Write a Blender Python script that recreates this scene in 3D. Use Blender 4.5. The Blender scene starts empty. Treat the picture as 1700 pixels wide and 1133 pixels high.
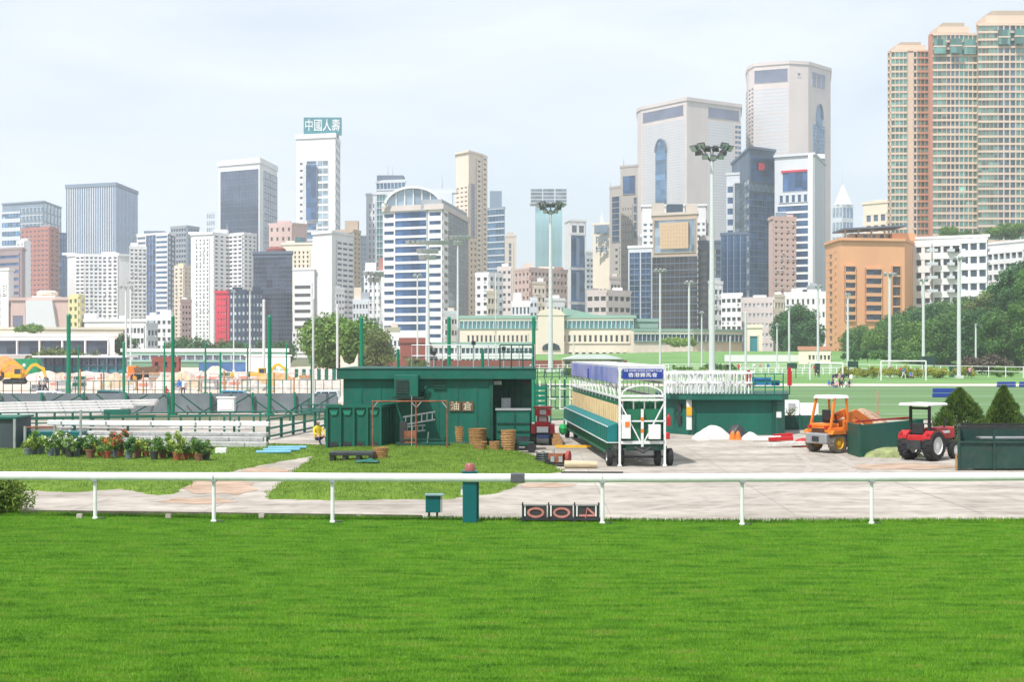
import bpy, bmesh, math, random
import numpy as np
from mathutils import Vector, Matrix
random.seed(7); RNG = np.random.default_rng(11)
sc = bpy.context.scene
C = sc.collection
# ------------------------------------------------------------------ camera
F = 2361.1; H = 4.2; HY = 580.0          # focal length in photo pixels, eye height, horizon row
cam_d = bpy.data.cameras.new('camera'); cam = bpy.data.objects.new('camera', cam_d); C.objects.link(cam)
cam.location = (0, 0, H); cam.rotation_euler = (math.radians(90), 0, 0)
cam_d.lens = 50; cam_d.sensor_width = 36; cam_d.shift_y = 13.5 / 1700
cam_d.clip_start = 0.1; cam_d.clip_end = 9000
sc.camera = cam
# ------------------------------------------------------------------ light
SUN_EL, SUN_AZ = math.radians(57), math.radians(216)      # azimuth clockwise from +Y
sun_dir = Vector((math.sin(SUN_AZ) * math.cos(SUN_EL), math.cos(SUN_AZ) * math.cos(SUN_EL), math.sin(SUN_EL)))
sd = bpy.data.lights.new('sun', 'SUN'); sd.energy = 3.9; sd.angle = math.radians(1.2); sd.color = (1.0, 0.972, 0.93)
so = bpy.data.objects.new('sun', sd); C.objects.link(so)
so.rotation_euler = (-sun_dir).to_track_quat('-Z', 'Y').to_euler(); so.location = (-30, -30, 60)
w = bpy.data.worlds.new('World'); sc.world = w; w.use_nodes = True
nt = w.node_tree; nt.nodes.clear()
def N(t, tree=None, **k):
    n = (tree or nt).nodes.new(t)
    for a, b in k.items(): setattr(n, a, b)
    return n
out = N('ShaderNodeOutputWorld'); bg = N('ShaderNodeBackground'); sky = N('ShaderNodeTexSky')
sky.sky_type = 'NISHITA'; sky.sun_disc = False; sky.sun_elevation = SUN_EL; sky.sun_rotation = SUN_AZ
sky.air_density = 1.0; sky.dust_density = 1.5; sky.ozone_density = 1.5
tc = N('ShaderNodeTexCoord'); mp = N('ShaderNodeMapping'); mp.inputs['Scale'].default_value = (1.0, 1.0, 3.2)
nz = N('ShaderNodeTexNoise'); nz.inputs['Scale'].default_value = 2.6; nz.inputs['Detail'].default_value = 7; nz.inputs['Roughness'].default_value = .52
nz.inputs['Distortion'].default_value = .35
rp = N('ShaderNodeValToRGB'); rp.color_ramp.elements[0].position = .33; rp.color_ramp.elements[1].position = .60
rp.color_ramp.elements[0].color = (.58, .58, .58, 1); rp.color_ramp.elements[1].color = (.95, .95, .95, 1)
mx = N('ShaderNodeMix', data_type='RGBA'); mx.inputs['B'].default_value = (7.2, 7.7, 8.4, 1)
L = nt.links.new
L(tc.outputs['Generated'], mp.inputs['Vector']); L(mp.outputs['Vector'], nz.inputs['Vector']); L(nz.outputs['Fac'], rp.inputs['Fac'])
L(rp.outputs['Color'], mx.inputs['Factor']); L(sky.outputs['Color'], mx.inputs['A']); L(mx.outputs['Result'], bg.inputs['Color'])
bg.inputs['Strength'].default_value = .10
L(bg.outputs['Background'], out.inputs['Surface'])
sc.view_settings.view_transform = 'Standard'; sc.view_settings.look = 'None'; sc.view_settings.gamma = 1; sc.view_settings.use_curve_mapping = False
sc.view_settings.exposure = 0.42
sc.cycles.use_denoising = True
sc.cycles.max_bounces = 8; sc.cycles.volume_bounces = 1; sc.cycles.transparent_max_bounces = 6
sc.cycles.caustics_reflective = False; sc.cycles.caustics_refractive = False

# ------------------------------------------------------------------ picture -> place
def X(px, Y): return (px - 850.0) * Y / F
def Z(py, Y): return H - (py - HY) * Y / F
def P(px, py, Y): return Vector((X(px, Y), Y, Z(py, Y)))
def GY(py, z=0.0): return (H - z) * F / (py - HY)        # depth of a ground point
def G(px, py, z=0.0):
    Y = GY(py, z); return Vector((X(px, Y), Y, z))

# ------------------------------------------------------------------ materials
def S(r, g, b, k=1.0):
    f = lambda c: ((c / 255) / 12.92 if c / 255 <= .04045 else ((c / 255 + .055) / 1.055) ** 2.4) * k
    return (f(r), f(g), f(b))
MATS = {}
def M(name, col=None, rough=.6, metal=0.0, var=.12, scale=2.0, bump=0.0, bscale=None, spec=.4, streak=None, col2=None, cell=None, dirt=0.0, detail=4):
    if name in MATS: return MATS[name]
    m = bpy.data.materials.new(name); m.use_nodes = True; t = m.node_tree; b = t.nodes['Principled BSDF']
    b.inputs['Roughness'].default_value = rough; b.inputs['Metallic'].default_value = metal
    b.inputs['Specular IOR Level'].default_value = spec
    co = N('ShaderNodeTexCoord', t); mpn = N('ShaderNodeMapping', t)
    if streak: mpn.inputs['Scale'].default_value = streak
    t.links.new(co.outputs['Object'], mpn.inputs['Vector'])
    n1 = N('ShaderNodeTexNoise', t); n1.inputs['Scale'].default_value = scale; n1.inputs['Detail'].default_value = detail; n1.inputs['Roughness'].default_value = .6
    t.links.new(mpn.outputs['Vector'], n1.inputs['Vector'])
    r = N('ShaderNodeValToRGB', t); r.color_ramp.elements[0].position = .32; r.color_ramp.elements[1].position = .68
    c = np.array(col); hi = np.clip(c * (1 + var), 0, .95); lo = c * (1 - var)
    if col2 is not None: lo = np.array(col2)
    r.color_ramp.elements[0].color = (*lo, 1); r.color_ramp.elements[1].color = (*hi, 1)
    t.links.new(n1.outputs['Fac'], r.inputs['Fac']); last = r.outputs['Color']
    if cell:   # a different tint for every pane: white noise on a snapped grid
        sn = N('ShaderNodeVectorMath', t, operation='SNAP'); sn.inputs[1].default_value = cell
        wn = N('ShaderNodeTexWhiteNoise', t); t.links.new(co.outputs['Object'], sn.inputs[0]); t.links.new(sn.outputs['Vector'], wn.inputs['Vector'])
        m2 = N('ShaderNodeMix', t, data_type='RGBA', blend_type='MULTIPLY'); m2.inputs['Factor'].default_value = 1
        rr = N('ShaderNodeValToRGB', t); rr.color_ramp.elements[0].color = (.4, .4, .4, 1); rr.color_ramp.elements[1].color = (2.9, 2.75, 2.5, 1); e_ = rr.color_ramp.elements.new(.72); e_.color = (1.25, 1.25, 1.22, 1)
        rr.color_ramp.elements[1].position = 1.0
        t.links.new(wn.outputs['Value'], rr.inputs['Fac']); t.links.new(last, m2.inputs['A']); t.links.new(rr.outputs['Color'], m2.inputs['B']); last = m2.outputs['Result']
    if dirt:
        n3 = N('ShaderNodeTexNoise', t); n3.inputs['Scale'].default_value = scale * 5; n3.inputs['Detail'].default_value = 6
        t.links.new(co.outputs['Object'], n3.inputs['Vector'])
        r3 = N('ShaderNodeValToRGB', t); r3.color_ramp.elements[0].position = .45; r3.color_ramp.elements[1].position = .7
        r3.color_ramp.elements[0].color = (0, 0, 0, 1); r3.color_ramp.elements[1].color = (dirt, dirt, dirt, 1)
        m3 = N('ShaderNodeMix', t, data_type='RGBA'); m3.inputs['B'].default_value = (.11, .085, .06, 1)
        t.links.new(n3.outputs['Fac'], r3.inputs['Fac']); t.links.new(r3.outputs['Color'], m3.inputs['Factor']); t.links.new(last, m3.inputs['A']); last = m3.outputs['Result']
    t.links.new(last, b.inputs['Base Color'])
    if bump:
        n2 = N('ShaderNodeTexNoise', t); n2.inputs['Scale'].default_value = bscale or scale * 8; n2.inputs['Detail'].default_value = 5
        t.links.new(co.outputs['Object'], n2.inputs['Vector'])
        bp = N('ShaderNodeBump', t); bp.inputs['Strength'].default_value = bump; bp.inputs['Distance'].default_value = .05
        t.links.new(n2.outputs['Fac'], bp.inputs['Height']); t.links.new(bp.outputs['Normal'], b.inputs['Normal'])
    MATS[name] = m; return m
def leafmat(name, col, col2, scale=.9, trans=.25, rough=.55):
    if name in MATS: return MATS[name]
    m = M(name, col, rough=rough, var=.35, scale=scale, col2=col2, spec=.25, detail=6)
    t = m.node_tree; b = t.nodes['Principled BSDF']; o = t.nodes['Material Output']
    tr = N('ShaderNodeBsdfTranslucent', t); ms = N('ShaderNodeMixShader', t); ms.inputs[0].default_value = trans
    src = b.inputs['Base Color'].links[0].from_socket
    t.links.new(src, tr.inputs['Color']); t.links.new(b.outputs[0], ms.inputs[1]); t.links.new(tr.outputs[0], ms.inputs[2]); t.links.new(ms.outputs[0], o.inputs['Surface'])
    return m

# ------------------------------------------------------------------ mesh builder
def mesh_np(name, v, f, mat=None):
    me = bpy.data.meshes.new(name); v = np.asarray(v, dtype=np.float32); f = np.asarray(f, dtype=np.int32)
    k = f.shape[1]
    me.vertices.add(len(v)); me.vertices.foreach_set('co', v.ravel())
    me.loops.add(f.size); me.loops.foreach_set('vertex_index', f.ravel())
    me.polygons.add(len(f)); me.polygons.foreach_set('loop_start', np.arange(0, f.size, k, dtype=np.int32)); me.polygons.foreach_set('loop_total', np.full(len(f), k, dtype=np.int32))
    me.update(calc_edges=True)
    if mat: me.materials.append(mat)
    return me
def link(name, me, parent=None, loc=(0, 0, 0), rz=0, kind=None):
    o = bpy.data.objects.new(name, me); C.objects.link(o); o.location = loc
    if rz: o.rotation_euler = (0, 0, rz)
    if parent: o.parent = parent
    if kind: o['kind'] = kind
    return o
class MB:
    def __init__(s): s.v = []; s.f = []
    def add(s, vs, fs):
        n = len(s.v); s.v.extend([tuple(p) for p in vs]); s.f.extend([tuple(i + n for i in q) for q in fs]); return s
    def box(s, x, y, z, sx, sy, sz, rz=0, taper=1.0):      # centred in x, y; z is the bottom
        vs = []
        for k, (h, t) in enumerate(((0, 1), (sz, taper))):
            for a, b in ((-1, -1), (1, -1), (1, 1), (-1, 1)):
                u, v = a * sx / 2 * t, b * sy / 2 * t
                vs.append((x + u * math.cos(rz) - v * math.sin(rz), y + u * math.sin(rz) + v * math.cos(rz), z + h))
        return s.add(vs, [(3, 2, 1, 0), (4, 5, 6, 7), (0, 1, 5, 4), (1, 2, 6, 5), (2, 3, 7, 6), (3, 0, 4, 7)])
    def bar(s, a, b, wd, ht=None):                       # square bar between two points
        ht = ht or wd; a = Vector(a); b = Vector(b); d = (b - a).normalized()
        up = Vector((0, 0, 1)) if abs(d.z) < .95 else Vector((0, 1, 0))
        r = d.cross(up).normalized() * wd / 2; u = r.cross(d).normalized() * ht / 2
        vs = [a - r - u, a + r - u, a + r + u, a - r + u, b - r - u, b + r - u, b + r + u, b - r + u]
        return s.add(vs, [(0, 1, 2, 3), (7, 6, 5, 4), (0, 4, 5, 1), (1, 5, 6, 2), (2, 6, 7, 3), (3, 7, 4, 0)])
    def tube(s, a, b, r, r2=None, n=10):
        r2 = r if r2 is None else r2; a = Vector(a); b = Vector(b); d = (b - a).normalized()
        up = Vector((0, 0, 1)) if abs(d.z) < .95 else Vector((0, 1, 0))
        e = d.cross(up).normalized(); g = e.cross(d).normalized(); vs = []
        for c, q in ((a, r), (b, r2)):
            for i in range(n):
                t = 2 * math.pi * i / n; vs.append(c + (e * math.cos(t) + g * math.sin(t)) * q)
        fs = [(i, (i + 1) % n, n + (i + 1) % n, n + i) for i in range(n)] + [tuple(range(n - 1, -1, -1)), tuple(range(n, 2 * n))]
        return s.add(vs, fs)
    def path(s, pts, r, n=8):
        for a, b in zip(pts[:-1], pts[1:]): s.tube(a, b, r, r, n)
        return s
    def lathe(s, prof, o=(0, 0, 0), axis='z', n=20, caps=True):     # profile of (radius, height)
        vs = []
        for r, h in prof:
            for i in range(n):
                t = 2 * math.pi * i / n; p = (r * math.cos(t), r * math.sin(t), h)
                if axis == 'y': p = (p[0], p[2], p[1])
                if axis == 'x': p = (p[2], p[0], p[1])
                vs.append((p[0] + o[0], p[1] + o[1], p[2] + o[2]))
        fs = []
        for k in range(len(prof) - 1):
            for i in range(n): fs.append((k * n + i, k * n + (i + 1) % n, (k + 1) * n + (i + 1) % n, (k + 1) * n + i))
        if caps: fs.append(tuple(range(n - 1, -1, -1))); fs.append(tuple(range((len(prof) - 1) * n, len(prof) * n)))
        return s.add(vs, fs)
    def prism(s, poly, z0, z1, top=1.0):
        n = len(poly); cx = sum(p[0] for p in poly) / n; cy = sum(p[1] for p in poly) / n
        vs = [(p[0], p[1], z0) for p in poly] + [(cx + (p[0] - cx) * top, cy + (p[1] - cy) * top, z1) for p in poly]
        return s.add(vs, [tuple(range(n - 1, -1, -1)), tuple(range(n, 2 * n))] + [(i, (i + 1) % n, n + (i + 1) % n, n + i) for i in range(n)])
    def extr(s, poly, d0, d1, axis='y'):                 # outline in a vertical plane, given thickness
        n = len(poly); mk = (lambda p, d: (p[0], d, p[1])) if axis == 'y' else (lambda p, d: (d, p[0], p[1]))
        vs = [mk(p, d0) for p in poly] + [mk(p, d1) for p in poly]
        return s.add(vs, [tuple(range(n - 1, -1, -1)), tuple(range(n, 2 * n))] + [(i, (i + 1) % n, n + (i + 1) % n, n + i) for i in range(n)])
    def quad(s, a, b, c, d): return s.add([a, b, c, d], [(0, 1, 2, 3)])
    def mesh(s, name, mat, smooth=False, fix=True):
        me = bpy.data.meshes.new(name); me.from_pydata(s.v, [], s.f)
        if fix and s.f:
            bm = bmesh.new(); bm.from_mesh(me); bmesh.ops.recalc_face_normals(bm, faces=bm.faces); bm.to_mesh(me); bm.free()
        if mat: me.materials.append(mat)
        if smooth:
            me.polygons.foreach_set('use_smooth', [True] * len(me.polygons))
            try: me.set_sharp_from_angle(angle=math.radians(40))
            except Exception: pass
        me.update(); return me
    def build(s, name, mat, parent=None, loc=(0, 0, 0), rz=0, smooth=False, kind=None, bevel=0):
        o = link(name, s.mesh(name, mat, smooth), parent, loc, rz, kind)
        if bevel:
            b = o.modifiers.new('b', 'BEVEL'); b.width = bevel; b.segments = 2; b.limit_method = 'ANGLE'
        return o
def tag(o, label, cat, group=None):
    o['label'] = label; o['category'] = cat
    if group: o['group'] = group
    return o
def thing(name, label, cat, loc=(0, 0, 0), rz=0, group=None):
    o = bpy.data.objects.new(name, None); C.objects.link(o); o.empty_display_size = .2
    o.location = loc; o.rotation_euler = (0, 0, rz); return tag(o, label, cat, group)
def dup(root, loc, rz=None, label=None, scale=None):
    def cp(o, par):
        c = o.copy(); C.objects.link(c); c.parent = par
        for k in KIDS.get(o.name, [k for k in o.children]): cp(k, c)
        return c
    r = cp(root, None); r.location = loc
    if rz is not None: r.rotation_euler = (0, 0, rz)
    if scale is not None: r.scale = (scale,) * 3 if not hasattr(scale, '__len__') else scale
    if label: r['label'] = label
    return r
KIDS = {}
def text_mesh(name, body, size, mat, extrude=.01):
    cu = bpy.data.curves.new(name, 'FONT'); cu.body = body; cu.size = size; cu.extrude = extrude; cu.align_x = 'CENTER'; cu.align_y = 'CENTER'
    cu.resolution_u = 3
    o = bpy.data.objects.new(name, cu); C.objects.link(o)
    dg = bpy.context.evaluated_depsgraph_get(); me = bpy.data.meshes.new_from_object(o.evaluated_get(dg))
    bpy.data.objects.remove(o); bpy.data.curves.remove(cu); me.materials.clear(); me.materials.append(mat); return me
def text(body, size, mat, parent, loc, name='lettering', rot=(math.pi / 2, 0, 0), sx=1.0, extrude=.01):
    o = link(name, text_mesh(name, body, size, mat, extrude), parent, loc); o.rotation_euler = rot; o.scale = (sx, 1, 1); return o
# ================================================================== the setting
mat_ground = M('ground_earth', (.10, .13, .06), rough=.9, var=.35, scale=.05, col2=(.16, .14, .10), spec=.1)
mat_turf = M('turf', (.085, .20, .013), rough=.85, scale=.8, col2=(.042, .13, .008), spec=.12, streak=(.4, 1.8, 1), bump=.4, bscale=25, detail=8)
mat_lawn = M('lawn', (.15, .23, .035), rough=.9, scale=1.3, col2=(.085, .16, .02), spec=.1, bump=.6, bscale=18, detail=8)
mat_conc = M('concrete_yard', S(182, 174, 164), rough=.85, scale=.35, col2=S(148, 139, 129), spec=.25, streak=(.6, 1.3, 1), bump=.2, bscale=30, detail=10, dirt=.38)
mat_pitch = M('pitch_turf', S(112, 142, 96, .8), rough=.9, scale=.08, col2=S(98, 128, 84, .8), spec=.1, streak=(.2, 2, 1))
mat_field = M('far_grass', S(128, 164, 100, .78), rough=.9, scale=.05, col2=S(104, 146, 84, .78), spec=.1)
mat_sand = M('construction_ground', S(226, 208, 196, .85), rough=.95, scale=.12, col2=S(205, 180, 160, .8), spec=.1, streak=(.4, 1.5, 1), detail=8)
mat_path = M('pale_path', S(205, 196, 184, .85), rough=.9, scale=.2, spec=.2)
def sheet(name, poly, z, mat, kind='structure', sub=0):
    m = MB(); m.add([(p[0], p[1], z) for p in poly], [tuple(range(len(poly)))])
    me = m.mesh(name, mat)
    if me.polygons[0].normal.z < 0: me.flip_normals()
    return link(name, me, kind=kind)
sheet('ground', [(-1500, -90), (1500, -90), (1500, 2700), (-1500, 2700)], -.06, mat_ground)
EDGE = [(-500, 846), (0, 852), (158, 858), (500, 861), (700, 863), (1000, 866), (1250, 868), (1700, 866), (2200, 864)]
edge = [G(*p) for p in EDGE]
sheet('racetrack_turf', [(-60, -60), (60, -60)] + [(p.x, p.y) for p in reversed(edge)], 0, mat_turf)
sheet('concrete_yard', [(p.x, p.y - .12) for p in edge] + [(40, 84), (-45, 84)], -.012, mat_conc)
sheet('sports_pitch', [(-6, 86), (170, 86), (170, 161), (-6, 161)], -.02, mat_pitch)
sheet('pale_path', [(4, 161.5), (220, 161.5), (220, 173), (4, 173)], -.015, mat_path)
sheet('far_grass_field', [(-40, 173.5), (260, 173.5), (260, 310), (-40, 310)], -.035, mat_field)
sheet('construction_ground', [(-110, 92), (-7, 92), (-4, 172), (-30, 345), (-200, 345)], -.025, mat_sand)
# pitch lines
mat_line = M('worn_white_line', S(190, 200, 185), rough=.9, var=.2, scale=2)
for i, (y, x0, x1) in enumerate(((92.5, 20, 120), (108, 18, 130), (128, 16, 140), (150, 14, 150))):
    sheet('pitch_line', [(x0, y), (x1, y), (x1, y + .35), (x0, y + .35)], -.012, mat_line)
# grass bank that closes the far end of the field, and the hillside at the side
def terrain(name, x0, x1, y0, y1, nx, ny, fn, mat):
    xs = np.linspace(x0, x1, nx); ys = np.linspace(y0, y1, ny); gx, gy = np.meshgrid(xs, ys)
    gz = fn(gx, gy); v = np.stack([gx.ravel(), gy.ravel(), gz.ravel()], 1)
    i = np.arange(nx * ny).reshape(ny, nx); f = np.stack([i[:-1, :-1].ravel(), i[:-1, 1:].ravel(), i[1:, 1:].ravel(), i[1:, :-1].ravel()], 1)
    me = mesh_np(name, v, f, mat); me.polygons.foreach_set('use_smooth', [True] * len(me.polygons)); return link(name, me, kind='structure')
sm = lambda t: np.clip(t, 0, 1) ** 2 * (3 - 2 * np.clip(t, 0, 1))
terrain('grass_bank', -30, 160, 296, 440, 60, 30, lambda x, y: -.16 + 3.7 * sm((y - 300) / 90) * (0.75 + .25 * sm((x - 10) / 60)), mat_field)
mat_hill = M('hillside', (.06, .10, .035), rough=.95, scale=.06, col2=(.09, .085, .05), spec=.05, bump=.5, bscale=.6)
def hill_h(x, y): return -.2 + sm((x / np.maximum(y, 1) * F - 480) / 280) * np.clip((y - 400) * .27, 0, 60)
terrain('hillside', 90, 420, 318, 700, 60, 60, hill_h, mat_hill)

# ---- grass blades of the track (nobody could count them)
def in_poly(x, y, poly):
    ins = np.zeros(x.shape, bool); n = len(poly)
    for i in range(n):
        x1, y1 = poly[i]; x2, y2 = poly[(i + 1) % n]
        c = ((y1 > y) != (y2 > y)); xi = (x2 - x1) * (y - y1) / ((y2 - y1) if y2 != y1 else 1e-9) + x1
        ins ^= c & (x < xi)
    return ins
def blades(name, x, y, z, hmin, hmax, wd, mat, label, lean=.6):
    n = len(x); a = RNG.uniform(0, 2 * np.pi, n); h = RNG.uniform(hmin, hmax, n); l = RNG.uniform(.1, lean, n) * h; b = RNG.uniform(0, 2 * np.pi, n)
    dx, dy = np.cos(a) * wd / 2, np.sin(a) * wd / 2
    v = np.empty((n, 3, 3)); v[:, 0] = np.stack([x - dx, y - dy, z], 1); v[:, 1] = np.stack([x + dx, y + dy, z], 1)
    v[:, 2] = np.stack([x + np.cos(b) * l, y + np.sin(b) * l, z + h], 1)
    o = link(name, mesh_np(name, v.reshape(-1, 3), np.arange(3 * n).reshape(-1, 3), mat), kind='stuff'); return tag(o, label, 'grass')
mat_blade = leafmat('grass_blade', (.135, .290, .018), (.060, .182, .011), scale=2.6, trans=.35)
bt = mat_blade.node_tree                       # long mowing bands and yellower patches
for nn in bt.nodes:
    if nn.type == 'MAPPING': nn.inputs['Scale'].default_value = (.40, 1.4, 1)
    if nn.type == 'VALTORGB':
        e = nn.color_ramp.elements.new(.68); e.color = (.27, .32, .055, 1); nn.color_ramp.elements[0].position = .34; nn.color_ramp.elements[1].position = .55
n = 1050000
yy = 16.0 + 20.5 * RNG.random(n) ** 1.15; xx = (RNG.random(n) * 2 - 1) * (.40 * yy + 3.2)
eY = np.interp(xx, [p.x for p in edge], [p.y for p in edge]) + .05 * np.sin(xx * 9) + .04 * np.sin(xx * 23)
k = yy < eY
clump = .5 + .5 * np.sin(xx * 3.1 + np.sin(yy * 2.3) * 2) * np.sin(yy * 4.7 + np.sin(xx * 1.7) * 2)
blades('grass', xx[k], yy[k], np.zeros(k.sum()), .018, .055, .011, mat_blade, 'bright green mown turf of the racetrack in front of the white rail')
# fringe of taller blades along the edge
n = 16000
xx = RNG.uniform(-18, 18, n); yy = np.interp(xx, [p.x for p in edge], [p.y for p in edge]) + RNG.normal(0, .07, n)
blades('grass_fringe', xx, yy, np.zeros(n), .05, .13, .02, mat_blade, 'ragged fringe of taller grass along the edge of the concrete road')

# ---- grass mounds on the yard
MA = [(-260, 748), (300, 746), (450, 741), (545, 741), (522, 757), (455, 768), (390, 782), (330, 797), (285, 820), (255, 822), (200, 812), (130, 817), (55, 815), (-260, 811)]
MBP = [(545, 741), (700, 735), (840, 745), (905, 765), (930, 783), (880, 795), (830, 818), (735, 829), (560, 831), (440, 829), (470, 802), (500, 777), (522, 758)]
MOUNDS = []
def dist_poly(x, y, poly):
    d = np.full(x.shape, 1e9); n = len(poly)
    for i in range(n):
        ax, ay = poly[i]; bx, by = poly[(i + 1) % n]; t = np.clip(((x - ax) * (bx - ax) + (y - ay) * (by - ay)) / ((bx - ax) ** 2 + (by - ay) ** 2), 0, 1)
        d = np.minimum(d, np.hypot(x - ax - t * (bx - ax), y - ay - t * (by - ay)))
    return d
def mound_z(x, y):
    x = np.atleast_1d(np.asarray(x, float)); y = np.atleast_1d(np.asarray(y, float)); z = np.full(x.shape, -.08)
    for poly in MOUNDS:
        d = dist_poly(x, y, poly) * np.where(in_poly(x, y, poly), 1, -1) + .10 * np.sin(x * 2.1 + y) * np.sin(y * 1.7) + .06 * np.sin(x * 7.3) * np.sin(y * 5.1)
        z = np.maximum(z, np.where(d > 0, .03 + .15 * (1 - np.exp(-d / .8)) + .02 * np.sin(x * 1.3) * np.sin(y * 1.1), -.08))
    return z
mat_lawnblade = leafmat('lawn_blade', (.19, .28, .04), (.09, .18, .022), scale=1.6, trans=.3)
for nn in mat_lawnblade.node_tree.nodes:
    if nn.type == 'VALTORGB':
        e = nn.color_ramp.elements.new(.8); e.color = (.30, .29, .09, 1)
for nm, pl, ct, lab in (('grass_mound', MA, 60000, 'short green grass on the low bank in front of the potted plants'), ('grass_mound', MBP, 60000, 'short green grass on the low bank in front of the green shed')):
    poly = [(G(*p).x, G(*p).y) for p in pl]; MOUNDS.append(poly)
    xs = [p[0] for p in poly]; ys = [p[1] for p in poly]; x0, x1, y0, y1 = min(xs) - .4, max(xs) + .4, min(ys) - .4, max(ys) + .4
    nx, ny = int((x1 - x0) / .13), int((y1 - y0) / .16)
    gx, gy = np.meshgrid(np.linspace(x0, x1, nx), np.linspace(y0, y1, ny)); keep = MOUNDS[:]; MOUNDS[:] = [poly]; gz = mound_z(gx.ravel(), gy.ravel()).reshape(gx.shape); MOUNDS[:] = keep
    v = np.stack([gx.ravel(), gy.ravel(), gz.ravel()], 1); i = np.arange(nx * ny).reshape(ny, nx)
    f = np.stack([i[:-1, :-1].ravel(), i[:-1, 1:].ravel(), i[1:, 1:].ravel(), i[1:, :-1].ravel()], 1)
    f = f[(gz.ravel()[f] > -.05).any(1)]
    me = mesh_np(nm, v, f, mat_lawn); me.polygons.foreach_set('use_smooth', [True] * len(me.polygons)); link(nm, me, kind='structure')
    bx = RNG.uniform(max(x0, -25), x1, ct * 2); by = RNG.uniform(y0, y1, ct * 2); MOUNDS[:] = [poly]; bz = mound_z(bx, by); MOUNDS[:] = keep
    kk = np.where(bz > 0)[0][:ct]
    blades('bank_grass', bx[kk] + RNG.normal(0, .09, len(kk)), by[kk] + RNG.normal(0, .09, len(kk)), bz[kk] - .02, .03, .09, .03, mat_lawnblade, lab)
# low timber kerb along the track edge with white stubs
mat_wood_old = M('weathered_timber', (.10, .085, .065), rough=.95, var=.4, scale=6)
mat_white = M('white_paint', (.80, .80, .78), rough=.45, var=.05, scale=3, dirt=.10)
mat_whitep = M('white_plastic', (.82, .82, .80), rough=.35, var=.04, scale=1.2, dirt=.06)
ke = thing('track_edging', 'low dark timber edging with white stubs along the grass', 'edging', (edge[1].x, edge[1].y, 0))
m = MB(); a, b = G(30, 855) - edge[1], G(700, 864) - edge[1]
m.bar(a + Vector((0, .18, .04)), b + Vector((0, .18, .04)), .06, .12); m.build('timber_edging', mat_wood_old, ke)
for px in (130, 278, 433, 595):
    q = G(px, 862) - edge[1]; MB().box(q.x, q.y + .10, 0, .13, .10, .11).build('stub', mat_conc, ke)

# expansion joints and tyre marks of the yard
m_joint = M('joint_filler', (.26, .24, .22), rough=.95, var=.2)
m_scuff = M('tyre_scuff', S(168, 159, 151), rough=.9, var=.12, scale=3)
def strip(name, pts, wd, z, mat):
    v = []; f = []
    for i, p in enumerate(pts):
        d = (Vector(pts[min(i + 1, len(pts) - 1)]) - Vector(pts[max(i - 1, 0)])).normalized(); n_ = Vector((-d.y, d.x)) * wd / 2
        v += [(p[0] + n_.x, p[1] + n_.y, z), (p[0] - n_.x, p[1] - n_.y, z)]
        if i: f.append((2 * i - 2, 2 * i - 1, 2 * i + 1, 2 * i))
    me = bpy.data.meshes.new(name); me.from_pydata(v, [], f); me.materials.append(mat); me.update()
    if me.polygons[0].normal.z < 0: me.flip_normals()
    return link(name, me, kind='structure')
for y in (38.6, 43.5, 48.5, 53.5): strip('yard_joint', [(1.5 + .2 * (y - 38), y), (30, y + .25)], .02, -.008, m_joint)
for x in (2.5, 7.2, 12, 17): strip('yard_joint', [(x, 36.2), (x + .3, 62)], .02, -.006, m_joint)
for x in (-15, -11.5, -8): strip('yard_joint', [(x, 36.3), (x + .2, 40)], .02, -.006, m_joint)
strip('yard_joint', [(-18, 38.2), (1.5, 38.4)], .02, -.004, m_joint)
for k, (x0, y0, x1, y1, c) in enumerate(((3.2, 37, 11.5, 57, 2.0), (4.7, 37, 13.0, 57, 2.0), (2.0, 41, 22, 45.5, -1.2), (2.2, 42.3, 22, 47, -1.2), (-17, 37.2, 18, 37.0, .25), (-17, 38.9, 18, 38.6, .3), (9, 47, 14.5, 58, 1.4), (10.4, 47, 15.9, 58, 1.4))):
    ts = np.linspace(0, 1, 24); strip('tyre_mark', [(x0 + (x1 - x0) * t_ + c * math.sin(t_ * math.pi), y0 + (y1 - y0) * t_ - .2 * c * math.sin(t_ * math.pi)) for t_ in ts], .26, -.0105 + k * .0003, m_scuff)

m_earth = M('worn_earth', S(176, 154, 136), rough=.95, var=.15, scale=1.2, col2=S(150, 124, 104), bump=.3, bscale=20)
def blob(cx, cy, rx, ry, n_, seed):
    r_ = random.Random(seed); ph = [r_.uniform(0, 6.28) for _ in range(4)]
    return [G(cx + rx * math.cos(a) * (1 + .12 * math.sin(3 * a + ph[0]) + .08 * math.sin(7 * a + ph[1])), cy + ry * math.sin(a) * (1 + .12 * math.sin(5 * a + ph[2]) + .07 * math.sin(11 * a + ph[3]))) for a in np.linspace(0, 2 * math.pi, n_)[:-1]]
for k, (cx, cy, rx, ry) in enumerate(((365, 808, 62, 13), (440, 783, 40, 7), (330, 832, 60, 5), (905, 806, 45, 4), (1500, 775, 90, 5))): sheet('worn_earth', [(p.x, p.y) for p in blob(cx, cy, rx, ry, 60, k)], -.003 + k * .0002, m_earth)
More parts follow.
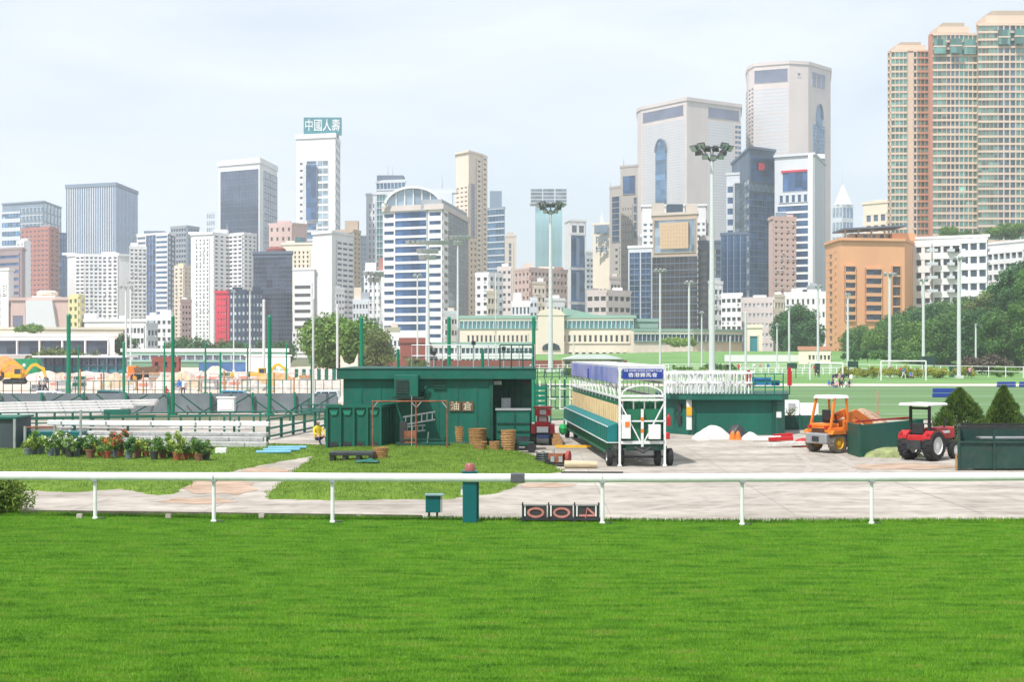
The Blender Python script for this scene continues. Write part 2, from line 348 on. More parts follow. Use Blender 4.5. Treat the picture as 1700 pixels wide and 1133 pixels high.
# ================================================================== city
def gl(name, c, rough=.12, cell=None, var=.25, k=1.0):
    return M(name, S(*c, k), rough=rough, var=var, scale=.06, spec=.8, cell=cell, metal=.5 if name.startswith('glass') else .1)
W_ = {}
def wm(name, r, g, b, k=.78, rough=.8, dirt=.0):
    return M('wall_' + name, S(r, g, b, k), rough=rough, var=.07, scale=.08, spec=.2, dirt=dirt, streak=(1, 1, .25))
g_navy = gl('glass_navy', (72, 106, 152), cell=(3.3, 3.3, 3.4)); g_blue = gl('glass_blue', (104, 144, 184), cell=(5, 5, 3.6)); g_dark = gl('glass_dark', (72, 82, 98), cell=(2.9, 2.9, 3.1))
g_teal = gl('glass_teal', (105, 160, 165), cell=(6, 6, 4)); g_black = gl('glass_black', (84, 97, 120)); g_grey = gl('glass_grey', (110, 122, 136), cell=(4, 4, 3.3))
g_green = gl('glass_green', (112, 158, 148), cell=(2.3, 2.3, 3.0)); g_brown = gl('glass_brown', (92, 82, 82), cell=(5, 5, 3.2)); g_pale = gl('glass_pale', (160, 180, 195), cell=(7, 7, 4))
g_bay = gl('glass_bay', (98, 120, 134), cell=(2.3, 2.3, 3.0)); g_silver = gl('glass_silver', (206, 210, 214), rough=.3, var=.08); g_tealp = gl('glass_teal_plain', (150, 192, 196), var=.15); g_steel = gl('glass_steel', (128, 154, 186), var=.12); g_violet = gl('glass_violet', (118, 122, 142)); g_win = gl('window_dark', (72, 74, 80), rough=.25, cell=(2.1, 2.1, 3.0)); g_winb = gl('window_blue', (80, 100, 124), rough=.2, cell=(2.1, 2.1, 3.0))
g_winlt = gl('window_light', (190, 200, 210), rough=.3, cell=(2.1, 2.1, 3.0))
w_white = wm('white', 240, 239, 238, .88); w_cream = wm('cream', 242, 230, 208, .88); w_grey = wm('grey', 178, 184, 192); w_beige = wm('beige', 222, 210, 196); w_pink = wm('pink', 228, 196, 186)
w_red = wm('red', 226, 62, 84, .85); w_redbrown = wm('red_brown', 196, 132, 118); w_mauve = wm('mauve', 176, 156, 158); w_stone = wm('stone', 220, 208, 203, .85); w_orange = wm('orange', 236, 176, 134, .88)
w_peach = wm('peach', 242, 224, 204, .85); w_conc = wm('concrete', 190, 182, 174); w_bluegrey = wm('bluegrey', 140, 158, 178); w_navy = wm('navy', 66, 82, 104); w_slate = wm('slate', 106, 120, 142)
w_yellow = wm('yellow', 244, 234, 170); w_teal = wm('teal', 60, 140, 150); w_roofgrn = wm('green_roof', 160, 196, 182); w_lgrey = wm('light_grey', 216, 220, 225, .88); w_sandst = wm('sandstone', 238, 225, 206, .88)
w_tan = wm('tan', 206, 186, 164); w_brick = wm('brick', 150, 86, 76); w_apt = wm('apartment', 230, 205, 184, .85); w_aptred = wm('apartment_red', 206, 146, 124, .85)

def face_frame(a, b):
    a = Vector((a[0], a[1], 0)); b = Vector((b[0], b[1], 0)); u = (b - a); ln = u.length; u.normalize(); nrm = Vector((u.y, -u.x, 0)); return a, u, nrm, ln
def facade(root, a, b, z0, z1, Yd, spec, wall):
    """lattice of piers and floor bands standing proud of the core, panes set back between them"""
    a, u, nrm, ln = face_frame(a, b); r = spec.get('r', (0, 1, 0, 1)); U0, U1 = ln * r[0], ln * r[1]; V0, V1 = z0 + (z1 - z0) * r[2], z0 + (z1 - z0) * r[3]
    nx, ny = spec['n']; fw, fh = spec.get('w', .55), spec.get('h', .5); pr = spec.get('p', .45); cw, ch = (U1 - U0) / nx, (V1 - V0) / ny
    g = spec.get('g', g_win); off0 = spec.get('o', 0.0)
    pt = lambda uu, vv, d: a + u * uu + nrm * (d + off0) + Vector((0, 0, vv))
    def slab(m, u0, u1, v0, v1, d0, d1):
        q = [pt(u0, v0, d0), pt(u1, v0, d0), pt(u1, v1, d0), pt(u0, v1, d0), pt(u0, v0, d1), pt(u1, v0, d1), pt(u1, v1, d1), pt(u0, v1, d1)]
        m.add(q, [(4, 5, 6, 7), (0, 4, 7, 3), (1, 2, 6, 5), (0, 1, 5, 4), (3, 7, 6, 2)])
    if fh < 1:
        gap = ch * (1 - fh); big = gap * F / Yd >= 4.5 and ln * (r[1] - r[0]) * F / Yd > 12; m = MB()
        for j in range(ny + 1):
            c = V0 + j * ch; slab(m, U0, U1, max(V0, c - gap / 2), min(V1, c + gap / 2), -.05, pr)
            if big: link('floor_band', m.mesh('floor_band', spec.get('sm', wall), fix=False), root); m = MB()
        if not big: link('floor_band', m.mesh('floor_band', spec.get('sm', wall), fix=False), root, kind='stuff')
    if fw < 1:
        gap = cw * (1 - fw); big = gap * F / Yd >= 4.5; m = MB()
        for i in range(nx + 1):
            c = U0 + i * cw; slab(m, max(U0, c - gap / 2), min(U1, c + gap / 2), V0, V1, -.05, pr * spec.get('pp', .9))
            if big: link('pier', m.mesh('pier', spec.get('pm', wall), fix=False), root); m = MB()
        if not big: link('pier', m.mesh('pier', spec.get('pm', wall), fix=False), root, kind='stuff')
    wpx, hpx = cw * fw * F / Yd, ch * fh * F / Yd; single = max(wpx, hpx) >= 9 and min(wpx, hpx) > 2.2 and nx * ny <= 120
    ww, wh = cw * fw + .3, ch * fh + .3
    if single:
        m = MB(); q = lambda uu, vv, d: u * uu + nrm * d + Vector((0, 0, vv))
        m.add([q(-ww / 2, -wh / 2, 0), q(ww / 2, -wh / 2, 0), q(ww / 2, wh / 2, 0), q(-ww / 2, wh / 2, 0), q(-ww / 2, -wh / 2, .06), q(ww / 2, -wh / 2, .06), q(ww / 2, wh / 2, .06), q(-ww / 2, wh / 2, .06)],
              [(4, 5, 6, 7), (0, 4, 7, 3), (1, 2, 6, 5), (0, 1, 5, 4), (3, 7, 6, 2)])
        me = m.mesh('window', g, fix=False)
        for i in range(nx):
            for j in range(ny):
                if (i, j) in spec.get('skip', ()): continue
                link('window', me, root, pt(U0 + (i + .5) * cw, V0 + (j + .5) * ch, .02 + .002 * ((i + j) % 3)))
    else:
        m = MB()
        for i in range(nx):
            for j in range(ny):
                cu, cv = U0 + (i + .5) * cw, V0 + (j + .5) * ch
                m.quad(pt(cu - ww / 2, cv - wh / 2, .06), pt(cu + ww / 2, cv - wh / 2, .06), pt(cu + ww / 2, cv + wh / 2, .06), pt(cu - ww / 2, cv + wh / 2, .06))
        link('window', m.mesh('window', g, fix=False), root, kind='stuff')
        if nx * ny > 1 and spec.get('ac', 0):                    # air conditioners and laundry hung under windows
            m = MB(); rr = random.Random(nx * 31 + ny)
            for i in range(nx):
                for j in range(ny):
                    if rr.random() < spec['ac']:
                        cu, cv = U0 + (i + .3 + .4 * rr.random()) * cw, V0 + j * ch + ch * (1 - fh) * .2; slab(m, cu - .4, cu + .4, cv, cv + .5, 0, pr + .5)
            if m.v: link('air_conditioner', m.mesh('air_conditioner', w_lgrey, fix=False), root, kind='stuff')
def back(p, d, cx, cy, inset):                 # far corner of a flank that runs straight away from the field
    k = (p[1] + cy + d) / (p[1] + cy); return ((p[0] + cx) * k - cx + inset, p[1] + d)
def building(name, label, pts, top, wall, faces, depth=None, base=0.0, roof=(), cap=1.2, cat='building', capm=None, mid=None):
    """pts: picture column and depth of each visible corner, from the left; top: picture row of the roof at the nearest corner"""
    q = [(X(px, Y), Y) for px, Y in pts]; Yn = min(p[1] for p in q); z1 = Z(top, Yn); cx = sum(p[0] for p in q) / len(q); cy = sum(p[1] for p in q) / len(q)
    root = thing(name, label, cat, (cx, cy, base)); q = [(x - cx, y - cy) for x, y in q]; h = z1 - base
    if len(q) == 2:
        a, u, nrm, ln = face_frame(*q); d = depth or ln * .8; poly = q + [back(q[1], d, cx, cy, -.4), back(q[0], d, cx, cy, .4)]
    elif len(q) == 3: poly = q + [(q[0][0] + q[2][0] - q[1][0], q[0][1] + q[2][1] - q[1][1])]
    else: poly = q + [back(q[-1], depth or 30, cx, cy, -.6), back(q[0], depth or 30, cx, cy, .6)]
    MB().prism(poly, 0, h).build('wall', wall, root)
    if cap:
        n = len(poly); ccx = sum(p[0] for p in poly) / n; ccy = sum(p[1] for p in poly) / n
        k = 1.012 + .5 / max(8, max(abs(p[0] - ccx) for p in poly)); pp = [(ccx + (p[0] - ccx) * k, ccy + (p[1] - ccy) * k) for p in poly]
        MB().prism(pp, h - cap * .3, h + cap * .7).build('parapet', capm or wall, root)
    for i, specs in enumerate(faces):
        if specs is None: continue
        for s in (specs if isinstance(specs, (list, tuple)) else [specs]):
            facade(root, q[i], q[i + 1], s.get('z0', 0), h - cap * .3, Yn, s, wall)
    n = len(poly); ccx = sum(p[0] for p in poly) / n; ccy = sum(p[1] for p in poly) / n; sx = max(p[0] for p in poly) - min(p[0] for p in poly)
    for e in roof:
        kind = e[0]
        if kind == 'box':   # ('box', u along the first face's x extent 0..1, width px, height px, material)
            _, uu, wpx, hpx, mt = e; x = min(p[0] for p in poly) + sx * uu; ww = wpx * Yn / F
            MB().box(x, ccy, h + cap * .69, ww, ww * .8, hpx * Yn / F).build('plant_room', mt or wall, root)
        if kind == 'mast':
            _, uu, hpx = e; x = min(p[0] for p in poly) + sx * uu; MB().tube((x, ccy, h), (x, ccy, h + hpx * Yn / F), .28, .08, 6).build('mast', w_grey, root)
        if kind == 'pyr':
            _, uu, wpx, hpx, mt = e; x = min(p[0] for p in poly) + sx * uu; ww = wpx * Yn / F; MB().box(x, ccy, h + cap * .69, ww, ww, hpx * Yn / F, taper=.04).build('spire', mt or wall, root)
    root['zt'] = h; del root['zt']
    return root, q, h, Yn
def D(nx, ny, g=None, w=.55, h=.5, r=(0, 1, 0, 1), p=.45, **k):
    d = dict(n=(nx, ny), w=w, h=h, r=r, p=p); d['g'] = g or g_win; d.update(k); return d
B = building
# ---- left end of the skyline
B('office_tower', 'pale blue glass office block behind the red-brown tower', [(4, 1120), (72, 1100), (101, 1150)], 335, w_bluegrey, [[D(6, 16, g_blue, .96, .55, (0, .45, 0, .95), sm=w_lgrey), D(6, 8, g_pale, .97, .9, (.45, 1, .55, .97), sm=w_lgrey)], D(5, 16, g_pale, .96, .92)], roof=(('box', .4, 30, 4, w_lgrey),))
B('office_tower', 'broad tower with close white vertical fins and blue glass', [(110, 1000), (192, 985), (228, 1040)], 307, w_bluegrey, [D(22, 1, g_steel, .74, 1, pm=w_white, p=.7), D(16, 1, g_steel, .92, 1, pm=w_bluegrey, p=.3)], cap=2.5, capm=w_bluegrey)
B('apartment_tower', 'red-brown apartment tower beside a blue glass strip', [(36, 905), (82, 890), (97, 905)], 378, w_redbrown, [D(7, 26, g_violet, .5, .35, ac=.1), D(2, 26, g_win, .5, .4, ac=.3)], roof=(('box', .3, 20, 4, w_slate), ('box', .7, 14, 5, w_grey)))
B('office_tower', 'slim blue glass strip tower next to the red-brown tower', [(97, 915), (110, 920)], 388, w_slate, [D(3, 22, g_blue, .9, .8)])
B('apartment_tower', 'narrow cream white tower left of the red-brown tower', [(28, 800), (41, 795), (51, 806)], 401, w_white, [D(2, 22, g_winlt, .35, .4), None], roof=(('box', .6, 10, 4, w_white),))
B('office_building', 'mauve grey office block with blue horizontal bands at the picture edge', [(-60, 770), (36, 745), (42, 760)], 413, w_mauve, [[D(1, 5, g_navy, .98, .4, (0, .97, .62, .97), sm=w_mauve), D(5, 9, g_violet, .9, .8, (0, .86, 0, .6)), D(1, 12, g_navy, .8, .55, (.86, .97, 0, .62))], None])
B('apartment_tower', 'plain white narrow block at the picture edge with a small vent row', [(-30, 652), (14, 640), (23, 650)], 448, w_white, [[D(1, 4, g_winb, .5, .4, (.78, .93, .72, .84)), D(1, 10, g_win, .6, .5, (.6, .7, 0, .8))], None])
r, q, h, Yn = B('shopping_centre', 'low pinkish podium with a sloping white glass atrium in its middle', [(18, 605), (116, 600)], 497, w_pink, [[D(1, 1, g_violet, .7, .6, (0, .25, .1, .9), p=.2)]], depth=40)
x0, x1 = X(44, 600) - r.location.x, X(96, 600) - r.location.x
MB().extr([(x0, 0), (x1, 0), (x1 - .2, 12), (x1 - 2.2, h - .5), (x0, h - .5)], -6, -.3).build('atrium', M('atrium_white', S(232, 234, 236, .85), rough=.3, var=.05), r, (0, q[0][1], 0))
for j in range(5): MB().box((x0 + x1) / 2, q[0][1] - 6.1, 2 + j * 2.1, (x1 - x0) * .96, .4, .9).build('louvre', w_grey, r)
MB().lathe([(3.4, 0), (4.4, 1.2), (4.4, 2.4), (3, 3)], (x0 + 5.4, 8, h + 1.0), n=14).build('roof_drum', w_cream, r)
MB().box(x0 + 5, 8, h + .8, 10, 8, .8).build('roof_drum_base', w_white, r)
B('apartment_block', 'small pale yellow apartment block with stacked balconies', [(115, 585), (131, 578), (140, 584)], 492, w_yellow, [D(2, 8, g_win, .5, .5, ac=.3), D(1, 8, g_winlt, .5, .5)])
B('apartment_tower', 'white twin residential tower with many small balconies below the finned tower', [(112, 790), (126, 782), (141, 780), (170, 782), (196, 780), (216, 784)], 424, w_white, [None, D(2, 26, g_win, .7, .42, ac=.3), D(4, 26, g_winb, .6, .5, ac=.2), D(3, 26, g_win, .6, .45, ac=.4), None], depth=40, roof=(('box', .25, 22, 4, w_white), ('box', .72, 24, 5, w_white)))
B('apartment_tower', 'white apartment slab of close window rows, taller than the twin tower beside it', [(215, 765), (243, 770)], 411, w_white, [D(4, 27, g_win, .62, .45, ac=.3)], roof=(('box', .3, 12, 6, w_white),))
B('office_tower', 'blue glass and white banded tower right of the finned tower', [(228, 865), (279, 850), (290, 870)], 388, w_white, [[D(1, 24, g_grey, .9, .5, (0, .3, 0, 1)), D(3, 24, g_navy, .96, .85, (.3, .62, 0, 1), sm=w_slate), D(1, 24, g_blue, .94, .48, (.62, 1, 0, 1))], D(2, 24, g_grey, .9, .7, sm=w_slate, pm=w_slate)], roof=(('box', .5, 34, 5, w_slate),))
B('office_tower', 'hazy grey office tower behind the banded tower', [(284, 1010), (310, 1000), (330, 1015)], 376, w_grey, [D(6, 24, g_grey, .7, .55), D(4, 24, g_blue, .8, .6)])
r, q, h, Yn = B('hotel', 'low white block with yellow lower floor and long window rows', [(140, 565), (243, 560)], 533, w_white, [[D(16, 3, g_win, .72, .5, (.03, .97, .1, .9), ac=.2)]], roof=(('box', .2, 20, 10, w_white), ('box', .6, 10, 6, w_white)))
MB().box(4, q[0][1] - .7, h * .05, 10, .9, 1.6).build('yellow_band', w_yellow, r)
B('apartment_block', 'stepped low white block right of the yellow-floored block', [(244, 545), (286, 540)], 527, w_white, [D(5, 5, g_win, .6, .45, ac=.3)], roof=(('box', .7, 18, 9, w_white), ('box', .3, 10, 5, w_lgrey)))
B('apartment_tower', 'slim cream and yellow apartment tower beside the big white one', [(290, 805), (305, 800), (317, 806)], 443, w_peach, [D(2, 22, g_win, .45, .4, ac=.3), D(2, 22, g_winlt, .5, .45)], roof=(('box', .4, 8, 4, w_yellow),))
B('apartment_tower', 'tall white apartment tower with three stepped wings behind the red facade', [(317, 725), (354, 718), (381, 728), (404, 720), (425, 730)], 388, w_white, [D(4, 30, g_win, .38, .42, (.2, .85, .03, .97), ac=.2), D(3, 30, g_win, .5, .42, ac=.3), D(3, 30, g_winb, .75, .48, p=.9, ac=.2), D(3, 30, g_win, .5, .45, ac=.3)], depth=35, roof=(('box', .2, 24, 4, w_white), ('box', .52, 22, 8, w_white), ('mast', .6, 22), ('box', .85, 16, 3, w_lgrey)))
B('office_tower', 'black glass tower framed by white corner piers', [(363, 1060), (431, 1040), (460, 1090)], 268, w_white, [D(12, 26, g_black, .96, .93, (.05, .97, 0, .97), sm=w_slate, pm=w_slate, p=.25), D(6, 26, g_slate if False else g_grey, .97, .93, (.22, 1, 0, .97), sm=w_slate, pm=w_slate, p=.25)], cap=4, roof=(('box', .62, 40, 4, w_white), ('box', .55, 20, 8, w_grey), ('mast', .5, 14)))
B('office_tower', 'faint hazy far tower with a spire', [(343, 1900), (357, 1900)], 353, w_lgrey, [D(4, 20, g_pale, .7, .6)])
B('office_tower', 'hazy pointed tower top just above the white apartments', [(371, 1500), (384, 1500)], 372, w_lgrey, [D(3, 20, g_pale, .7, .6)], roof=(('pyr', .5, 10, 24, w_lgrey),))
B('office_block', 'pink block with a teal window wall under the tower with the rooftop sign', [(447, 855), (485, 850), (510, 860)], 372, w_pink, [D(4, 14, g_win, .35, .4), [D(1, 1, g_teal, .8, .9, (.1, .95, .68, .92))]], roof=(('box', .4, 20, 4, w_pink),))
r, q, h, Yn = B('office_tower', 'dark grey glass block with a brown rooftop drum', [(421, 622), (485, 618)], 420, w_slate, [[D(14, 22, g_dark, .93, .88, (0, 1, .04, .97), sm=w_slate, pm=w_slate, p=.22)]], depth=16)
MB().lathe([(4.3, 0), (4.3, 2.2), (3, 3.2)], (0, 9, h), n=16).build('roof_drum', w_brick, r)
B('building', 'narrow bright red facade with small pale windows', [(357, 602), (381, 600)], 486, w_red, [D(3, 9, g_winlt, .4, .35, (.2, .8, .05, .95))], depth=14)
B('building', 'low navy block dotted with small white windows beside the red facade', [(381, 596), (408, 590), (436, 592)], 484, w_navy, [D(4, 8, g_winlt, .5, .4, p=.2), D(5, 8, g_winlt, .5, .4, p=.2)], roof=(('box', .25, 14, 4, w_navy), ('box', .8, 12, 5, w_navy)))
B('office_block', 'cream tower top with tall slots behind the dark glass block', [(468, 760), (520, 755)], 405, w_cream, [D(6, 10, g_win, .4, .6, (.1, .9, .55, .95))], roof=(('box', .3, 14, 4, w_cream),))
B('office_block', 'white block with long dark bands between the dark glass block and the blank tower', [(486, 690), (522, 686)], 447, w_white, [[D(1, 6, g_win, .85, .42, (.04, .9, .3, .85)), D(6, 3, g_win, .6, .4, (0, 1, .05, .3))]])
B('apartment_tower', 'blank white gable tower with windows on its shaded side', [(519, 690), (551, 680), (586, 700)], 386, w_white, [None, D(3, 22, g_winb, .8, .42, (.2, 1, 0, .95), ac=.3)], roof=(('box', .2, 10, 4, w_white),))
B('apartment_tower', 'brown beige stepped tower right of the tower with the rooftop sign', [(550, 815), (586, 806), (598, 818)], 383, w_tan, [D(5, 26, g_win, .7, .45, ac=.3), D(2, 26, g_win, .5, .4)], roof=(('box', .72, 22, 16, w_tan),))
# tower with rooftop sign
r, q, h, Yn = B('office_tower', 'white tower with a curved glass front and a teal rooftop sign', [(492, 958), (556, 950), (564, 985)], 226, w_white, [[D(1, 28, g_winb, .55, .35, (.07, .2, .02, .9)), D(1, 22, g_blue, .98, .75, (.27, .52, .0, .90), sm=w_lgrey, p=.3), D(1, 1, g_navy, .99, .99, (.275, .55, .62, .88), p=.1, o=1.4), D(2, 26, g_pale, .9, .7, (.55, .83, 0, .9), p=.3)], D(3, 26, g_blue, .8, .6)], cap=3)
fz = q[0][1] - 2; sw = X(556, 950) - X(492, 950); sh = 29 * 950 / F
MB().box(0, fz + 3, h + 2.1, sw * .98, 3, sh).build('sign_board', w_teal, r)
text('中國人壽', sh * .74, M('sign_white', (.9, .9, .9), rough=.5), r, (0, fz + 1.4, h + 2.1 + sh * .5), sx=.70, extrude=.15)
for i in range(5): MB().box(-sw * .4 + i * sw * .2, fz + 5, h, .6, 3, 2.4).build('sign_strut', w_grey, r)
# ---- behind the tree and centre left
B('apartment_block', 'white jumble of low roofs above the round tree', [(586, 642), (612, 640)], 500, w_lgrey, [D(5, 6, g_win, .55, .45, ac=.4)], roof=(('box', .3, 12, 20, w_peach), ('box', .75, 14, 12, w_grey)))
B('apartment_block', 'white block with cluttered rooftop terraces left of the arched office', [(605, 655), (642, 650)], 452, w_white, [D(5, 12, g_winb, .5, .42, ac=.4)], roof=(('box', .3, 18, 14, w_white), ('box', .8, 14, 22, w_redbrown)))
B('office_tower', 'teal glass tower behind the arched office', [(625, 1005), (673, 1000)], 300, w_lgrey, [[D(8, 26, g_tealp, .95, .93, (0, 1, 0, .92), sm=w_teal, pm=w_teal, p=.2), D(8, 1, g_blue, .85, .7, (0, 1, .95, 1))]], roof=(('box', .5, 44, 8, w_slate), ('mast', .4, 30), ('mast', .55, 26)))
B('office_tower', 'lower grey wing with dark slots in front of the teal tower', [(608, 985), (640, 980)], 322, w_lgrey, [[D(2, 24, g_grey, .35, .6, (.1, .5, 0, .95)), D(3, 24, g_teal, .9, .9, (.55, 1, 0, 1), p=.2)]])
r, q, h, Yn = B('office_building', 'large white office block with a rounded glass arch on its roof', [(637, 525), (735, 515), (777, 570)], 345, w_stone, [[D(1, 17, g_navy, .82, .42, (.0, .2, .02, 1), sm=w_white, pm=w_white), D(1, 17, g_navy, .98, .72, (.2, .74, .02, 1), sm=w_white, pm=w_white, p=.5), D(1, 17, g_navy, .8, .42, (.76, 1, .02, 1), sm=w_white, pm=w_white)], [D(1, 17, g_winb, .7, .45, (0, .16, .02, 1), sm=w_white), D(14, 17, g_grey, .8, .85, (.18, 1, .02, 1), sm=w_grey, pm=w_grey, p=.15)]], cap=2)
aw = (X(735, 515) - X(637, 515)); m = MB(); R_ = aw * .49
MB().prism([(q[1][0] - .4, q[1][1] + .5), (q[2][0] - .4, q[2][1] - 1), (q[2][0] - 8, q[2][1] + 1), (q[1][0] - 8, q[1][1] + 2)], h, h + 3.2).build('roof_storey', w_grey, r)
arc = [(math.cos(t) * R_, math.sin(t) * 7.2) for t in np.linspace(0, math.pi, 19)]
for p1, p2 in zip(arc[:-1], arc[1:]): m.bar((p1[0], 0, p1[1]), (p2[0], 0, p2[1]), 2.4, .9)
for t in (-.6, -.3, 0, .3, .6): m.bar((t * R_, 0, 0), (t * R_, 0, 7.2 * math.sqrt(1 - t * t)), .4)
m.build('arch_frame', w_white, r, ((q[0][0] + q[1][0]) / 2, (q[0][1] + q[1][1]) / 2 + 2, h + 1))
MB().extr([(p[0] * .96, p[1] * .94) for p in arc], .2, .5).build('arch_glass', g_pale, r, ((q[0][0] + q[1][0]) / 2, (q[0][1] + q[1][1]) / 2 + 2.4, h + 1))
MB().box(2, 14, h + .5, 10, 6, 8.5).box(2, 14, h + 9, 13, 5, 1.6).build('plant_room', w_lgrey, r)
MB().tube((3, 14, h + 9), (3, 14, h + 16), .2, .06, 6).build('mast', w_grey, r)
B('apartment_tower', 'tall thin peach tower with mauve strips, stepped at its top', [(757, 815), (778, 805), (800, 820), (808, 830)], 252, w_peach, [[D(3, 38, g_brown, .55, .3, (0, 1, 0, .84), ac=.2)], [D(1, 44, g_violet, .7, .85, (.1, .5, .02, .85), sm=w_mauve, p=.2), D(1, 40, g_win, .5, .4, (.55, .95, 0, .98))], D(1, 40, g_win, .5, .4)], depth=20, roof=(('box', .5, 22, 3, w_tan),))
B('apartment_wing', 'lower orange-striped wing of the thin peach tower', [(779, 795), (792, 798)], 398, w_tan, [D(2, 20, g_win, .4, .4)])
B('office_tower', 'blue glass tower with a narrower top behind the peach tower', [(808, 1010), (838, 1000)], 345, w_bluegrey, [D(6, 22, g_blue, .93, .82, sm=w_lgrey)], roof=(('box', .5, 20, 28, w_bluegrey), ('mast', .3, 34)))
B('apartment_tower', 'slender beige tower with one dark window column', [(838, 905), (857, 900)], 392, w_beige, [D(1, 14, g_winb, .35, .8, (.2, .8, .2, .95))], roof=(('box', .5, 10, 5, w_beige),))
B('apartment_block', 'grey-white narrow block with square windows below the blue tower', [(790, 640), (812, 636), (834, 642)], 455, w_white, [D(2, 10, g_win, .5, .4, ac=.3), D(3, 10, g_winb, .6, .45, ac=.4)])
B('apartment_block', 'white block with balconies between the blue tower and the pink block', [(826, 690), (850, 686)], 445, w_stone, [D(3, 12, g_win, .5, .4, ac=.4)], roof=(('box', .5, 10, 5, w_white),))
B('apartment_block', 'wide pink apartment block densely dotted with dark windows', [(855, 720), (880, 705), (941, 725)], 447, w_pink, [D(4, 11, g_win, .5, .42, ac=.3), D(10, 11, g_win, .5, .42, ac=.3)], roof=(('box', .25, 16, 10, w_beige), ('box', .6, 26, 4, w_peach), ('box', .85, 14, 3, w_redbrown)))
B('apartment_block', 'small bright white block with square windows in front of the pink block', [(850, 602), (881, 598)], 503, w_white, [D(5, 4, g_winb, .55, .5)], roof=(('box', .28, 14, 14, w_white),))
B('apartment_block', 'small grey infill block beside the bright white block', [(880, 610), (892, 610)], 497, w_lgrey, [D(2, 6, g_win, .55, .4)])
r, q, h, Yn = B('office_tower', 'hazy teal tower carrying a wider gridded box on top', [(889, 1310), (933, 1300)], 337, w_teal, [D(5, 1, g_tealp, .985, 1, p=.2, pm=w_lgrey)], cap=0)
bw = 61 * 1300 / F; MB().box(0, 12, h, bw, 24, 25 * 1300 / F).build('top_box', w_lgrey, r)
for j in range(4):
    for i in range(3): MB().box(-bw / 3 + i * bw / 3, -.15, h + 1.3 + j * 3.3, bw / 3 * .9, .3, 2.1).build('window', g_grey, r)
r, q, h, Yn = B('office_tower', 'white framed tower with stacked tall blue window panels', [(938, 815), (945, 800), (973, 805)], 366, w_white, [None, [D(2, 1, g_grey, .7, .7, (.08, .92, .905, .98)), D(1, 1, g_navy, .9, .97, (.04, .96, .655, .90)), D(1, 1, g_navy, .9, .97, (.04, .96, .40, .645)), D(1, 1, g_navy, .9, .97, (.04, .96, .14, .39))]])
for z0_, z1_ in ((.67, .87), (.42, .62), (.16, .36)): MB().box((q[1][0] + q[2][0]) / 2, q[1][1] - .1, h * z0_, 1.6, 1.2, h * (z1_ - z0_)).build('window_fin', w_slate, r)
r, q, h, Yn = B('hotel_tower', 'cream tower with blue rooftop lettering and a small spire', [(984, 855), (1012, 850)], 372, w_cream, [D(3, 17, g_win, .4, .42, (.15, .85, .02, .52), ac=.1)], roof=(('pyr', .55, 8, 22, w_lgrey),))
m = MB(); wl = X(1010, 850) - X(986, 850); s_ = wl / 24
MB().box(0, q[1][1] - .6, h - 17 * s_, wl, .8, 15 * s_).build('crown_panel', w_bluegrey, r)
for (a, b, c, d) in ((-9, -1, 0, 9), (3, -1, 12, 9)): m.box((a + c) / 2 * s_ - s_, q[1][1] - 1.2, h + (-15 + b + 1) * s_, (c - a) * .6 * s_, .5, 7 * s_)
for (x, z, a, b) in ((-8, -33, 2.2, 12), (-4, -24, 8, 2.4), (-4, -29, 7, 2.2), (4, -33, 2.2, 12), (9, -33, 2.2, 12), (6.5, -28, 5, 2.2), (-8, -48, 2.2, 11), (0, -48, 2.4, 12), (8, -48, 2.2, 11), (0, -42, 19, 2.4), (0, -46, 15, 2)): m.box(x * s_, q[1][1] - .9, h + z * s_, a * s_, .6, b * s_)
m.build('lettering', w_bluegrey, r)
r, q, h, Yn = B('office_tower', 'tall bare concrete tower with a blue panel near its top', [(1030, 822), (1059, 815)], 275, w_conc, [[D(1, 1, g_navy, .95, .95, (.15, .88, .855, .955)), D(1, 5, g_winb, .9, .8, (.78, .95, .62, .84)), D(4, 12, g_win, .3, .3, (.1, .7, .3, .8))]], roof=(('mast', .2, 16),))
B('office_tower', 'lower glass-fronted wing attached to the bare concrete tower', [(1012, 808), (1031, 800)], 310, w_conc, [[D(1, 8, g_navy, .85, .9, (.2, .95, .68, .95)), D(1, 16, g_win, .4, .4, (.4, .9, .05, .65)), D(1, 1, g_winb, .9, .9, (.2, .95, .33, .4))]], roof=(('mast', .1, 10),))
B('apartment_block', 'low pinkish white terrace block in front of the lettered cream tower', [(975, 566), (1008, 560), (1046, 570)], 485, w_stone, [D(3, 6, g_win, .75, .4, ac=.4), D(4, 6, g_win, .7, .4, ac=.4)], roof=(('box', .2, 10, 4, w_mauve), ('box', .7, 16, 5, w_white)))
B('office_tower', 'blue glass block split by a white central pier', [(1043, 655), (1083, 650)], 410, w_lgrey, [[D(2, 19, g_navy, .98, .86, (.06, .48, 0, .96), sm=w_bluegrey), D(2, 19, g_navy, .98, .86, (.54, .95, 0, .96), sm=w_bluegrey)]], capm=w_white)
r, q, h, Yn = B('office_tower', 'brown glass tower with a gold panel framed near its top', [(1083, 650), (1158, 640)], 354, w_tan, [[D(1, 1, g_pale, .97, .96, (.04, .96, .735, .97)), D(10, 15, g_brown, .92, .85, (0, 1, .0, .71), sm=w_slate, pm=w_slate, p=.2)]], capm=w_beige, roof=(('box', .14, 20, 18, w_beige), ('box', .5, 26, 16, w_navy), ('box', .86, 20, 16, w_beige)))
m = MB(); ww = X(1158, 640) - X(1083, 640)
for i in range(10):
    for j in range(7): m.box((i - 4.5) * ww * .068, -.85, h * .76 + j * h * .026, ww * .066, .7, h * .0255)
m.build('gold_panel', M('gold_glass', S(222, 190, 150, .8), rough=.3, var=.1), r, (0, (q[0][1] + q[1][1]) / 2, 0), math.atan2(q[1][1] - q[0][1], q[1][0] - q[0][0]))
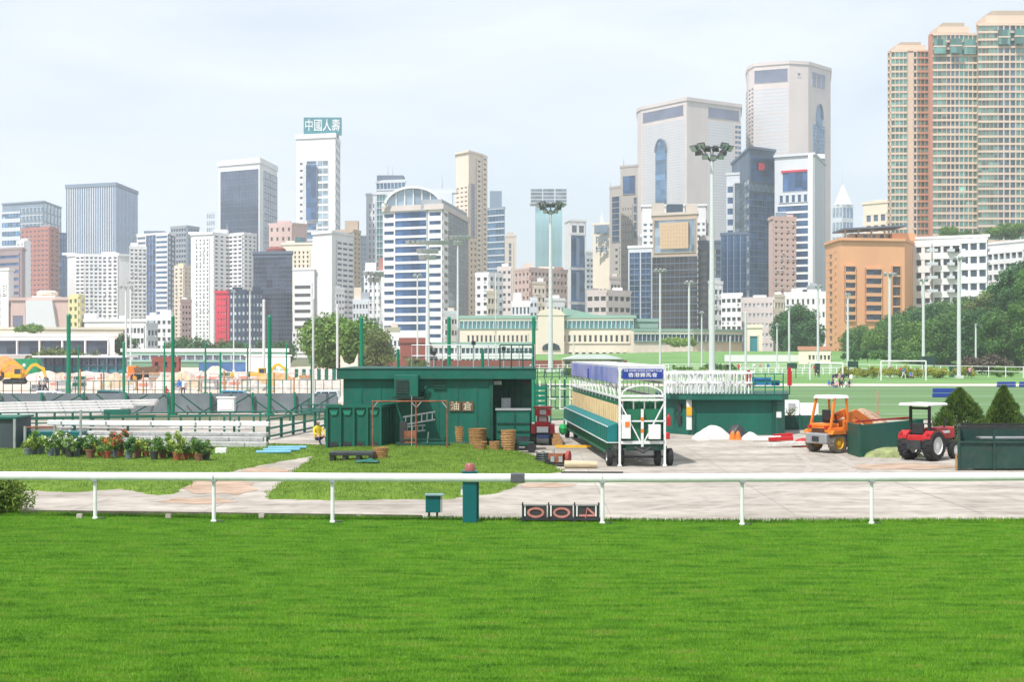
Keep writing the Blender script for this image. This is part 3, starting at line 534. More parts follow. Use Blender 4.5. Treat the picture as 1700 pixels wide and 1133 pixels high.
B('apartment_tower', 'white slab with small windows behind the gold panelled tower', [(1066, 765), (1172, 760)], 341, w_white, [[D(2, 20, g_winb, .5, .4, (0, .2, .1, .9)), D(2, 20, g_winb, .5, .4, (.85, 1, .1, .9))]], roof=(('box', .8, 20, 4, w_white),))
# ---- the pair of big stone towers
r, q, h, Yn = B('office_tower', 'broad pinkish stone tower with an arched window and dark top bands', [(1058, 1050), (1064, 1040), (1140, 1000), (1230, 1030)], 165, w_stone, [None, [D(1, 46, g_silver, .98, .6, (.04, .97, .42, .93), sm=w_stone, p=.15), D(1, 14, g_blue, .95, .5, (.04, .97, .12, .40), sm=w_stone, p=.4), D(1, 1, g_violet, .98, .98, (.04, .94, .945, .985), p=.3)], [D(1, 46, g_silver, .98, .6, (.38, .86, .42, .93), sm=w_stone, p=.15), D(1, 1, g_violet, .98, .98, (.38, .97, .945, .985), p=.3), D(3, 18, g_winb, .4, .35, (.22, .5, .1, .5)), D(2, 40, g_navy, .9, .55, (.88, 1, .1, .93), p=.4)]], depth=40, cap=2.5)
a, u, nrm, ln = face_frame(q[1], q[2])
arcp = [(-5.5, 0)] + [(-5.5 * math.cos(t), 38 + 9 * math.sin(t)) for t in np.linspace(0, math.pi, 11)] + [(5.5, 0)]
c = a + u * (ln * .46) + nrm * .25; rot = math.atan2(u.y, u.x)
MB().extr(arcp, -.8, .1).build('arched_window', g_blue, r, (c.x, c.y, h * .60), rot)
m = MB()
for p1, p2 in zip(arcp[1:-2], arcp[2:-1]): m.bar((p1[0], -.9, p1[1]), (p2[0], -.9, p2[1]), 1.2, 1.0)
m.build('arch_trim', w_slate, r, (c.x, c.y, h * .60), rot)
r, q, h, Yn = B('office_tower', 'tallest pinkish stone tower with a rounded corner and curved side window', [(1239, 1085), (1243, 1068), (1252, 1056), (1310, 1046), (1342, 1050), (1379, 1075)], 104, w_stone, [D(2, 52, g_winb, .7, .5, (0, 1, .2, .93)), D(2, 52, g_winb, .7, .5, (0, 1, .2, .93)), [D(1, 58, g_silver, .98, .6, (.02, .97, .2, .92), sm=w_stone, p=.15), D(1, 1, g_violet, .98, .98, (.0, .97, .94, .985), p=.3)], [D(1, 1, g_slate if False else g_violet, .6, .5, (.4, .62, .955, .975), p=.3)], [D(3, 1, g_violet, .95, .98, (.15, .75, .93, .98), p=.3), D(4, 50, g_blue, .97, .8, (.2, .72, .15, .80), sm=w_bluegrey, p=.2)]], depth=40, cap=2.5)
a, u, nrm, ln = face_frame(q[4], q[5]); c = a + u * (ln * .46) + nrm * .3
arcp = [(-4.2, 0)] + [(-4.2 * math.cos(t), 6 + 11 * math.sin(t)) for t in np.linspace(0, math.pi, 11)] + [(4.2, 0)]
MB().extr(arcp, -.6, .1).build('arched_window', g_blue, r, (c.x, c.y, h * .79), math.atan2(u.y, u.x))
m = MB()
for p1, p2 in zip(arcp[4:-2], arcp[5:-1]): m.bar((p1[0], -.8, p1[1]), (p2[0], -.8, p2[1]), 1.2, 1.0)
m.build('arch_trim', w_slate, r, (c.x, c.y, h * .79), math.atan2(u.y, u.x))
r, q, h, Yn = B('office_tower', 'dark blue glass tower with a red emblem at its top', [(1215, 760), (1244, 700), (1286, 712)], 246, w_slate, [[D(7, 30, g_grey, .92, .85, (0, 1, 0, .86), sm=w_slate, pm=w_slate, p=.2)], [D(1, 1, g_navy, .96, .96, (.03, .97, .845, .97), p=.2), D(5, 1, g_pale, .5, .9, (0, 1, .80, .84)), D(6, 26, g_navy, .94, .86, (0, 1, 0, .79), sm=w_slate, pm=w_slate, p=.2)]], roof=(('box', .6, 40, 3, w_slate),))
a, u, nrm, ln = face_frame(q[1], q[2]); c = a + u * (ln * .42) + nrm * .8
MB().box(0, 0, 0, 3.4, .4, 3.6).box(2.2, 0, 1, .9, .4, 2).build('emblem', w_red, r, (c.x, c.y, h * .90), math.atan2(u.y, u.x))
r, q, h, Yn = B('office_tower', 'white framed tower with dark blue horizontal bands and shaded grey side', [(1286, 700), (1352, 690), (1370, 730)], 256, w_lgrey, [[D(1, 1, g_navy, .97, .97, (.2, .84, .825, .93), p=.2), D(5, 1, g_navy, .5, .9, (.1, .86, .77, .81)), D(1, 20, g_navy, .99, .70, (.08, .85, .0, .76), sm=w_white, p=.5)], None], roof=(('box', .75, 26, 8, w_white), ('box', .15, 16, 5, w_lgrey)))
a, u, nrm, ln = face_frame(q[0], q[1]); c = a + u * (ln * .92) + nrm * .3; MB().box(0, 0, 0, 2.4, 1.6, h).build('corner_pier', w_white, r, (c.x, c.y, 0), math.atan2(u.y, u.x))
c = a + u * (ln * .5) + nrm * .5
text('ROYAL', 2.0, w_red, r, (c.x, c.y - .3, h * .915), name='red_sign', sx=1.6) if False else MB().box(0, 0, 0, 13, .3, 1.0).build('red_sign', w_red, r, (c.x, c.y, h * .918), math.atan2(u.y, u.x))
B('apartment_tower', 'slim pinkish apartment tower in front of the white banded tower', [(1276, 612), (1283, 602), (1321, 606)], 362, w_pink, [None, D(4, 24, g_win, .35, .35, ac=.3)], roof=(('box', .45, 16, 8, w_bluegrey), ('box', .75, 14, 4, w_pink)))
B('office_tower', 'medium blue glass block beside the brown block', [(1197, 646), (1240, 640)], 388, w_slate, [D(4, 16, g_navy, .97, .94, sm=w_slate, pm=w_lgrey, p=.25)])
B('office_tower', 'narrow white edged tower above the medium blue block', [(1206, 735), (1240, 730)], 288, w_lgrey, [[D(1, 10, g_navy, .9, .55, (.05, .35, .35, .95)), D(1, 1, g_grey, .95, .95, (.4, .98, .3, .97))]])
B('office_tower', 'brown and grey striped block behind the tallest floodlight pole', [(1159, 652), (1197, 650)], 402, w_slate, [[D(1, 16, g_brown, .95, .8, (0, .4, 0, .95)), D(2, 16, g_dark, .9, .7, (.5, 1, 0, .95), pm=w_beige)]], roof=(('box', .4, 24, 8, w_stone),))
B('apartment_block', 'low white block with balconies right of the tallest floodlight pole', [(1198, 525), (1232, 520)], 490, w_white, [D(4, 7, g_win, .7, .42, ac=.4)])
B('apartment_block', 'low grey white block under the slim pink tower', [(1228, 535), (1284, 530)], 497, w_stone, [D(8, 6, g_winlt, .5, .4)], roof=(('box', .6, 20, 4, w_white),))
B('apartment_block', 'low cream block left of the orange building', [(1304, 506), (1372, 500)], 488, w_white, [D(8, 5, g_win, .4, .4, ac=.3)], roof=(('box', .3, 16, 6, w_white), ('box', .7, 20, 5, w_lgrey)))
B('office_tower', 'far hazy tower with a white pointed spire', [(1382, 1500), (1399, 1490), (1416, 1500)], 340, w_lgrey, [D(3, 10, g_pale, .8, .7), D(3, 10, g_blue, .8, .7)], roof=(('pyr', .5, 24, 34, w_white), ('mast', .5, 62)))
B('apartment_tower', 'cream block with large dark window pairs left of the tall apartments', [(1433, 640), (1475, 630)], 335, w_cream, [[D(3, 14, g_winb, .6, .62, (.1, .95, .0, .94))]], roof=(('box', .7, 20, 3, w_cream),))

# ---- low infill blocks that crowd the foot of the skyline
infill = [(594, 608, 393, 960, w_bluegrey, g_teal, 'slim teal grey tower peeping out left of the pale wing', 3, 22), (572, 590, 468, 700, w_beige, g_win, 'narrow beige block behind the round tree top', 3, 12), (736, 760, 520, 470, w_white, g_win, 'low white block at the foot of the arched office shaded side', 4, 4), (884, 906, 470, 690, w_peach, g_win, 'peach annex before the pink block', 3, 8), (925, 942, 452, 780, w_redbrown, g_win, 'salmon edge block behind the white framed tower', 2, 12),
          (972, 986, 420, 900, w_lgrey, g_win, 'pale narrow block between the white framed and cream towers', 2, 18), (1060, 1072, 395, 800, w_white, g_winb, 'white sliver block above the split blue block', 2, 16), (1160, 1176, 372, 780, w_stone, g_win, 'stone coloured sliver left of the tallest floodlight mast', 2, 16), (1232, 1246, 330, 860, w_lgrey, g_navy, 'pale narrow tower squeezed beside the dark blue tower', 2, 22), (1284, 1306, 492, 545, w_cream, g_win, 'small cream block behind the dense dark tree', 4, 5),
          (1340, 1362, 478, 560, w_lgrey, g_winb, 'small grey rooftop block behind the low cream block', 4, 5), (640, 664, 548, 420, w_cream, g_win, 'tiny cream block at the foot of the arched office', 5, 2), (300, 318, 500, 640, w_pink, g_win, 'pink narrow block below the slim cream tower', 3, 9), (243, 262, 540, 530, w_lgrey, g_win, 'pale grey low block left of the stepped white block', 3, 3), (1012, 1030, 462, 640, w_stone, g_win, 'stone block at the foot of the concrete tower', 3, 8),
          (436, 448, 470, 640, w_lgrey, g_win, 'pale sliver between the navy dotted block and the dark glass block', 1, 10), (556, 572, 480, 660, w_white, g_winb, 'white narrow block beside the blank gable tower', 3, 10), (808, 826, 486, 610, w_cream, g_win, 'cream narrow block before the grey-white block', 3, 6), (905, 938, 498, 590, w_white, g_win, 'low white block in front of the pink block end', 5, 4), (1176, 1200, 470, 560, w_white, g_winb, 'white low block behind the tallest floodlight mast', 3, 7)]
for i, (a_, b_, tp, Y, wl_, gg, lb, nx, ny) in enumerate(infill):
    B('infill_block', lb, [(a_, Y), (b_, Y + 4)], tp, wl_, [D(nx, ny, gg, .5 + .1 * (i % 3), .42 + .05 * (i % 2), (.05, .95, .02, .96), ac=.35)], roof=(('box', .3 + .1 * (i % 4), (b_ - a_) * .45, 3 + i % 4, (w_white, w_grey, w_beige)[i % 3]),))
# ---- the orange building with a roof canopy
r, q, h, Yn = B('civic_building', 'orange brick building with black window slots and a roof canopy', [(1371, 440), (1396, 420), (1502, 424), (1527, 450)], 398, w_orange, [D(1, 14, g_dark, .3, .6, (.1, .7, .05, .92), p=.3), [D(1, 7, g_dark, .97, .62, (.06, .22, .34, .80), p=.6), D(1, 6, g_dark, .98, .62, (.38, .63, .34, .78), p=.6), D(1, 5, g_brown, .95, .86, (.80, .93, .38, .80), p=.4)], None], depth=22, cap=.8)
z0 = h + .5; m = MB(); mid = (X(1453, 430) - r.location.x)
MB().extr([(-9.5, 0), (9.8, 1.1), (9.8, 1.5), (-9.5, .5)], -3, 12).build('roof_canopy', w_slate, r, (mid, 0, z0 + 3.3))
for x in (-8, -4, 0, 4, 8): MB().box(mid + x, 1, z0, .5, .5, 3.6).build('canopy_column', w_tan, r)
MB().box(mid + 1, 5, z0, 14, 5, 2.6).build('penthouse', w_apt, r)
for x in (-5, -2.5, 0, 2.5, 5): MB().box(mid + 1 + x, 2.42, z0 + .4, 1.1, .1, 1.8).build('window', g_dark, r)
MB().box(mid + 9.4, 4, z0, 7, 9, 2.5).build('roof_wall', w_orange, r)
# ---- three tall apartment towers on the hillside
def apt(label, pts, top, faces, base, rooftop):
    r, q, h, Yn = B('apartment_tower', label, pts, top, w_apt, faces, depth=24, base=base, cap=.5)
    for (a, b, c, d, hh) in rooftop:
        x0, x1 = X(a, Yn) - r.location.x, X(b, Yn) - r.location.x; MB().box((x0 + x1) / 2, 8, h + c, x1 - x0, 12, hh).build('roof_crown', d, r)
    return r
FA = lambda nx, r_=(0, 1, 0, 1), g=g_green, w=.84, h=.70, sm=None, pm=None: D(nx, 31, g, w, h, r_, sm=sm or w_apt, pm=pm or w_apt)
apt('tall peach apartment tower nearest the sky gap, with a slim blank strip', [(1475, 560), (1479, 557.4), (1506, 557), (1522, 557), (1548, 557)], 84, [FA(1), FA(4, g=g_green), [FA(1, (.62, 1, 0, 1), g=g_dark, w=.7)], FA(4, g=g_green, sm=w_aptred, pm=w_aptred)], 38, [(1490, 1540, 1, w_apt, 1.8), (1498, 1532, 2.8, w_tan, 1.2)])
apt('taller middle apartment tower in peach and brick red with glazed top corners', [(1548, 548.3), (1571, 548), (1592, 548), (1622, 548.3)], 56, [FA(3, pm=w_aptred), FA(3, g=g_bay, w=.8, h=.7), FA(4)], 40, [(1560, 1612, 1, w_apt, 2.4), (1568, 1604, 3.4, w_tan, 1.4)])
apt('tallest apartment tower cut by the picture edge, in peach with glazed bays', [(1623, 546.3), (1656, 546), (1686, 546), (1725, 546.3), (1760, 547)], 40, [FA(5, pm=w_aptred), FA(3, g=g_bay, w=.8, h=.72), FA(5), FA(4)], 40, [(1640, 1740, 1, w_apt, 3.0), (1650, 1728, 4.0, w_tan, 1.8)])
for o in [o for o in C.objects if o.get('label', '').startswith(('taller middle', 'tallest apartment'))]:
    hh = max(c.bound_box[6][2] for c in o.children if c.name.startswith('wall'))
    for dx in (-5.8, 0, 5.8):
        MB().box(dx, -2.6 if dx == 0 else -1.2, hh - 8.0, 4.4, 1.2, 5.6).build('glazed_bay', g_green, o)
        MB().box(dx, -2.75 if dx == 0 else -1.35, hh - 5.4, 4.6, 1.2, .5).build('bay_sill', w_apt, o)
for px in (1547.5, 1622.5):
    o = MB().box(0, 0, 0, 1.6, 3, 84).build('red_pilaster', w_aptred); o.location = (X(px, 549), 550, 42)
    o.parent = [t for t in C.objects if t.get('label', '').startswith('taller middle')][0]; o.location = o.location - o.parent.location
# ---- white terrace apartments in front of them
r, q, h, Yn = B('apartment_block', 'long white terrace of flats with deep balconies above the trees', [(1500, 440), (1550, 436), (1596, 432), (1640, 428)], 392, w_white, [[D(3, 5, g_win, .6, .45, (.1, .95, .25, .95), p=1.0, ac=.3)], D(3, 5, g_win, .72, .5, (0, 1, .25, .95), p=1.4, ac=.3), D(3, 5, g_winb, .75, .52, (0, 1, .25, .97), p=1.4)], depth=14, base=10, cap=.8)
for k, (px, z) in enumerate(((1540, 0), (1575, 0), (1585, 0), (1625, 0))):
    for j in range(5): MB().box(X(px, 436) - r.location.x, -2.4, (h * .26 + j * h * .145), 3.2, 2.0, .9).build('balcony', w_lgrey, r)
B('apartment_block', 'upper white flats with a strip of glazing at the picture edge', [(1640, 470), (1700, 455), (1760, 450)], 398, w_white, [D(6, 4, g_grey, .75, .55, (0, 1, .35, .9), p=.5), D(5, 4, g_grey, .75, .55, (0, 1, .35, .9))], depth=14, base=14, cap=.8)
# ---- long sandstone hall with green roof at the far end of the field
Yh = 455
r, q, h, Yn = B('long_hall', 'long sandstone hall with a pale green glazed upper storey', [(763, Yh + 8), (1052, Yh)], 527, w_sandst, [[D(40, 1, g_teal, .8, .88, (0, 1, .76, .95), sm=w_roofgrn, pm=w_lgrey, p=.3), D(14, 1, g_win, .45, .62, (.04, .4, .42, .66), p=.3), D(14, 1, g_win, .45, .62, (.56, .98, .42, .66), p=.3), D(13, 1, g_win, .45, .62, (.1, .4, .06, .26), p=.3), D(9, 1, g_win, .5, .62, (.62, .97, .06, .26), p=.3)]], depth=18, cap=1.0, capm=w_roofgrn)
cx = X(915, Yh) - r.location.x
MB().box(cx, -1.5, 0, 8.4, 4, h + .6).build('centre_bay', w_sandst, r)
MB().extr([(cx - 4.6, h + .6), (cx - 3.2, h + 2.2), (cx, h + 3.0), (cx + 3.2, h + 2.2), (cx + 4.6, h + .6)], -3.7, 1).build('pediment', w_sandst, r)
MB().extr([(cx + 4, h + .6), (cx + 16, h + .6), (cx + 13, h + 1.2), (cx + 4, h + 3.2)], -1.5, 6).build('roof', w_roofgrn, r)
MB().extr([(cx - 2.8, 4.0)] + [(cx - 2.8 * math.cos(t), 4.6 + 1.6 * math.sin(t)) for t in np.linspace(0, math.pi, 9)] + [(cx + 2.8, 4.0)], -3.9, -3.4).build('arched_window', g_dark, r)
B('long_hall_wing', 'lower sandstone wing with a green flat roof curving towards the field', [(1052, Yh - 6), (1150, Yh - 2), (1232, Yh + 14)], 549, w_sandst, [[D(14, 1, g_winb, .86, .8, (0, 1, .66, .92), pm=w_lgrey, sm=w_roofgrn), D(7, 1, g_win, .4, .5, (.1, .9, .1, .36))], [D(12, 1, g_winb, .86, .8, (0, 1, .66, .92), pm=w_lgrey, sm=w_roofgrn), D(4, 1, g_win, .4, .5, (0, .6, .1, .36))]], depth=20, cap=.8, capm=w_roofgrn)
B('pavilion', 'pale green glazed storey above the sandstone wing', [(1052, Yh + 8), (1092, Yh + 9)], 533, w_roofgrn, [D(8, 1, g_teal, .85, .6, (0, 1, .4, .95))], depth=16, cap=1)
B('kiosk', 'small cream block with green doorway at the end of the sandstone wing', [(1238, 445), (1266, 442)], 543, w_sandst, [[D(1, 1, w_teal, .9, .9, (.25, .75, .1, .8))]], depth=8)
B('low_hall', 'low white hall with a curved roof beside the arched office', [(640, 400), (708, 396)], 557, w_white, [D(10, 2, g_winb, .6, .4)], depth=12)
B('brick_hall', 'dark brick red block partly behind the green shed', [(664, 330), (712, 326)], 567, w_brick, [D(1, 1, w_mauve, .9, .3, (.1, .9, .3, .5))], depth=12)
B('low_stand', 'low white and glass building with a green roof edge behind the roof railing', [(712, 335), (765, 330), (884, 334)], 572, w_white, [D(6, 2, g_winb, .75, .5), D(16, 2, g_winb, .75, .5, pm=w_lgrey)], cap=.7, capm=w_roofgrn)
o = MB().box(0, 0, 0, 62, .4, 1.9).build('boundary_wall', w_brick, None, (X(800, 300), 305, -.1)); tag(o, 'long brick red boundary wall across the far field', 'wall')
o = MB().extr([(-6.5, 0), (6.5, 0), (3, .9), (-3, .9)], -4, 4).build('roof', w_lgrey)
pv = thing('pavilion', 'small field pavilion with a low green hipped roof', 'pavilion', (X(985, 300), 303, 0)); o.parent = pv; o.location = (0, 0, 2.1)
MB().box(0, 0, 0, 13, 6, 2.1).build('wall', w_tan, pv)
for i in range(9): MB().box(-5.4 + i * 1.35, -3.05, .7, 1.0, .12, 1.0).build('window', g_dark, pv)
# ---- low structures at the left
r, q, h, Yn = B('spectator_stand', 'low white building with a long dark glass band and flat roof', [(-80, 345), (190, 335)], 557, w_white, [[D(7, 1, g_dark, .95, .9, (0, .97, .38, .88), sm=w_lgrey, pm=w_white, p=.8)]], depth=14, cap=.6)
B('spectator_stand', 'upper cream terrace behind the long dark glass band', [(-80, 372), (62, 366), (205, 372)], 546, w_cream, [D(5, 1, g_dark, .94, .8, (0, 1, .55, .9), pm=w_white), None], depth=12, cap=.6)
r, q, h, Yn = B('field_hut', 'long low hut with green panels, pale doors and a flat white roof', [(64, 252), (210, 246)], 594, w_slate, [[D(9, 1, w_teal, .86, .9, (.08, 1, .02, .45), pm=w_slate), D(9, 1, g_dark, .9, .9, (.08, 1, .5, .97), pm=w_slate)]], depth=6, cap=.0)
MB().box(0, 2.5, h, 16.4, 8, .3).build('roof', w_white, r)
for x in (-3, -1.2, 1.0, 4.8, 6.2): MB().box(x, q[0][1] - .25 + (x + 8) * -.04, .9, .6, .2, .8).build('door_panel', w_cream, r)
r, q, h, Yn = B('white_stand', 'long low green terrace with a thin white roof left of the round tree', [(205, 330), (475, 325)], 583, wm('terrace_green', 120, 160, 132), [D(18, 1, g_grey, .9, .55, (0, 1, .35, .9), p=.2, pm=w_lgrey, sm=w_roofgrn)], depth=8, cap=.8, capm=w_white)
B('site_office', 'plain white site office box behind the second yellow excavator', [(408, 245), (482, 242)], 591, w_white, [D(4, 1, w_roofgrn, .8, .3, (.5, 1, .05, .4), p=.1)], depth=5, cap=.2)
B('brick_hut', 'small dark red hut beside the tall green posts', [(255, 262), (300, 258)], 594, w_brick, [D(3, 1, g_dark, .4, .4)], depth=5, cap=.2)
B('red_roof_house', 'small white house with a low terracotta roof by the far trees', [(1326, 330), (1380, 326)], 580, w_cream, [D(6, 1, g_winb, .6, .5, (.3, 1, .3, .85))], depth=6, cap=.9, capm=w_aptred)
o = MB().box(0, 0, 0, 19, .5, 1.6).build('retaining_wall', w_white, None, (X(1272, 335), 337, 1.2)); tag(o, 'white retaining wall along the top of the far grass bank', 'wall')
B('marquee', 'blue and purple advertising board wall far left behind the excavator field', [(330, 268), (412, 265)], 603, M('board_blue', S(70, 110, 160, .8), var=.3, scale=.4), [None], depth=1, cap=.1)
# ================================================================== trees
def leaf_cloud(centres, radii, per, size, squash=.8, rng=RNG):
    vs = []
    for c, rad in zip(centres, radii):
        n = int(per * rad * rad); d = rng.normal(size=(n, 3)); d /= np.linalg.norm(d, axis=1)[:, None]
        rr = rad * (1 - .75 * rng.random(n) ** 1.5); p = d * rr[:, None]; p[:, 2] *= squash; p += np.array(c)
        a = rng.normal(size=(n, 3)); a /= np.linalg.norm(a, axis=1)[:, None]; a = a * .75 + d * .0
        b = np.cross(a, d + rng.normal(size=(n, 3)) * .5); b /= np.linalg.norm(b, axis=1)[:, None] + 1e-9
        s = size * (.6 + .8 * rng.random(n))[:, None]; a = a * s; b = b * s * .62
        vs.append(np.stack([p - a * .6, p + b * .6, p + a, p - b * .6], 1))
    v = np.concatenate(vs).reshape(-1, 3); return v, np.arange(len(v)).reshape(-1, 4)
mat_bark = M('bark', (.085, .068, .05), rough=.95, var=.35, scale=4, bump=.6)
def tree(label, x, y, z, wdt, hgt, mat, name='tree', nclump=26, size=None, trunk=.16, group=None, per=26, low=.2, squash=.85, seed=0):
    rng = np.random.default_rng(seed + int(abs(x) * 13 + y)); root = thing(name, label, 'tree' if 'tree' in name else 'shrub', (x, y, z), group=group)
    cs, rs = [], []; R2 = wdt / 2
    for i in range(nclump):
        while True:
            p = rng.uniform(-1, 1, 3)
            if .25 < np.linalg.norm(p) < 1: break
        r_ = min(R2 * rng.uniform(.22, .40), hgt * (1 - low) * rng.uniform(.3, .42)); ez = hgt * (1 - low) / 2
        cs.append((p[0] * (R2 - r_ * .7), p[1] * (R2 - r_ * .7), hgt * low + ez + p[2] * (ez - r_ * .6))); rs.append(r_)
    scale_n = max(.3, (R2 / 5.0)); v, f = leaf_cloud(cs, np.array(rs), per * 3.2 / scale_n ** 1.0, size or .36 * scale_n ** .6, squash, rng)
    link('crown', mesh_np('crown', v, f, mat), root)
    m = MB(); t0 = Vector((0, 0, -.2)); t1 = Vector((rng.uniform(-.3, .3), rng.uniform(-.3, .3), hgt * max(low + .12, .3)))
    m.tube(t0, t1, hgt * trunk * .28, hgt * trunk * .17, 9)
    for c in cs[::max(1, nclump // 9)]:
        e = Vector(c); k = t0.lerp(t1, rng.uniform(.6, 1)); midp = k.lerp(e, .5) + Vector((0, 0, -.04 * hgt)); m.tube(k, midp, hgt * trunk * .10, hgt * trunk * .07, 6); m.tube(midp, e, hgt * trunk * .07, hgt * trunk * .02, 6)
    m.build('trunk', mat_bark, root, smooth=True); return root
lf_mid = leafmat('leaf_mid', (.16, .27, .05), (.07, .15, .03), scale=.5); lf_dark = leafmat('leaf_dark', (.105, .205, .045), (.042, .105, .028), scale=.35)
lf_deep = leafmat('leaf_deep', (.075, .17, .05), (.030, .085, .032), scale=.35); lf_lime = leafmat('leaf_lime', (.26, .36, .07), (.13, .22, .04), scale=.8); lf_olive = leafmat('leaf_olive', (.16, .20, .07), (.08, .11, .035), scale=.6)
lf_yel = leafmat('leaf_yellow', (.34, .34, .05), (.17, .20, .03), scale=.5)
tree('big round broadleaf tree rising behind the green shed and fence', X(556, 220), 222, 0, 16.2, 9.8, lf_mid, nclump=64, low=.02, per=34, seed=1)
tree('lower olive side of the round tree next to the brick hall', X(628, 215), 216, 0, 7.6, 7.6, lf_olive, nclump=26, low=.02, seed=2)
tree('dark dense tree standing between the field lamps and the orange building', X(1326, 400), 402, .5, 17.5, 16.5, lf_deep, nclump=60, low=.0, per=40, seed=3)
T_ = [(1432, 385, 13, 11.5, lf_dark, 'shorter dark tree left of the hillside wood beneath the orange building'), (1470, 365, 12, 11, lf_mid, 'mid green tree at the foot of the orange building'), (1518, 360, 17, 14.5, lf_dark, 'dark tree below the left end of the white terrace'), (1560, 352, 17, 16, lf_deep, 'tall dark tree below the middle of the white terrace'),
      (1605, 345, 16, 16.5, lf_dark, 'tall dark tree behind the tallest field lamp at the edge'), (1648, 322, 15, 18.5, lf_olive, 'greyish olive tree next to the big dark tree at the edge'), (1690, 292, 14, 21, lf_deep, 'largest dark tree towering at the picture edge'), (1726, 275, 12, 22, lf_dark, 'dark tree half cut by the picture edge'), (1660, 283, 9, 12.5, lf_dark, 'lower dark tree in front of the largest one')]
T_ += [(1490, 395, 15, 15, lf_dark, 'dark tree just right of the orange building foot'), (1540, 392, 18, 17.5, lf_deep, 'dark tree crown touching the white terrace balconies'), (1585, 380, 18, 18.5, lf_dark, 'dense crown under the middle of the white terrace'), (1630, 370, 18, 18.5, lf_deep, 'dense crown under the right end of the white terrace'), (1672, 352, 18, 23, lf_dark, 'high dark crown behind the greyish olive tree'), (1712, 340, 18, 27, lf_deep, 'highest crown at the picture edge behind the others'), (1620, 318, 13, 14, lf_deep, 'middle height dark tree right of the tallest field lamp'), (1575, 322, 13, 13, lf_dark, 'middle height dark tree left of the tallest field lamp'), (1530, 330, 13, 12.5, lf_mid, 'middle height green tree beside the field lamp below the terrace')]
for i, (px, Y, wd, hg, mt, lb) in enumerate(T_): tree(lb, X(px, Y), Y, float(max(0, hill_h(X(px, Y), Y))), wd, hg, mt, nclump=54, low=.0, per=36, seed=20 + i, group='trees on the far slope')
for i, (px, py, Y, wd, hg, mt, lb) in enumerate([(48, 548, 356, 9, 2.6, lf_mid, 'low rounded hedge on the roof of the cream terrace'), (110, 700, 262, 15, 4.5, lf_olive, 'olive hedge in front of the long dark glass band'), (208, 700, 345, 9, 8.6, lf_deep, 'dark tree block behind the pale lamp poles at left'),
        (320, 700, 345, 14, 7.4, lf_deep, 'far dark tree row below the white apartment tower'), (380, 700, 345, 13, 6.6, lf_deep, 'far dark tree row below the red facade'), (455, 700, 345, 12, 6.9, lf_deep, 'far dark tree row below the dark glass block'), (690, 700, 205, 4.5, 3.0, lf_olive, 'small olive bush above the shed roof'),
        (1575, 393, 520, 10, 6, lf_mid, 'small tree at the foot of the middle apartment tower'), (1612, 395, 515, 9, 5, lf_dark, 'dark bush at the foot of the apartment towers'), (1670, 388, 515, 18, 6, lf_mid, 'green hedge below the tallest apartment tower'), (1640, 622, 235, 9, 3.6, M('leaf_brown', (.10, .075, .055), var=.4, scale=.8), 'brown bare shrub mound at the edge of the field'),
        (1668, 624, 214, 4.5, 1.7, lf_mid, 'small green bush in front of the brown shrub mound'), (1440, 596, 300, 12, 2.6, lf_deep, 'dark clipped hedge right of the terracotta-roofed house'), (1500, 598, 290, 14, 2.8, lf_dark, 'dark hedge behind the white field fence'), (1128, 570, 430, 14, 3.5, lf_lime, 'lime green shrubs above the sandstone wing')]):
    tree(lb, X(px, Y), Y, Z(py, Y) - hg * .35 if Y > 400 or px in (48,) else max(0, Z(py, Y) - .5), wd, hg, mt, name='shrub', nclump=22, low=0, seed=60 + i, trunk=.1, per=40)
for i, (px, py, wd) in enumerate(((1448, 614, 5.5), (1502, 612, 5), (1545, 613, 6), (1570, 614, 4), (1420, 616, 4), (1620, 612, 4))):
    tree('low yellow green flowering shrub along the field edge, %s of six' % ('second', 'third', 'fourth', 'fifth', 'leftmost', 'rightmost')[i], X(px, 205), 205 + i, 0, wd, 1.7, lf_yel, name='shrub', nclump=14, low=0, seed=90 + i, trunk=.1, group='yellow shrubs along the field', per=50)
# ================================================================== things near the camera
m_white, m_whitep = mat_white, mat_whitep
m_green = M('green_paint', S(0, 98, 82, .92), rough=.55, var=.16, scale=1.1, dirt=.22, streak=(1, 1, .22))
m_greend = M('dark_green_paint', S(4, 80, 66, .9), rough=.55, var=.2, scale=1.2, dirt=.25)
m_green2 = M('pole_green', S(0, 118, 86, 1.0), rough=.45, var=.08); m_dkgreen = M('bin_green', S(30, 66, 58, .9), rough=.55, var=.2, scale=1.0, dirt=.2)
m_black = M('black_rubber', (.022, .022, .024), rough=.8, var=.3, scale=6); m_dark = M('dark_metal', (.035, .037, .04), rough=.5, var=.3)
m_steel = M('galvanised_steel', (.42, .43, .44), rough=.4, metal=.5, var=.15, scale=3); m_pole = M('pale_pole', S(214, 217, 218, .85), rough=.45, var=.05)
m_red = M('red_paint', S(192, 34, 40, .9), rough=.42, var=.18, dirt=.2); m_orange = M('orange_paint', S(228, 124, 42, .95), rough=.4, var=.12, dirt=.15); m_yellow = M('yellow_paint', S(236, 180, 40, .9), rough=.45, var=.12, dirt=.1)
m_wick = M('wicker', S(196, 150, 100, .8), rough=.9, var=.35, scale=14, bump=.6); m_rust = M('rusty_pipe', S(150, 92, 66, .8), rough=.8, var=.35, scale=5)
m_blue = M('blue_panel', S(28, 62, 150, .9), rough=.5, var=.1); m_teal = M('teal_paint', S(8, 96, 98, .95), rough=.4, var=.08); m_lamp = M('lamp_red', S(170, 96, 92, .8), rough=.4, var=.1)
m_tarp = M('grey_screen', S(126, 136, 142, .8), rough=.85, var=.15, scale=1.0); m_cloth = M('white_sack', S(226, 224, 218, .85), rough=.9, var=.15, scale=4, dirt=.25)
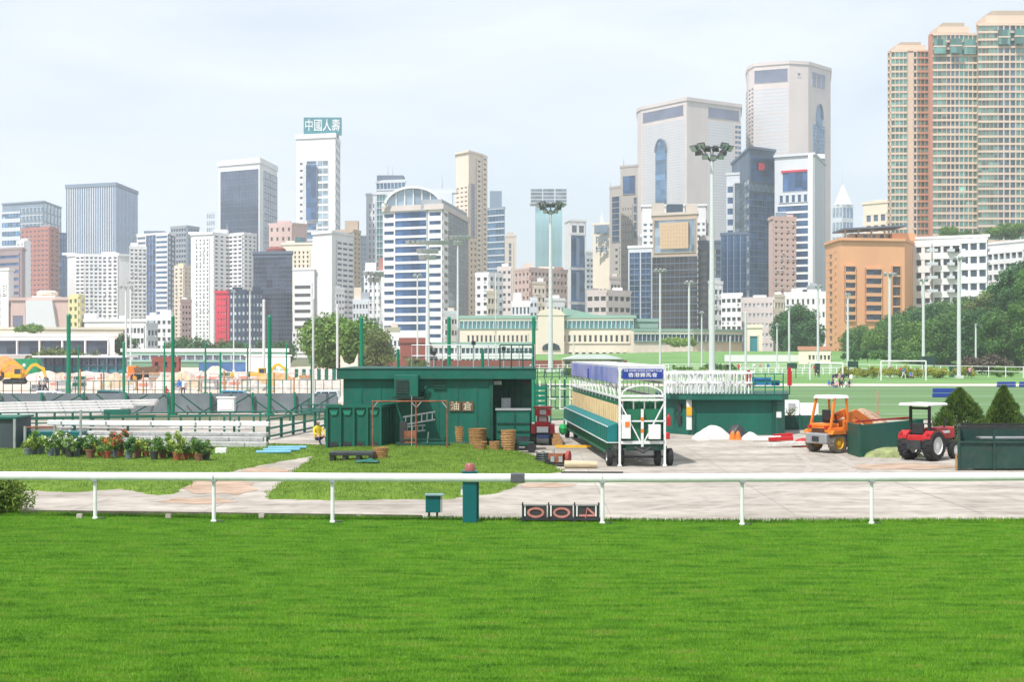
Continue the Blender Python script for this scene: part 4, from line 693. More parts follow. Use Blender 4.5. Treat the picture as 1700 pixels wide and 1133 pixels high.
m_brown = M('brown_plate', S(120, 92, 70, .8), rough=.7, var=.2); m_soil = M('soil', S(196, 166, 142, .8), rough=1, var=.25, scale=2.5, bump=.8, col2=S(140, 104, 80, .75))
# ---- running rail
rl = thing('running_rail', 'white racetrack rail with a dark joint sleeve across the picture', 'rail', (0, 34.3, 0))
RP = [(-420, 859), (-230, 860), (-40, 861), (158, 862), (355, 867), (552, 868), (1000, 870), (1232, 872), (1447, 870), (1670 + 60, 869), (1960, 868)]
def rp(px, py, z): q = G(px, py); return Vector((q.x, q.y - 34.3, z))
def ytop(px): return np.interp(px, [-420, 0, 850, 1000, 1250, 1700, 1960], [782, 783.5, 787, 787, 786.5, 784.5, 784])
def railz(px, py): Y = GY(py); return Z(ytop(px), Y)
node = []
for px, py in RP: node.append(rp(px, py, railz(px, py) - .10 + random.uniform(-.006, .006)))
def railpoly(pts, name):
    m = MB()
    prof = [(-.055, -.10), (.055, -.10), (.09, -.06), (.10, .03), (.06, .095), (-.06, .095), (-.10, .03), (-.09, -.06)]
    vs = []; k = len(prof)
    for p in pts: vs += [(p.x, p.y + a, p.z + b) for a, b in prof]
    fs = [(i * k + j, i * k + (j + 1) % k, (i + 1) * k + (j + 1) % k, (i + 1) * k + j) for i in range(len(pts) - 1) for j in range(k)] + [tuple(range(k - 1, -1, -1)), tuple(range((len(pts) - 1) * k, len(pts) * k))]
    m.add(vs, fs); return m.build(name, m_rail, rl, smooth=True)
m_rail = M('rail_white', (.80, .80, .785), rough=.3, var=.05, scale=1.0, spec=.5, dirt=.10)
mid = node[5].lerp(node[6], (860 - 552) / 448.0)
railpoly(node[:4] + [node[4] - Vector((.012, 0, 0))], 'rail_beam'); railpoly([node[4] + Vector((.012, 0, 0)), node[5], mid], 'rail_beam'); railpoly([mid + Vector((.02, 0, 0))] + [node[6] - Vector((.012, 0, 0))], 'rail_beam'); railpoly([node[6] + Vector((.012, 0, 0)), node[7], node[8], node[9], node[10]], 'rail_beam')
MB().box(mid.x, mid.y, mid.z - .112, .34, .225, .222).build('joint_sleeve', M('sleeve_grey', (.10, .10, .11), rough=.5), rl, bevel=.02)
for (px, py), nd in zip(RP, node):
    q = rp(px, py, 0); m = MB(); m.tube((q.x, q.y, -.02), (nd.x, nd.y + .0, nd.z - .08), .05, .045, 10); m.lathe([(.075, 0), (.07, .03), (.05, .05)], (q.x, q.y, 0), n=12)
    MB().box(nd.x, nd.y - .005, nd.z - .125, .13, .20, .05).build('clamp', m_steel, rl)
    o = m.build('post', m_rail, rl, smooth=True); MB().box(q.x + .15, q.y + .02, .0, .16, .16, .03).build('foot_shadow', m_dark, rl)  # dark slab stands in for the small shadow right of each post foot
# ---- teal marker post with red lamp
q = G(780, 868); t = thing('marker_post', 'teal marker post with a red lamp behind the rail', 'marker post', (q.x, q.y, 0))
hz_ = Z(785, q.y); MB().box(0, 0, 0, .34, .30, hz_).build('post', m_teal, t, bevel=.02)
MB().box(0, 0, hz_, .38, .34, .04).build('cap', m_teal, t); MB().lathe([(.13, 0), (.13, .02), (.12, .14), (.09, .18)], (0, 0, hz_ + .04), n=12).build('lamp', m_lamp, t, smooth=True)
MB().box(.195, .02, .08, .05, .22, hz_ * .75).build('side_channel', m_greend, t); MB().box(-.19, -.03, hz_ * .55, .05, .10, .22).build('latch', m_white, t)
# ---- teal box on legs
q = G(719, 860); t = thing('control_box', 'small teal cabinet on short legs left of the marker post', 'cabinet', (q.x, q.y, 0))
MB().box(0, 0, .14, .36, .30, .42).build('cabinet', m_teal, t, bevel=.015); MB().box(.03, -.02, .56, .46, .36, .03).build('lid', M('lid_grey', S(120, 150, 150), rough=.4), t)
for x in (-.1, .1): MB().box(x, .02, 0, .05, .12, .15).build('leg', m_dark, t)
MB().box(.205, .0, .14, .04, .30, .42).build('side_plate', m_steel, t)
# ---- number board lying on its side
q = G(930, 866); t = thing('number_board', 'row of three dark panels with red digits lying by the rail', 'number board', (q.x, q.y - .12, 0), math.radians(-1.5))
m_digit = M('digit_red', S(206, 132, 124, .9), rough=.7, var=.2, dirt=.35); m_panel = M('panel_grey', S(62, 60, 62), rough=.5, var=.2); m_face = M('panel_face', S(60, 58, 60), rough=.6, var=.15)
for i, ch in enumerate('004'):
    x = -.63 + i * .63
    pn = MB().box(x, 0, .07, .60, .10, .32).build('panel', m_face, t)
    MB().box(x - .285, -.03, .0, .035, .14, .47).build('bracket', m_dark, t); MB().box(x - .23, -.06, .14, .035, .03, .26).build('white_strip', m_white, t)
    if ch == '0':
        m = MB(); ring = [(math.cos(a), math.sin(a)) for a in np.linspace(0, 2 * math.pi, 25)[:-1]]
        vs = [(x + .03 + c * .21, -.055, .23 + s_ * .13) for c, s_ in ring] + [(x + .03 + c * .150, -.055, .23 + s_ * .075) for c, s_ in ring]; n_ = 24
        vs += [(v[0], -.07, v[2]) for v in vs]
        m.add(vs, [(48 + i_, 48 + (i_ + 1) % n_, 48 + n_ + (i_ + 1) % n_, 48 + n_ + i_) for i_ in range(n_)]); m.build('digit', m_digit, t)
    else:
        m = MB(); m.bar((x - .18, -.062, .16), (x + .24, -.062, .16), .02, .045); m.bar((x - .02, -.062, .10), (x + .02, -.062, .36), .02, .05); m.bar((x + .02, -.064, .34), (x + .22, -.064, .17), .02, .045); m.build('digit', m_digit, t)
MB().box(.93, -.03, .0, .035, .14, .47).build('bracket', m_dark, t); MB().box(.86, -.06, .14, .035, .03, .26).build('white_strip', m_white, t)
MB().box(0, 0, .05, 1.95, .16, .05).build('base_frame', m_dark, t); MB().box(0, -.04, .405, 1.9, .02, .015).build('top_wire', m_steel, t)
# ---- bush at the picture edge
def bush(name, label, loc, w_, h_, mat, n=10, size=.07, per=260, seed=0, stem=True, group=None, squash=1.0, cone=False):
    rng = np.random.default_rng(seed); t = thing(name, label, 'shrub', loc, group=group); cs, rs = [], []
    for i in range(n):
        zf = rng.uniform(.15, .92); wr = w_ / 2 * ((1 - .88 * zf) if cone else math.sqrt(max(.1, 1 - (2 * zf - 1) ** 2 * .7)))
        a = rng.uniform(0, 6.28); rr = wr * rng.uniform(.1, .75); r_ = max(.10, wr * rng.uniform(.45, .65)) if cone else w_ * rng.uniform(.16, .26)
        cs.append((math.cos(a) * rr, math.sin(a) * rr, zf * h_)); rs.append(r_)
    v, f = leaf_cloud(cs, np.array(rs), per / 1.0, size, squash, rng); v[:, 2] = np.maximum(v[:, 2], .01)
    link('foliage', mesh_np('foliage', v, f, mat), t)
    if stem:
        m = MB()
        for i in range(4): m.tube((rng.uniform(-.1, .1), rng.uniform(-.1, .1), -.02), (rng.uniform(-.3, .3) * w_, rng.uniform(-.3, .3) * w_, h_ * .6), .025, .01, 5)
        m.build('stem', mat_bark, t)
    return t
q = G(-8, 853); bush('clipped_bush', 'dense green and yellow bush at the rail by the picture edge', (q.x, q.y + .25, 0), 1.75, .86, leafmat('leaf_hedge', (.23, .31, .05), (.06, .12, .02), scale=3.5), n=34, size=.06, per=3200, seed=5)
# ---- potted plants
pot_m = {'terracotta': M('terracotta', S(172, 92, 66, .85), rough=.8, var=.15), 'grey': M('pot_grey', S(120, 130, 138, .8), rough=.6, var=.1), 'black': M('pot_black', S(70, 68, 66, .8), rough=.7), 'brown': M('pot_brown', S(140, 96, 78, .8), rough=.8)}
fl = {'white': M('flower_white', (.8, .8, .78)), 'red': M('flower_red', S(210, 84, 56)), 'yellow': M('flower_yellow', S(236, 214, 60))}
pots = [(46, 'grey', .55, lf_lime, None, 'feathery yellow green'), (57, 'grey', .95, lf_mid, None, 'tall light green'), (68, 'grey', .62, lf_lime, None, 'bushy lime'), (84, 'grey', .80, lf_mid, 'white', 'white flowering'), (94, 'grey', .92, lf_mid, 'white', 'upright white topped'), (108, 'black', .80, lf_olive, 'white', 'olive, white flowered'), (116, 'black', .75, lf_mid, 'white', 'round white flowering'),
        (126, 'grey', .72, lf_deep, None, 'dark bushy'), (137, 'black', .62, lf_dark, None, 'low dark'), (150, 'brown', .88, lf_dark, None, 'tall dark leaved'), (152, 'brown', .36, lf_yel, 'yellow', 'small yellow flowering'), (168, 'terracotta', .66, lf_mid, None, 'spreading green'), (178, 'terracotta', .72, lf_mid, 'red', 'red tinged'), (190, 'grey', .92, lf_olive, 'red', 'orange red flowering'),
        (200, 'terracotta', 1.0, lf_olive, 'red', 'tallest orange flowering'), (214, 'grey', .78, lf_deep, None, 'broad dark leaved'), (228, 'brown', .55, lf_lime, 'yellow', 'pale lime, yellow flecked'), (242, 'terracotta', .62, lf_mid, 'white', 'loose white flecked'), (256, 'black', .80, lf_dark, None, 'dense dark green'), (270, 'brown', .66, lf_mid, None, 'medium leafy'), (283, 'black', .95, lf_mid, None, 'tall glossy'),
        (294, 'terracotta', 1.05, lf_lime, None, 'tallest bright green'), (307, 'terracotta', .60, lf_mid, 'white', 'low white dotted'), (318, 'terracotta', .66, lf_lime, None, 'fresh green'), (330, 'brown', .80, lf_dark, None, 'dark upright'), (342, 'black', .72, lf_mid, None, 'last mid green')]
P_L = {lf_mid: leafmat('pot_leaf_mid', (.21, .33, .07), (.10, .20, .04), scale=3), lf_dark: leafmat('pot_leaf_dark', (.13, .25, .06), (.06, .13, .035), scale=3), lf_deep: leafmat('pot_leaf_deep', (.10, .21, .06), (.045, .11, .04), scale=3), lf_lime: leafmat('pot_leaf_lime', (.34, .42, .09), (.18, .27, .05), scale=3)}
for i, (px, pm, hh, lm, fc, ds) in enumerate(pots):
    py = np.interp(px, [40, 200, 350], [758, 764, 768]) - (i % 3) * 2.2; q = G(px, py, .14); zz = float(mound_z(q.x, q.y)[0]); zz = max(zz, 0) - .005
    ordn = ['first', 'second', 'third', 'fourth', 'fifth', 'sixth', 'seventh', 'eighth', 'ninth', 'tenth', 'eleventh', 'twelfth', 'thirteenth', 'fourteenth', 'fifteenth', 'sixteenth', 'seventeenth', 'eighteenth', 'nineteenth', 'twentieth', 'twenty-first', 'twenty-second', 'twenty-third', 'twenty-fourth', 'twenty-fifth', 'twenty-sixth'][i]
    t = thing('potted_plant', '%s plant in a %s pot, %s from the picture edge' % (ds, pm, ordn), 'potted plant', (q.x, q.y, zz), group='potted plants on the grass bank')
    s = random.uniform(.9, 1.15); pr_ = [(.11, 0), (.15, .24), (.165, .25), (.165, .29), (.145, .29), (.13, .25)]
    MB().lathe([(a * s, b * s) for a, b in pr_], n=14).build('pot', pot_m[pm], t, smooth=True)
    rng = np.random.default_rng(100 + i); cs, rs = [], []; n_ = 7
    for k in range(n_):
        z_ = .28 + (hh * .86 - .22) * (k + .5) / n_; w_ = .30 * math.sin(math.pi * (.25 + .65 * k / n_)) + .06; cs.append((rng.uniform(-1, 1) * w_ * .7, rng.uniform(-1, 1) * w_ * .7, z_)); rs.append(rng.uniform(.10, .17))
    v, f = leaf_cloud(cs, np.array(rs), 4200, .075 if lm is not lf_deep else .095, 1, rng); link('foliage', mesh_np('foliage', v, f, P_L.get(lm, lm)), t)
    m = MB(); m.tube((0, 0, .2), (.02, .02, hh * .85), .018, .008, 5)
    for c in cs[1:]: m.tube((0, 0, max(.25, c[2] - .2)), c, .010, .005, 4)
    m.build('stem', mat_bark, t)
    if fc:
        v, f = leaf_cloud([(c[0], c[1], c[2] + .05) for c in cs[-5:]], np.array(rs[-5:]) * 1.1, 900 if fc != 'red' else 1500, .06, 1, rng); link('flowers', mesh_np('flowers', v, f, fl[fc]), t, kind='stuff')
# ---- stacks of white rail sections
def long_beam(name, label, a, b, w_, h_, mat, group, lip=True):
    a = Vector(a); b = Vector(b); t = thing(name, label, 'rail', a, group=group); d = b - a; m = MB(); m.bar((0, 0, h_ / 2), d + Vector((0, 0, h_ / 2)), w_, h_); m.build('beam', mat, t, bevel=.03)
    if lip:
        u = d.normalized(); L_ = d.length; k = 0
        while k * 1.9 + .6 < L_:
            p = u * (k * 1.9 + .6); MB().box(p.x, p.y - w_ / 2 - .01, p.z + h_ * .1, .05, .03, h_ * .8).build('bracket', m_steel, t); k += 1
    return t
names_ = ['topmost', 'second from the top', 'third from the top', 'fourth from the top', 'lowest', 'thin lowest']
st = [(80, 447, 699, 707, 60.5, .30), (96, 420, 710, 712.5, 61.8, .24), (122, 446, 717, 724, 60.3, .3), (131, 438, 724.5, 732.5, 59.5, .32), (154, 444, 733, 743, 58.8, .34)]
for i, (x0, x1, ya, yb, Y, w_) in enumerate(st):
    long_beam('rail_section', 'long white rail section, %s in the stack behind the potted plants' % names_[i], P(x0, yb - 1, Y), P(x1, yb + 1.5, Y), w_, (yb - ya) * Y / F, m_rail if i < 1 else M('rail_worn', (.47, .47, .46), rough=.5, var=.2, scale=2, dirt=.3), 'white rail sections stacked behind the pots')
t = thing('rail_rack', 'dark low steel rack carrying the stacked white rail sections', 'rack', (X(260, 60), 60, 0))
for px in (110, 200, 290, 380, 436):
    x = X(px, 60) - X(260, 60); o = MB().box(x, 0, 0, .10, 2.6, .16).build('cross_bar', m_dark, t); MB().box(x, 1.15, 0, .09, .09, 1.15).build('upright', m_greend, t)
for i, (ya, yb, Y) in enumerate(((667, 672, 77), (672, 677, 76.2), (677, 682, 75.4), (682, 687, 74.6), (687, 692.5, 73.8))):
    x1 = 262 - i * 3 if i < 2 else 180 + (4 - i) * 22
    long_beam('rail_section', 'long white rail section, %s of the raised stack at the picture edge' % names_[i], P(-90, yb + 4, Y), P(x1, yb - 3, Y), .5, (yb - ya) * 1.15 * Y / F, m_rail2 if False else M('rail_dirty', (.58, .57, .55), rough=.6, var=.12, scale=3, dirt=.35), 'white rail sections on the raised rack')
t = thing('raised_rack', 'green raised rack holding the long white rail sections', 'rack', (X(110, 75), 75, 0))
for px in (10, 55, 100, 150, 200, 250):
    x = X(px, 75) - X(110, 75); MB().box(x, .5, 0, .09, .09, Z(693, 75)).build('upright', m_greend, t)
MB().bar((X(-60, 75) - X(110, 75), -.5, Z(696.5, 75)), (X(262, 75) - X(110, 75), -.5, Z(691, 75)), .10, .12).build('beam', m_green, t)
MB().box(X(200, 74) - X(110, 75), -1.6, Z(690, 73), 1.3, .4, .28).build('tray', m_green, t)
for i, px in enumerate((440, 452, 460)):
    a = G(px - 18, 757 - i * 3, .1); o = MB().tube((0, 0, .07), (1.3 + .1 * i, .25, .07), .07, .07, 10).build('blue_pipe', M('pipe_blue', S(130, 190, 220, .8), rough=.4), None, (a.x, a.y + .4, .13 + .02 * i), smooth=True); tag(o, 'light blue plastic pipe lying on the grass, %s of three' % ('nearest the rail stack', 'middle one', 'outermost')[i], 'pipe', 'blue pipes on the grass')
q = G(362, 756, .15); o = MB().box(0, 0, 0, .42, .3, .24).build('white_crate', m_white, None, (q.x, q.y + .6, .14), bevel=.02); tag(o, 'small white box on the grass beside the rail stack', 'box')
# ---- dark shed at the picture edge, pipe trestle
q = G(0, 752); t = thing('metal_shed', 'dark grey green metal shed cut by the picture edge', 'shed', (X(-10, 58), 58.4, 0))
MB().box(-.6, 1, 0, 2.6, 2.0, 1.33).build('wall', M('shed_dark', S(70, 82, 88, .8), rough=.6, var=.15, streak=(6, 6, .2)), t); MB().box(-.6, 1, 1.33, 2.8, 2.2, .08).build('roof', m_green, t); MB().box(.72, -.06, 0, .09, .09, 1.33).build('post', m_steel, t)
t = thing('pipe_trestle', 'rusty horizontal pipe on two pale posts beside the dark shed', 'trestle', (X(70, 58), 58, 0))
MB().tube((-.72, 0, 1.0), (.55, 0, 1.03), .035).build('cross_pipe', m_rust, t); MB().tube((-.7, 0, 0), (-.7, 0, 1.05), .06).build('post', m_steel, t); MB().tube((.5, 0, 0), (.5, 0, 1.08), .05).build('post', m_steel, t)
MB().tube((1.45, .4, 0), (1.45, .4, 1.7), .055).build('post', m_steel, t)
o = MB().box(0, 0, 0, 2.4, .9, .75).build('green_bin', m_teal, None, (X(95, 60), 60, 0), bevel=.03); tag(o, 'low green bin mostly hidden by the potted plants', 'bin')
# ---- green pipe railings
def railing(label, pts, h_, mat, nposts=4, rails=(1.0, .55), r=.035, group='green pipe railings', name='pipe_railing', cat='railing'):
    a = Vector(pts[0]); t = thing(name, label, cat, a, group=group); ps = [Vector(p) - a for p in pts]
    for k in rails:
        for p, q_ in zip(ps[:-1], ps[1:]): MB().tube(p + Vector((0, 0, h_ * k)), q_ + Vector((0, 0, h_ * k)), r, r, 8).build('rail', mat, t, smooth=True)
    for p, q_ in zip(ps[:-1], ps[1:]):
        for i in range(nposts):
            c = p.lerp(q_, i / (nposts - 1)); MB().box(c.x, c.y, 0, r * 2.6, r * 2.6, h_ * max(rails)).build('post', mat, t)
    return t
railing('green pipe railing running from the rail stack to the green skip', [(X(446, 66), 66, 0), (X(540, 76), 76, 0)], Z(697, 66), m_green, 6, (1.0, .55, .15), .05)
railing('low green pipe railing behind the stacked white rails', [(X(175, 80), 80, 0), (X(530, 84), 84, 0)], Z(686, 81), m_green, 8, (1.0, .6), .04)
railing('long green pipe railing in front of the grey screens', [(X(-60, 97), 97, 0), (X(560, 97), 97, 0)], Z(659, 97), m_green, 14, (1.0,), .035)
railing('short green pipe railing beside the skip at its back', [(X(500, 90), 90, 0), (X(566, 90), 90, 0)], Z(672, 90), m_green, 4, (1.0, .6, .3), .04)
# ---- grey screen fence with green braces
t = thing('screen_fence', 'long grey screen fence with green diagonal braces across the site', 'fence', (X(260, 93), 93, 0))
for i in range(9):
    x0 = X(-70 + i * 70, 93); x1 = X(-70 + (i + 1) * 70, 93); MB().box((x0 + x1) / 2 - X(260, 93), .1 + .03 * (i % 2), -.1, x1 - x0 - .03, .05, Z(653.5, 93) + .1).build('screen_panel', m_tarp, t)
    MB().box(x0 - X(260, 93), -.1, 0, .12, .12, Z(652, 93)).build('post', m_green2, t)
    xm = (x0 + x1) / 2 - X(260, 93); s = 1 if i % 2 else -1
    for k in (-.8, .4): MB().bar((xm + k - s * .9, -.3, Z(655, 93)), (xm + k + s * 1.0, -1.4, .02), .07).build('brace', m_greend, t)
# ---- white cabinet on legs
t = thing('white_cabinet', 'white electrical cabinet on thin legs in front of the grey screens', 'cabinet', (X(376, 84), 84, 0))
z0, z1 = Z(683, 84), Z(661, 84); MB().box(0, 0, z0, .98, .5, z1 - z0).build('box', m_white, t, bevel=.02); MB().box(0, 0, z1, 1.1, .6, .07).build('roof', m_white, t); MB().box(0, -.26, z0 + .1, .8, .03, z1 - z0 - .2).build('door', m_whitep, t)
for x in (-.42, .42): MB().box(x, 0, 0, .07, .07, z0).build('leg', m_steel, t)
# ---- tall green net posts
def pole(name, label, px, ytop_, ybase, w_px, mat, Y=None, group=None, cat='post', base_z=0, cap=True):
    Y = Y or GY(ybase); z1 = Z(ytop_, Y); r = w_px * Y / F / 2; t = thing(name, label, cat, (X(px, Y), Y, base_z))
    if group: t['group'] = group
    MB().tube((0, 0, 0), (0, 0, z1 - base_z), r, r * (.92 if 'lamp' not in name else .55), 12).build('shaft', mat, t, smooth=True); MB().box(0, 0, 0, r * 4, r * 4, .12).build('base_plate', mat, t)
    if cap: MB().lathe([(r * 1.1, 0), (r * .6, r)], (0, 0, z1 - base_z - .001), n=10).build('cap', mat, t)
    return t
gp = [(114, 525, 666, 7.5, None, 'tall green post, farthest from the shed'), (287, 527, 690, 6.5, None, 'tall green post above the stacked rail sections'), (447.5, 527, 690, 7, None, 'tall green post in front of the dark glass block'), (600, 529, 0, 6.5, 82, 'tall green post above the shed roof, crossing the tree'), (745.5, 529, 0, 6.5, 82, 'tall green post behind the middle of the shed roof'), (886, 529, 0, 6.5, 82, 'tall green post at the end of the shed roof'),
      (205.5, 570, 664, 5, None, 'shorter green post with a thick foot left of the rail stack'), (130, 575, 655, 2.2, None, 'thin green post right of the farthest tall post'), (341, 571, 654, 3.4, None, 'slim green post beneath the white apartment tower'), (366, 586, 658, 3.6, None, 'short green post beneath the red facade'), (411, 571, 650, 3.2, None, 'slim green post left of the second excavator'), (475.5, 571, 652, 2.6, None, 'slim green post right of the second excavator'), (273, 570, 664, 3.2, None, 'slim green post left of the tall post by the rails'), (517, 594, 690, 3.0, None, 'thin green post beside the pale pole near the skip'), (172, 600, 660, 1.8, None, 'thinnest green post on the construction ground')]
for px, a, b, wd, Y, lb in gp: pole('net_post', lb, px, a, b or 700, wd, m_green2, Y, 'green net posts')

railing('thin green site railing with many posts beyond the grey screens', [(X(-40, 118), 118, 0), (X(330, 121), 121, 0)], 1.5, m_greend, 26, (1.0, .5), .022)
railing('thin green site railing with many posts left of the shed', [(X(335, 126), 126, 0), (X(565, 124), 124, 0)], 1.5, m_greend, 18, (1.0, .5), .022)
railing('thin grey mesh railing in front of the construction ground', [(X(60, 132), 132, 0), (X(520, 136), 136, 0)], 1.9, m_steel, 30, (1.0, .66, .33), .02)
railing('near low green railing between the dark shed and the rail stack', [(X(-30, 70), 70, 0), (X(180, 71), 71, 0)], 1.05, m_greend, 8, (1.0, .5), .035)
railing('near green railing behind the lower end of the rail stack', [(X(300, 72), 72, 0), (X(446, 71), 71, 0)], Z(690, 72), m_green, 7, (1.0, .55), .035)
# ---- pale lamp poles and floodlights
def spot(m, c, yaw, w_=1.0, h_=.8, tilt=.5):
    d = Vector((math.sin(yaw), -math.cos(yaw), -tilt)).normalized(); r = d.cross(Vector((0, 0, 1))).normalized(); u = r.cross(d)
    c = Vector(c); f = [c + d * .25 + r * a * w_ / 2 + u * b * h_ / 2 for a, b in ((-1, -1), (1, -1), (1, 1), (-1, 1))]; bk = [c - d * .45 + r * a * w_ * .3 + u * b * h_ * .3 for a, b in ((-1, -1), (1, -1), (1, 1), (-1, 1))]
    m.add(f + bk, [(0, 1, 2, 3), (7, 6, 5, 4), (0, 4, 5, 1), (1, 5, 6, 2), (2, 6, 7, 3), (3, 7, 4, 0)]); return f, d
m_head = M('lamp_housing', S(74, 76, 78, .9), rough=.5, var=.2); m_lens = M('lamp_lens', S(180, 188, 192, .8), rough=.15, var=.1)
def floodlight(label, px, ytop_, Y, w_px, headw_px, rows, group=None, mat=m_pole, name='floodlight_mast', lamp=1.0, hm=None, taper=.5):
    z1 = Z(ytop_, Y); r = w_px * Y / F / 2; t = thing(name, label, 'lamp post', (X(px, Y), Y, 0))
    if group: t['group'] = group
    MB().tube((0, 0, -.3), (0, 0, z1), r, r * taper, 14).build('shaft', mat, t, smooth=True); MB().box(0, 0, -.1, r * 3.4, r * 3.4, .5).build('base_plate', mat, t)
    hw = headw_px * Y / F
    for j, (dz, fr, k) in enumerate(rows):                       # a cross bar of lamps
        ww = hw * fr; MB().bar((-ww / 2, 0, z1 + dz), (ww / 2, 0, z1 + dz), .18, .16).build('cross_arm', mat, t)
        for i in range(k):
            x = -ww / 2 + ww * (i + .5) / k; m = MB(); f, d = spot(m, (x, -.25, z1 + dz + .1), (x / (hw or 1)) * 1.4, ww / k * .92 * lamp, .85 * lamp * min(1.3, ww / k))
            o = m.build('lamp', hm or m_head, t); l = MB(); l.add([p + d * .015 for p in f], [(0, 1, 2, 3)]); l.add([p.lerp(sum(f, Vector()) / 4, .12) + d * .02 for p in f], [(0, 1, 2, 3)]); l2 = MB(); g = [p.lerp(sum(f, Vector()) / 4, .12) + d * .02 for p in f]; l2.add(g, [(0, 1, 2, 3)]); l2.build('lens', m_lens, o)
    return t
def cluster(label, px, ytop_, Y, w_px, headw_px, headh_px):
    z1 = Z(ytop_, Y); r = w_px * Y / F / 2; t = thing('floodlight_mast', label, 'lamp post', (X(px, Y), Y, 0), group='tall floodlight masts with lamp clusters')
    hw = headw_px * Y / F; hh = headh_px * Y / F; zb = z1 - hh
    MB().tube((0, 0, -.3), (0, 0, zb + hh * .2), r, r * .5, 16).build('shaft', m_pole, t, smooth=True); MB().box(0, 0, -.1, r * 3.4, r * 3.4, .5).build('base_plate', m_pole, t)
    m = MB()
    for k in range(8):
        a = k * math.pi / 4; m.bar((0, 0, zb), (math.cos(a) * hw * .42, math.sin(a) * hw * .3, z1 - hh * .25), .14)
    m.bar((-hw * .45, 0, z1 - hh * .25), (hw * .45, 0, z1 - hh * .25), .2); m.build('head_frame', m_head, t)
    for (fx, fz, fy, s) in ((-.42, .72, .0, .19), (-.26, .80, -.25, .19), (-.10, .72, .2, .17), (.10, .72, .2, .17), (.26, .80, -.25, .19), (.42, .72, 0, .19), (-.18, .25, -.3, .15), (0, .2, -.35, .15), (.18, .25, -.3, .15), (-.30, .55, .3, .16), (.30, .55, .3, .16)):
        m = MB(); f, d = spot(m, (fx * hw, fy * hw * .6, zb + fz * hh), fx * 2.2 + (math.pi if fy > .1 else 0), hw * s, hw * s * .85, .75); o = m.build('lamp', m_head, t)
        l2 = MB(); c = sum(f, Vector()) / 4; l2.add([p.lerp(c, .14) + d * .03 for p in f], [(0, 1, 2, 3)]); l2.build('lens', m_lens, o)
    return t
cluster('tallest floodlight mast with a dark cluster of lamps, before the brown block', 1182, 236, 238, 11, 70, 34)
cluster('floodlight mast with a dark cluster of lamps before the hazy teal tower', 914, 333, 262, 8.5, 47, 25)
floodlight('tall mast with a long wide bank of floodlights before the arched office', 710, 405, 300, 8.5, 72, ((.2, 1, 9), (-1.6, .5, 4), (-2.9, .4, 3)), lamp=1.1, hm=m_steel)
floodlight('slimmer mast with a tilted floodlight row beside the arched office', 760, 395, 310, 5, 42, ((0, 1, 6), (-1.2, .4, 2)), hm=m_steel)
floodlight('pair-headed mast over the round tree', 621, 455, 230, 5, 32, ((0, 1, 4), (-1, .6, 2)), hm=m_steel)
floodlight('plain slim mast next to the pair-headed mast', 631.5, 458, 232, 4.5, 12, ((0, 1, 2),), hm=m_steel)
fl_ = [(520, 497, 92, 4, 0, 'slim pale pole rising beside the skip'), (560, 508, 140, 4, 0, 'slim pale pole crossing the round tree'), (693, 458, 300, 3, 16, 'thin lamp pole in front of the arched office glass'), (209, 478, 300, 4, 26, 'thin twin-headed lamp pole before the white apartment slab'), (217, 470, 310, 3, 12, 'thin lamp pole right beside the twin-headed one'), (415, 482, 200, 3.5, 8, 'thin pale pole before the navy dotted block'), (438, 500, 190, 5, 0, 'pale pole in front of the dark glass block'), (388, 485, 260, 2.5, 8, 'thin pale pole over the navy dotted block'),
       (1096, 450, 250, 4, 22, 'field lamp pole before the gold panelled tower'), (1144, 470, 240, 4.5, 16, 'field lamp pole left of the tallest floodlight mast'), (1165, 520, 250, 3, 8, 'short field lamp pole just left of the tallest mast'), (1238, 520, 245, 4.5, 0, 'plain white pole at the sandstone wing end'), (1310, 510, 255, 4, 12, 'field lamp pole before the dark dense tree'), (1358, 477, 260, 4.5, 14, 'field lamp pole at the edge of the dark dense tree'), (1407.5, 490, 270, 4.5, 10, 'field lamp pole before the orange building'), (1477, 457, 215, 5.5, 24, 'field lamp pole with a wide head right of the orange building'), (1533, 466, 275, 5.5, 16, 'field lamp pole under the white terrace'), (1592, 430, 206, 7, 22, 'tallest field lamp pole near the picture edge'), (1620, 540, 280, 3.5, 4, 'short pale post among the trees'), (952, 555, 300, 2.2, 0, 'thin pale post before the sandstone hall'), (823, 455, 320, 2, 0, 'thin pale post left of the sandstone hall centre'), (1212, 560, 240, 2.5, 0, 'thin post between the field lamps and the hall wing'), (1290, 540, 240, 3, 6, 'short field lamp pole left of the dense tree')]
for px, yt, Y, wd, hd, lb in fl_:
    if hd: floodlight(lb, px, yt, Y, wd, hd, ((0, 1, 2 if hd < 20 else 3),), group='pale lamp poles', name='lamp_pole', lamp=.7, hm=m_steel, taper=.8)
    else: pole('pale_pole', lb, px, yt, 0, wd, m_pole, Y, 'pale plain poles')
# ================================================================== green shed
Ys = 61.0; t = thing('green_shed', 'dark green utility shed with a flat overhanging roof', 'shed', (X(725, Ys), Ys, 0)); ox = X(725, Ys)
xs = lambda px, dy=0: X(px, Ys + dy) - ox
zr0, zr1 = Z(630, Ys), Z(613.5, Ys)
MB().box((xs(570) + xs(818)) / 2, 3.2, 0, xs(818) - xs(570), 6.4, zr0).build('wall', m_green, t)
MB().box((xs(818) + xs(884)) / 2, 4.0, 0, xs(884) - xs(818) - .02, 4.8, zr0).build('rear_wall', m_greend, t)  # recess wall gets the darker green, its shade put into the colour
MB().box((xs(560) + xs(890)) / 2, 3.2, zr0, xs(890) - xs(560), 6.84, zr1 - zr0).build('roof', m_green, t, bevel=.02)
MB().box((xs(560) + xs(890)) / 2, 3.2, zr1, xs(890) - xs(560) + .06, 6.9, .05).build('roof_edge', m_greend, t)
z = lambda py, dy=0: Z(py, Ys + dy)
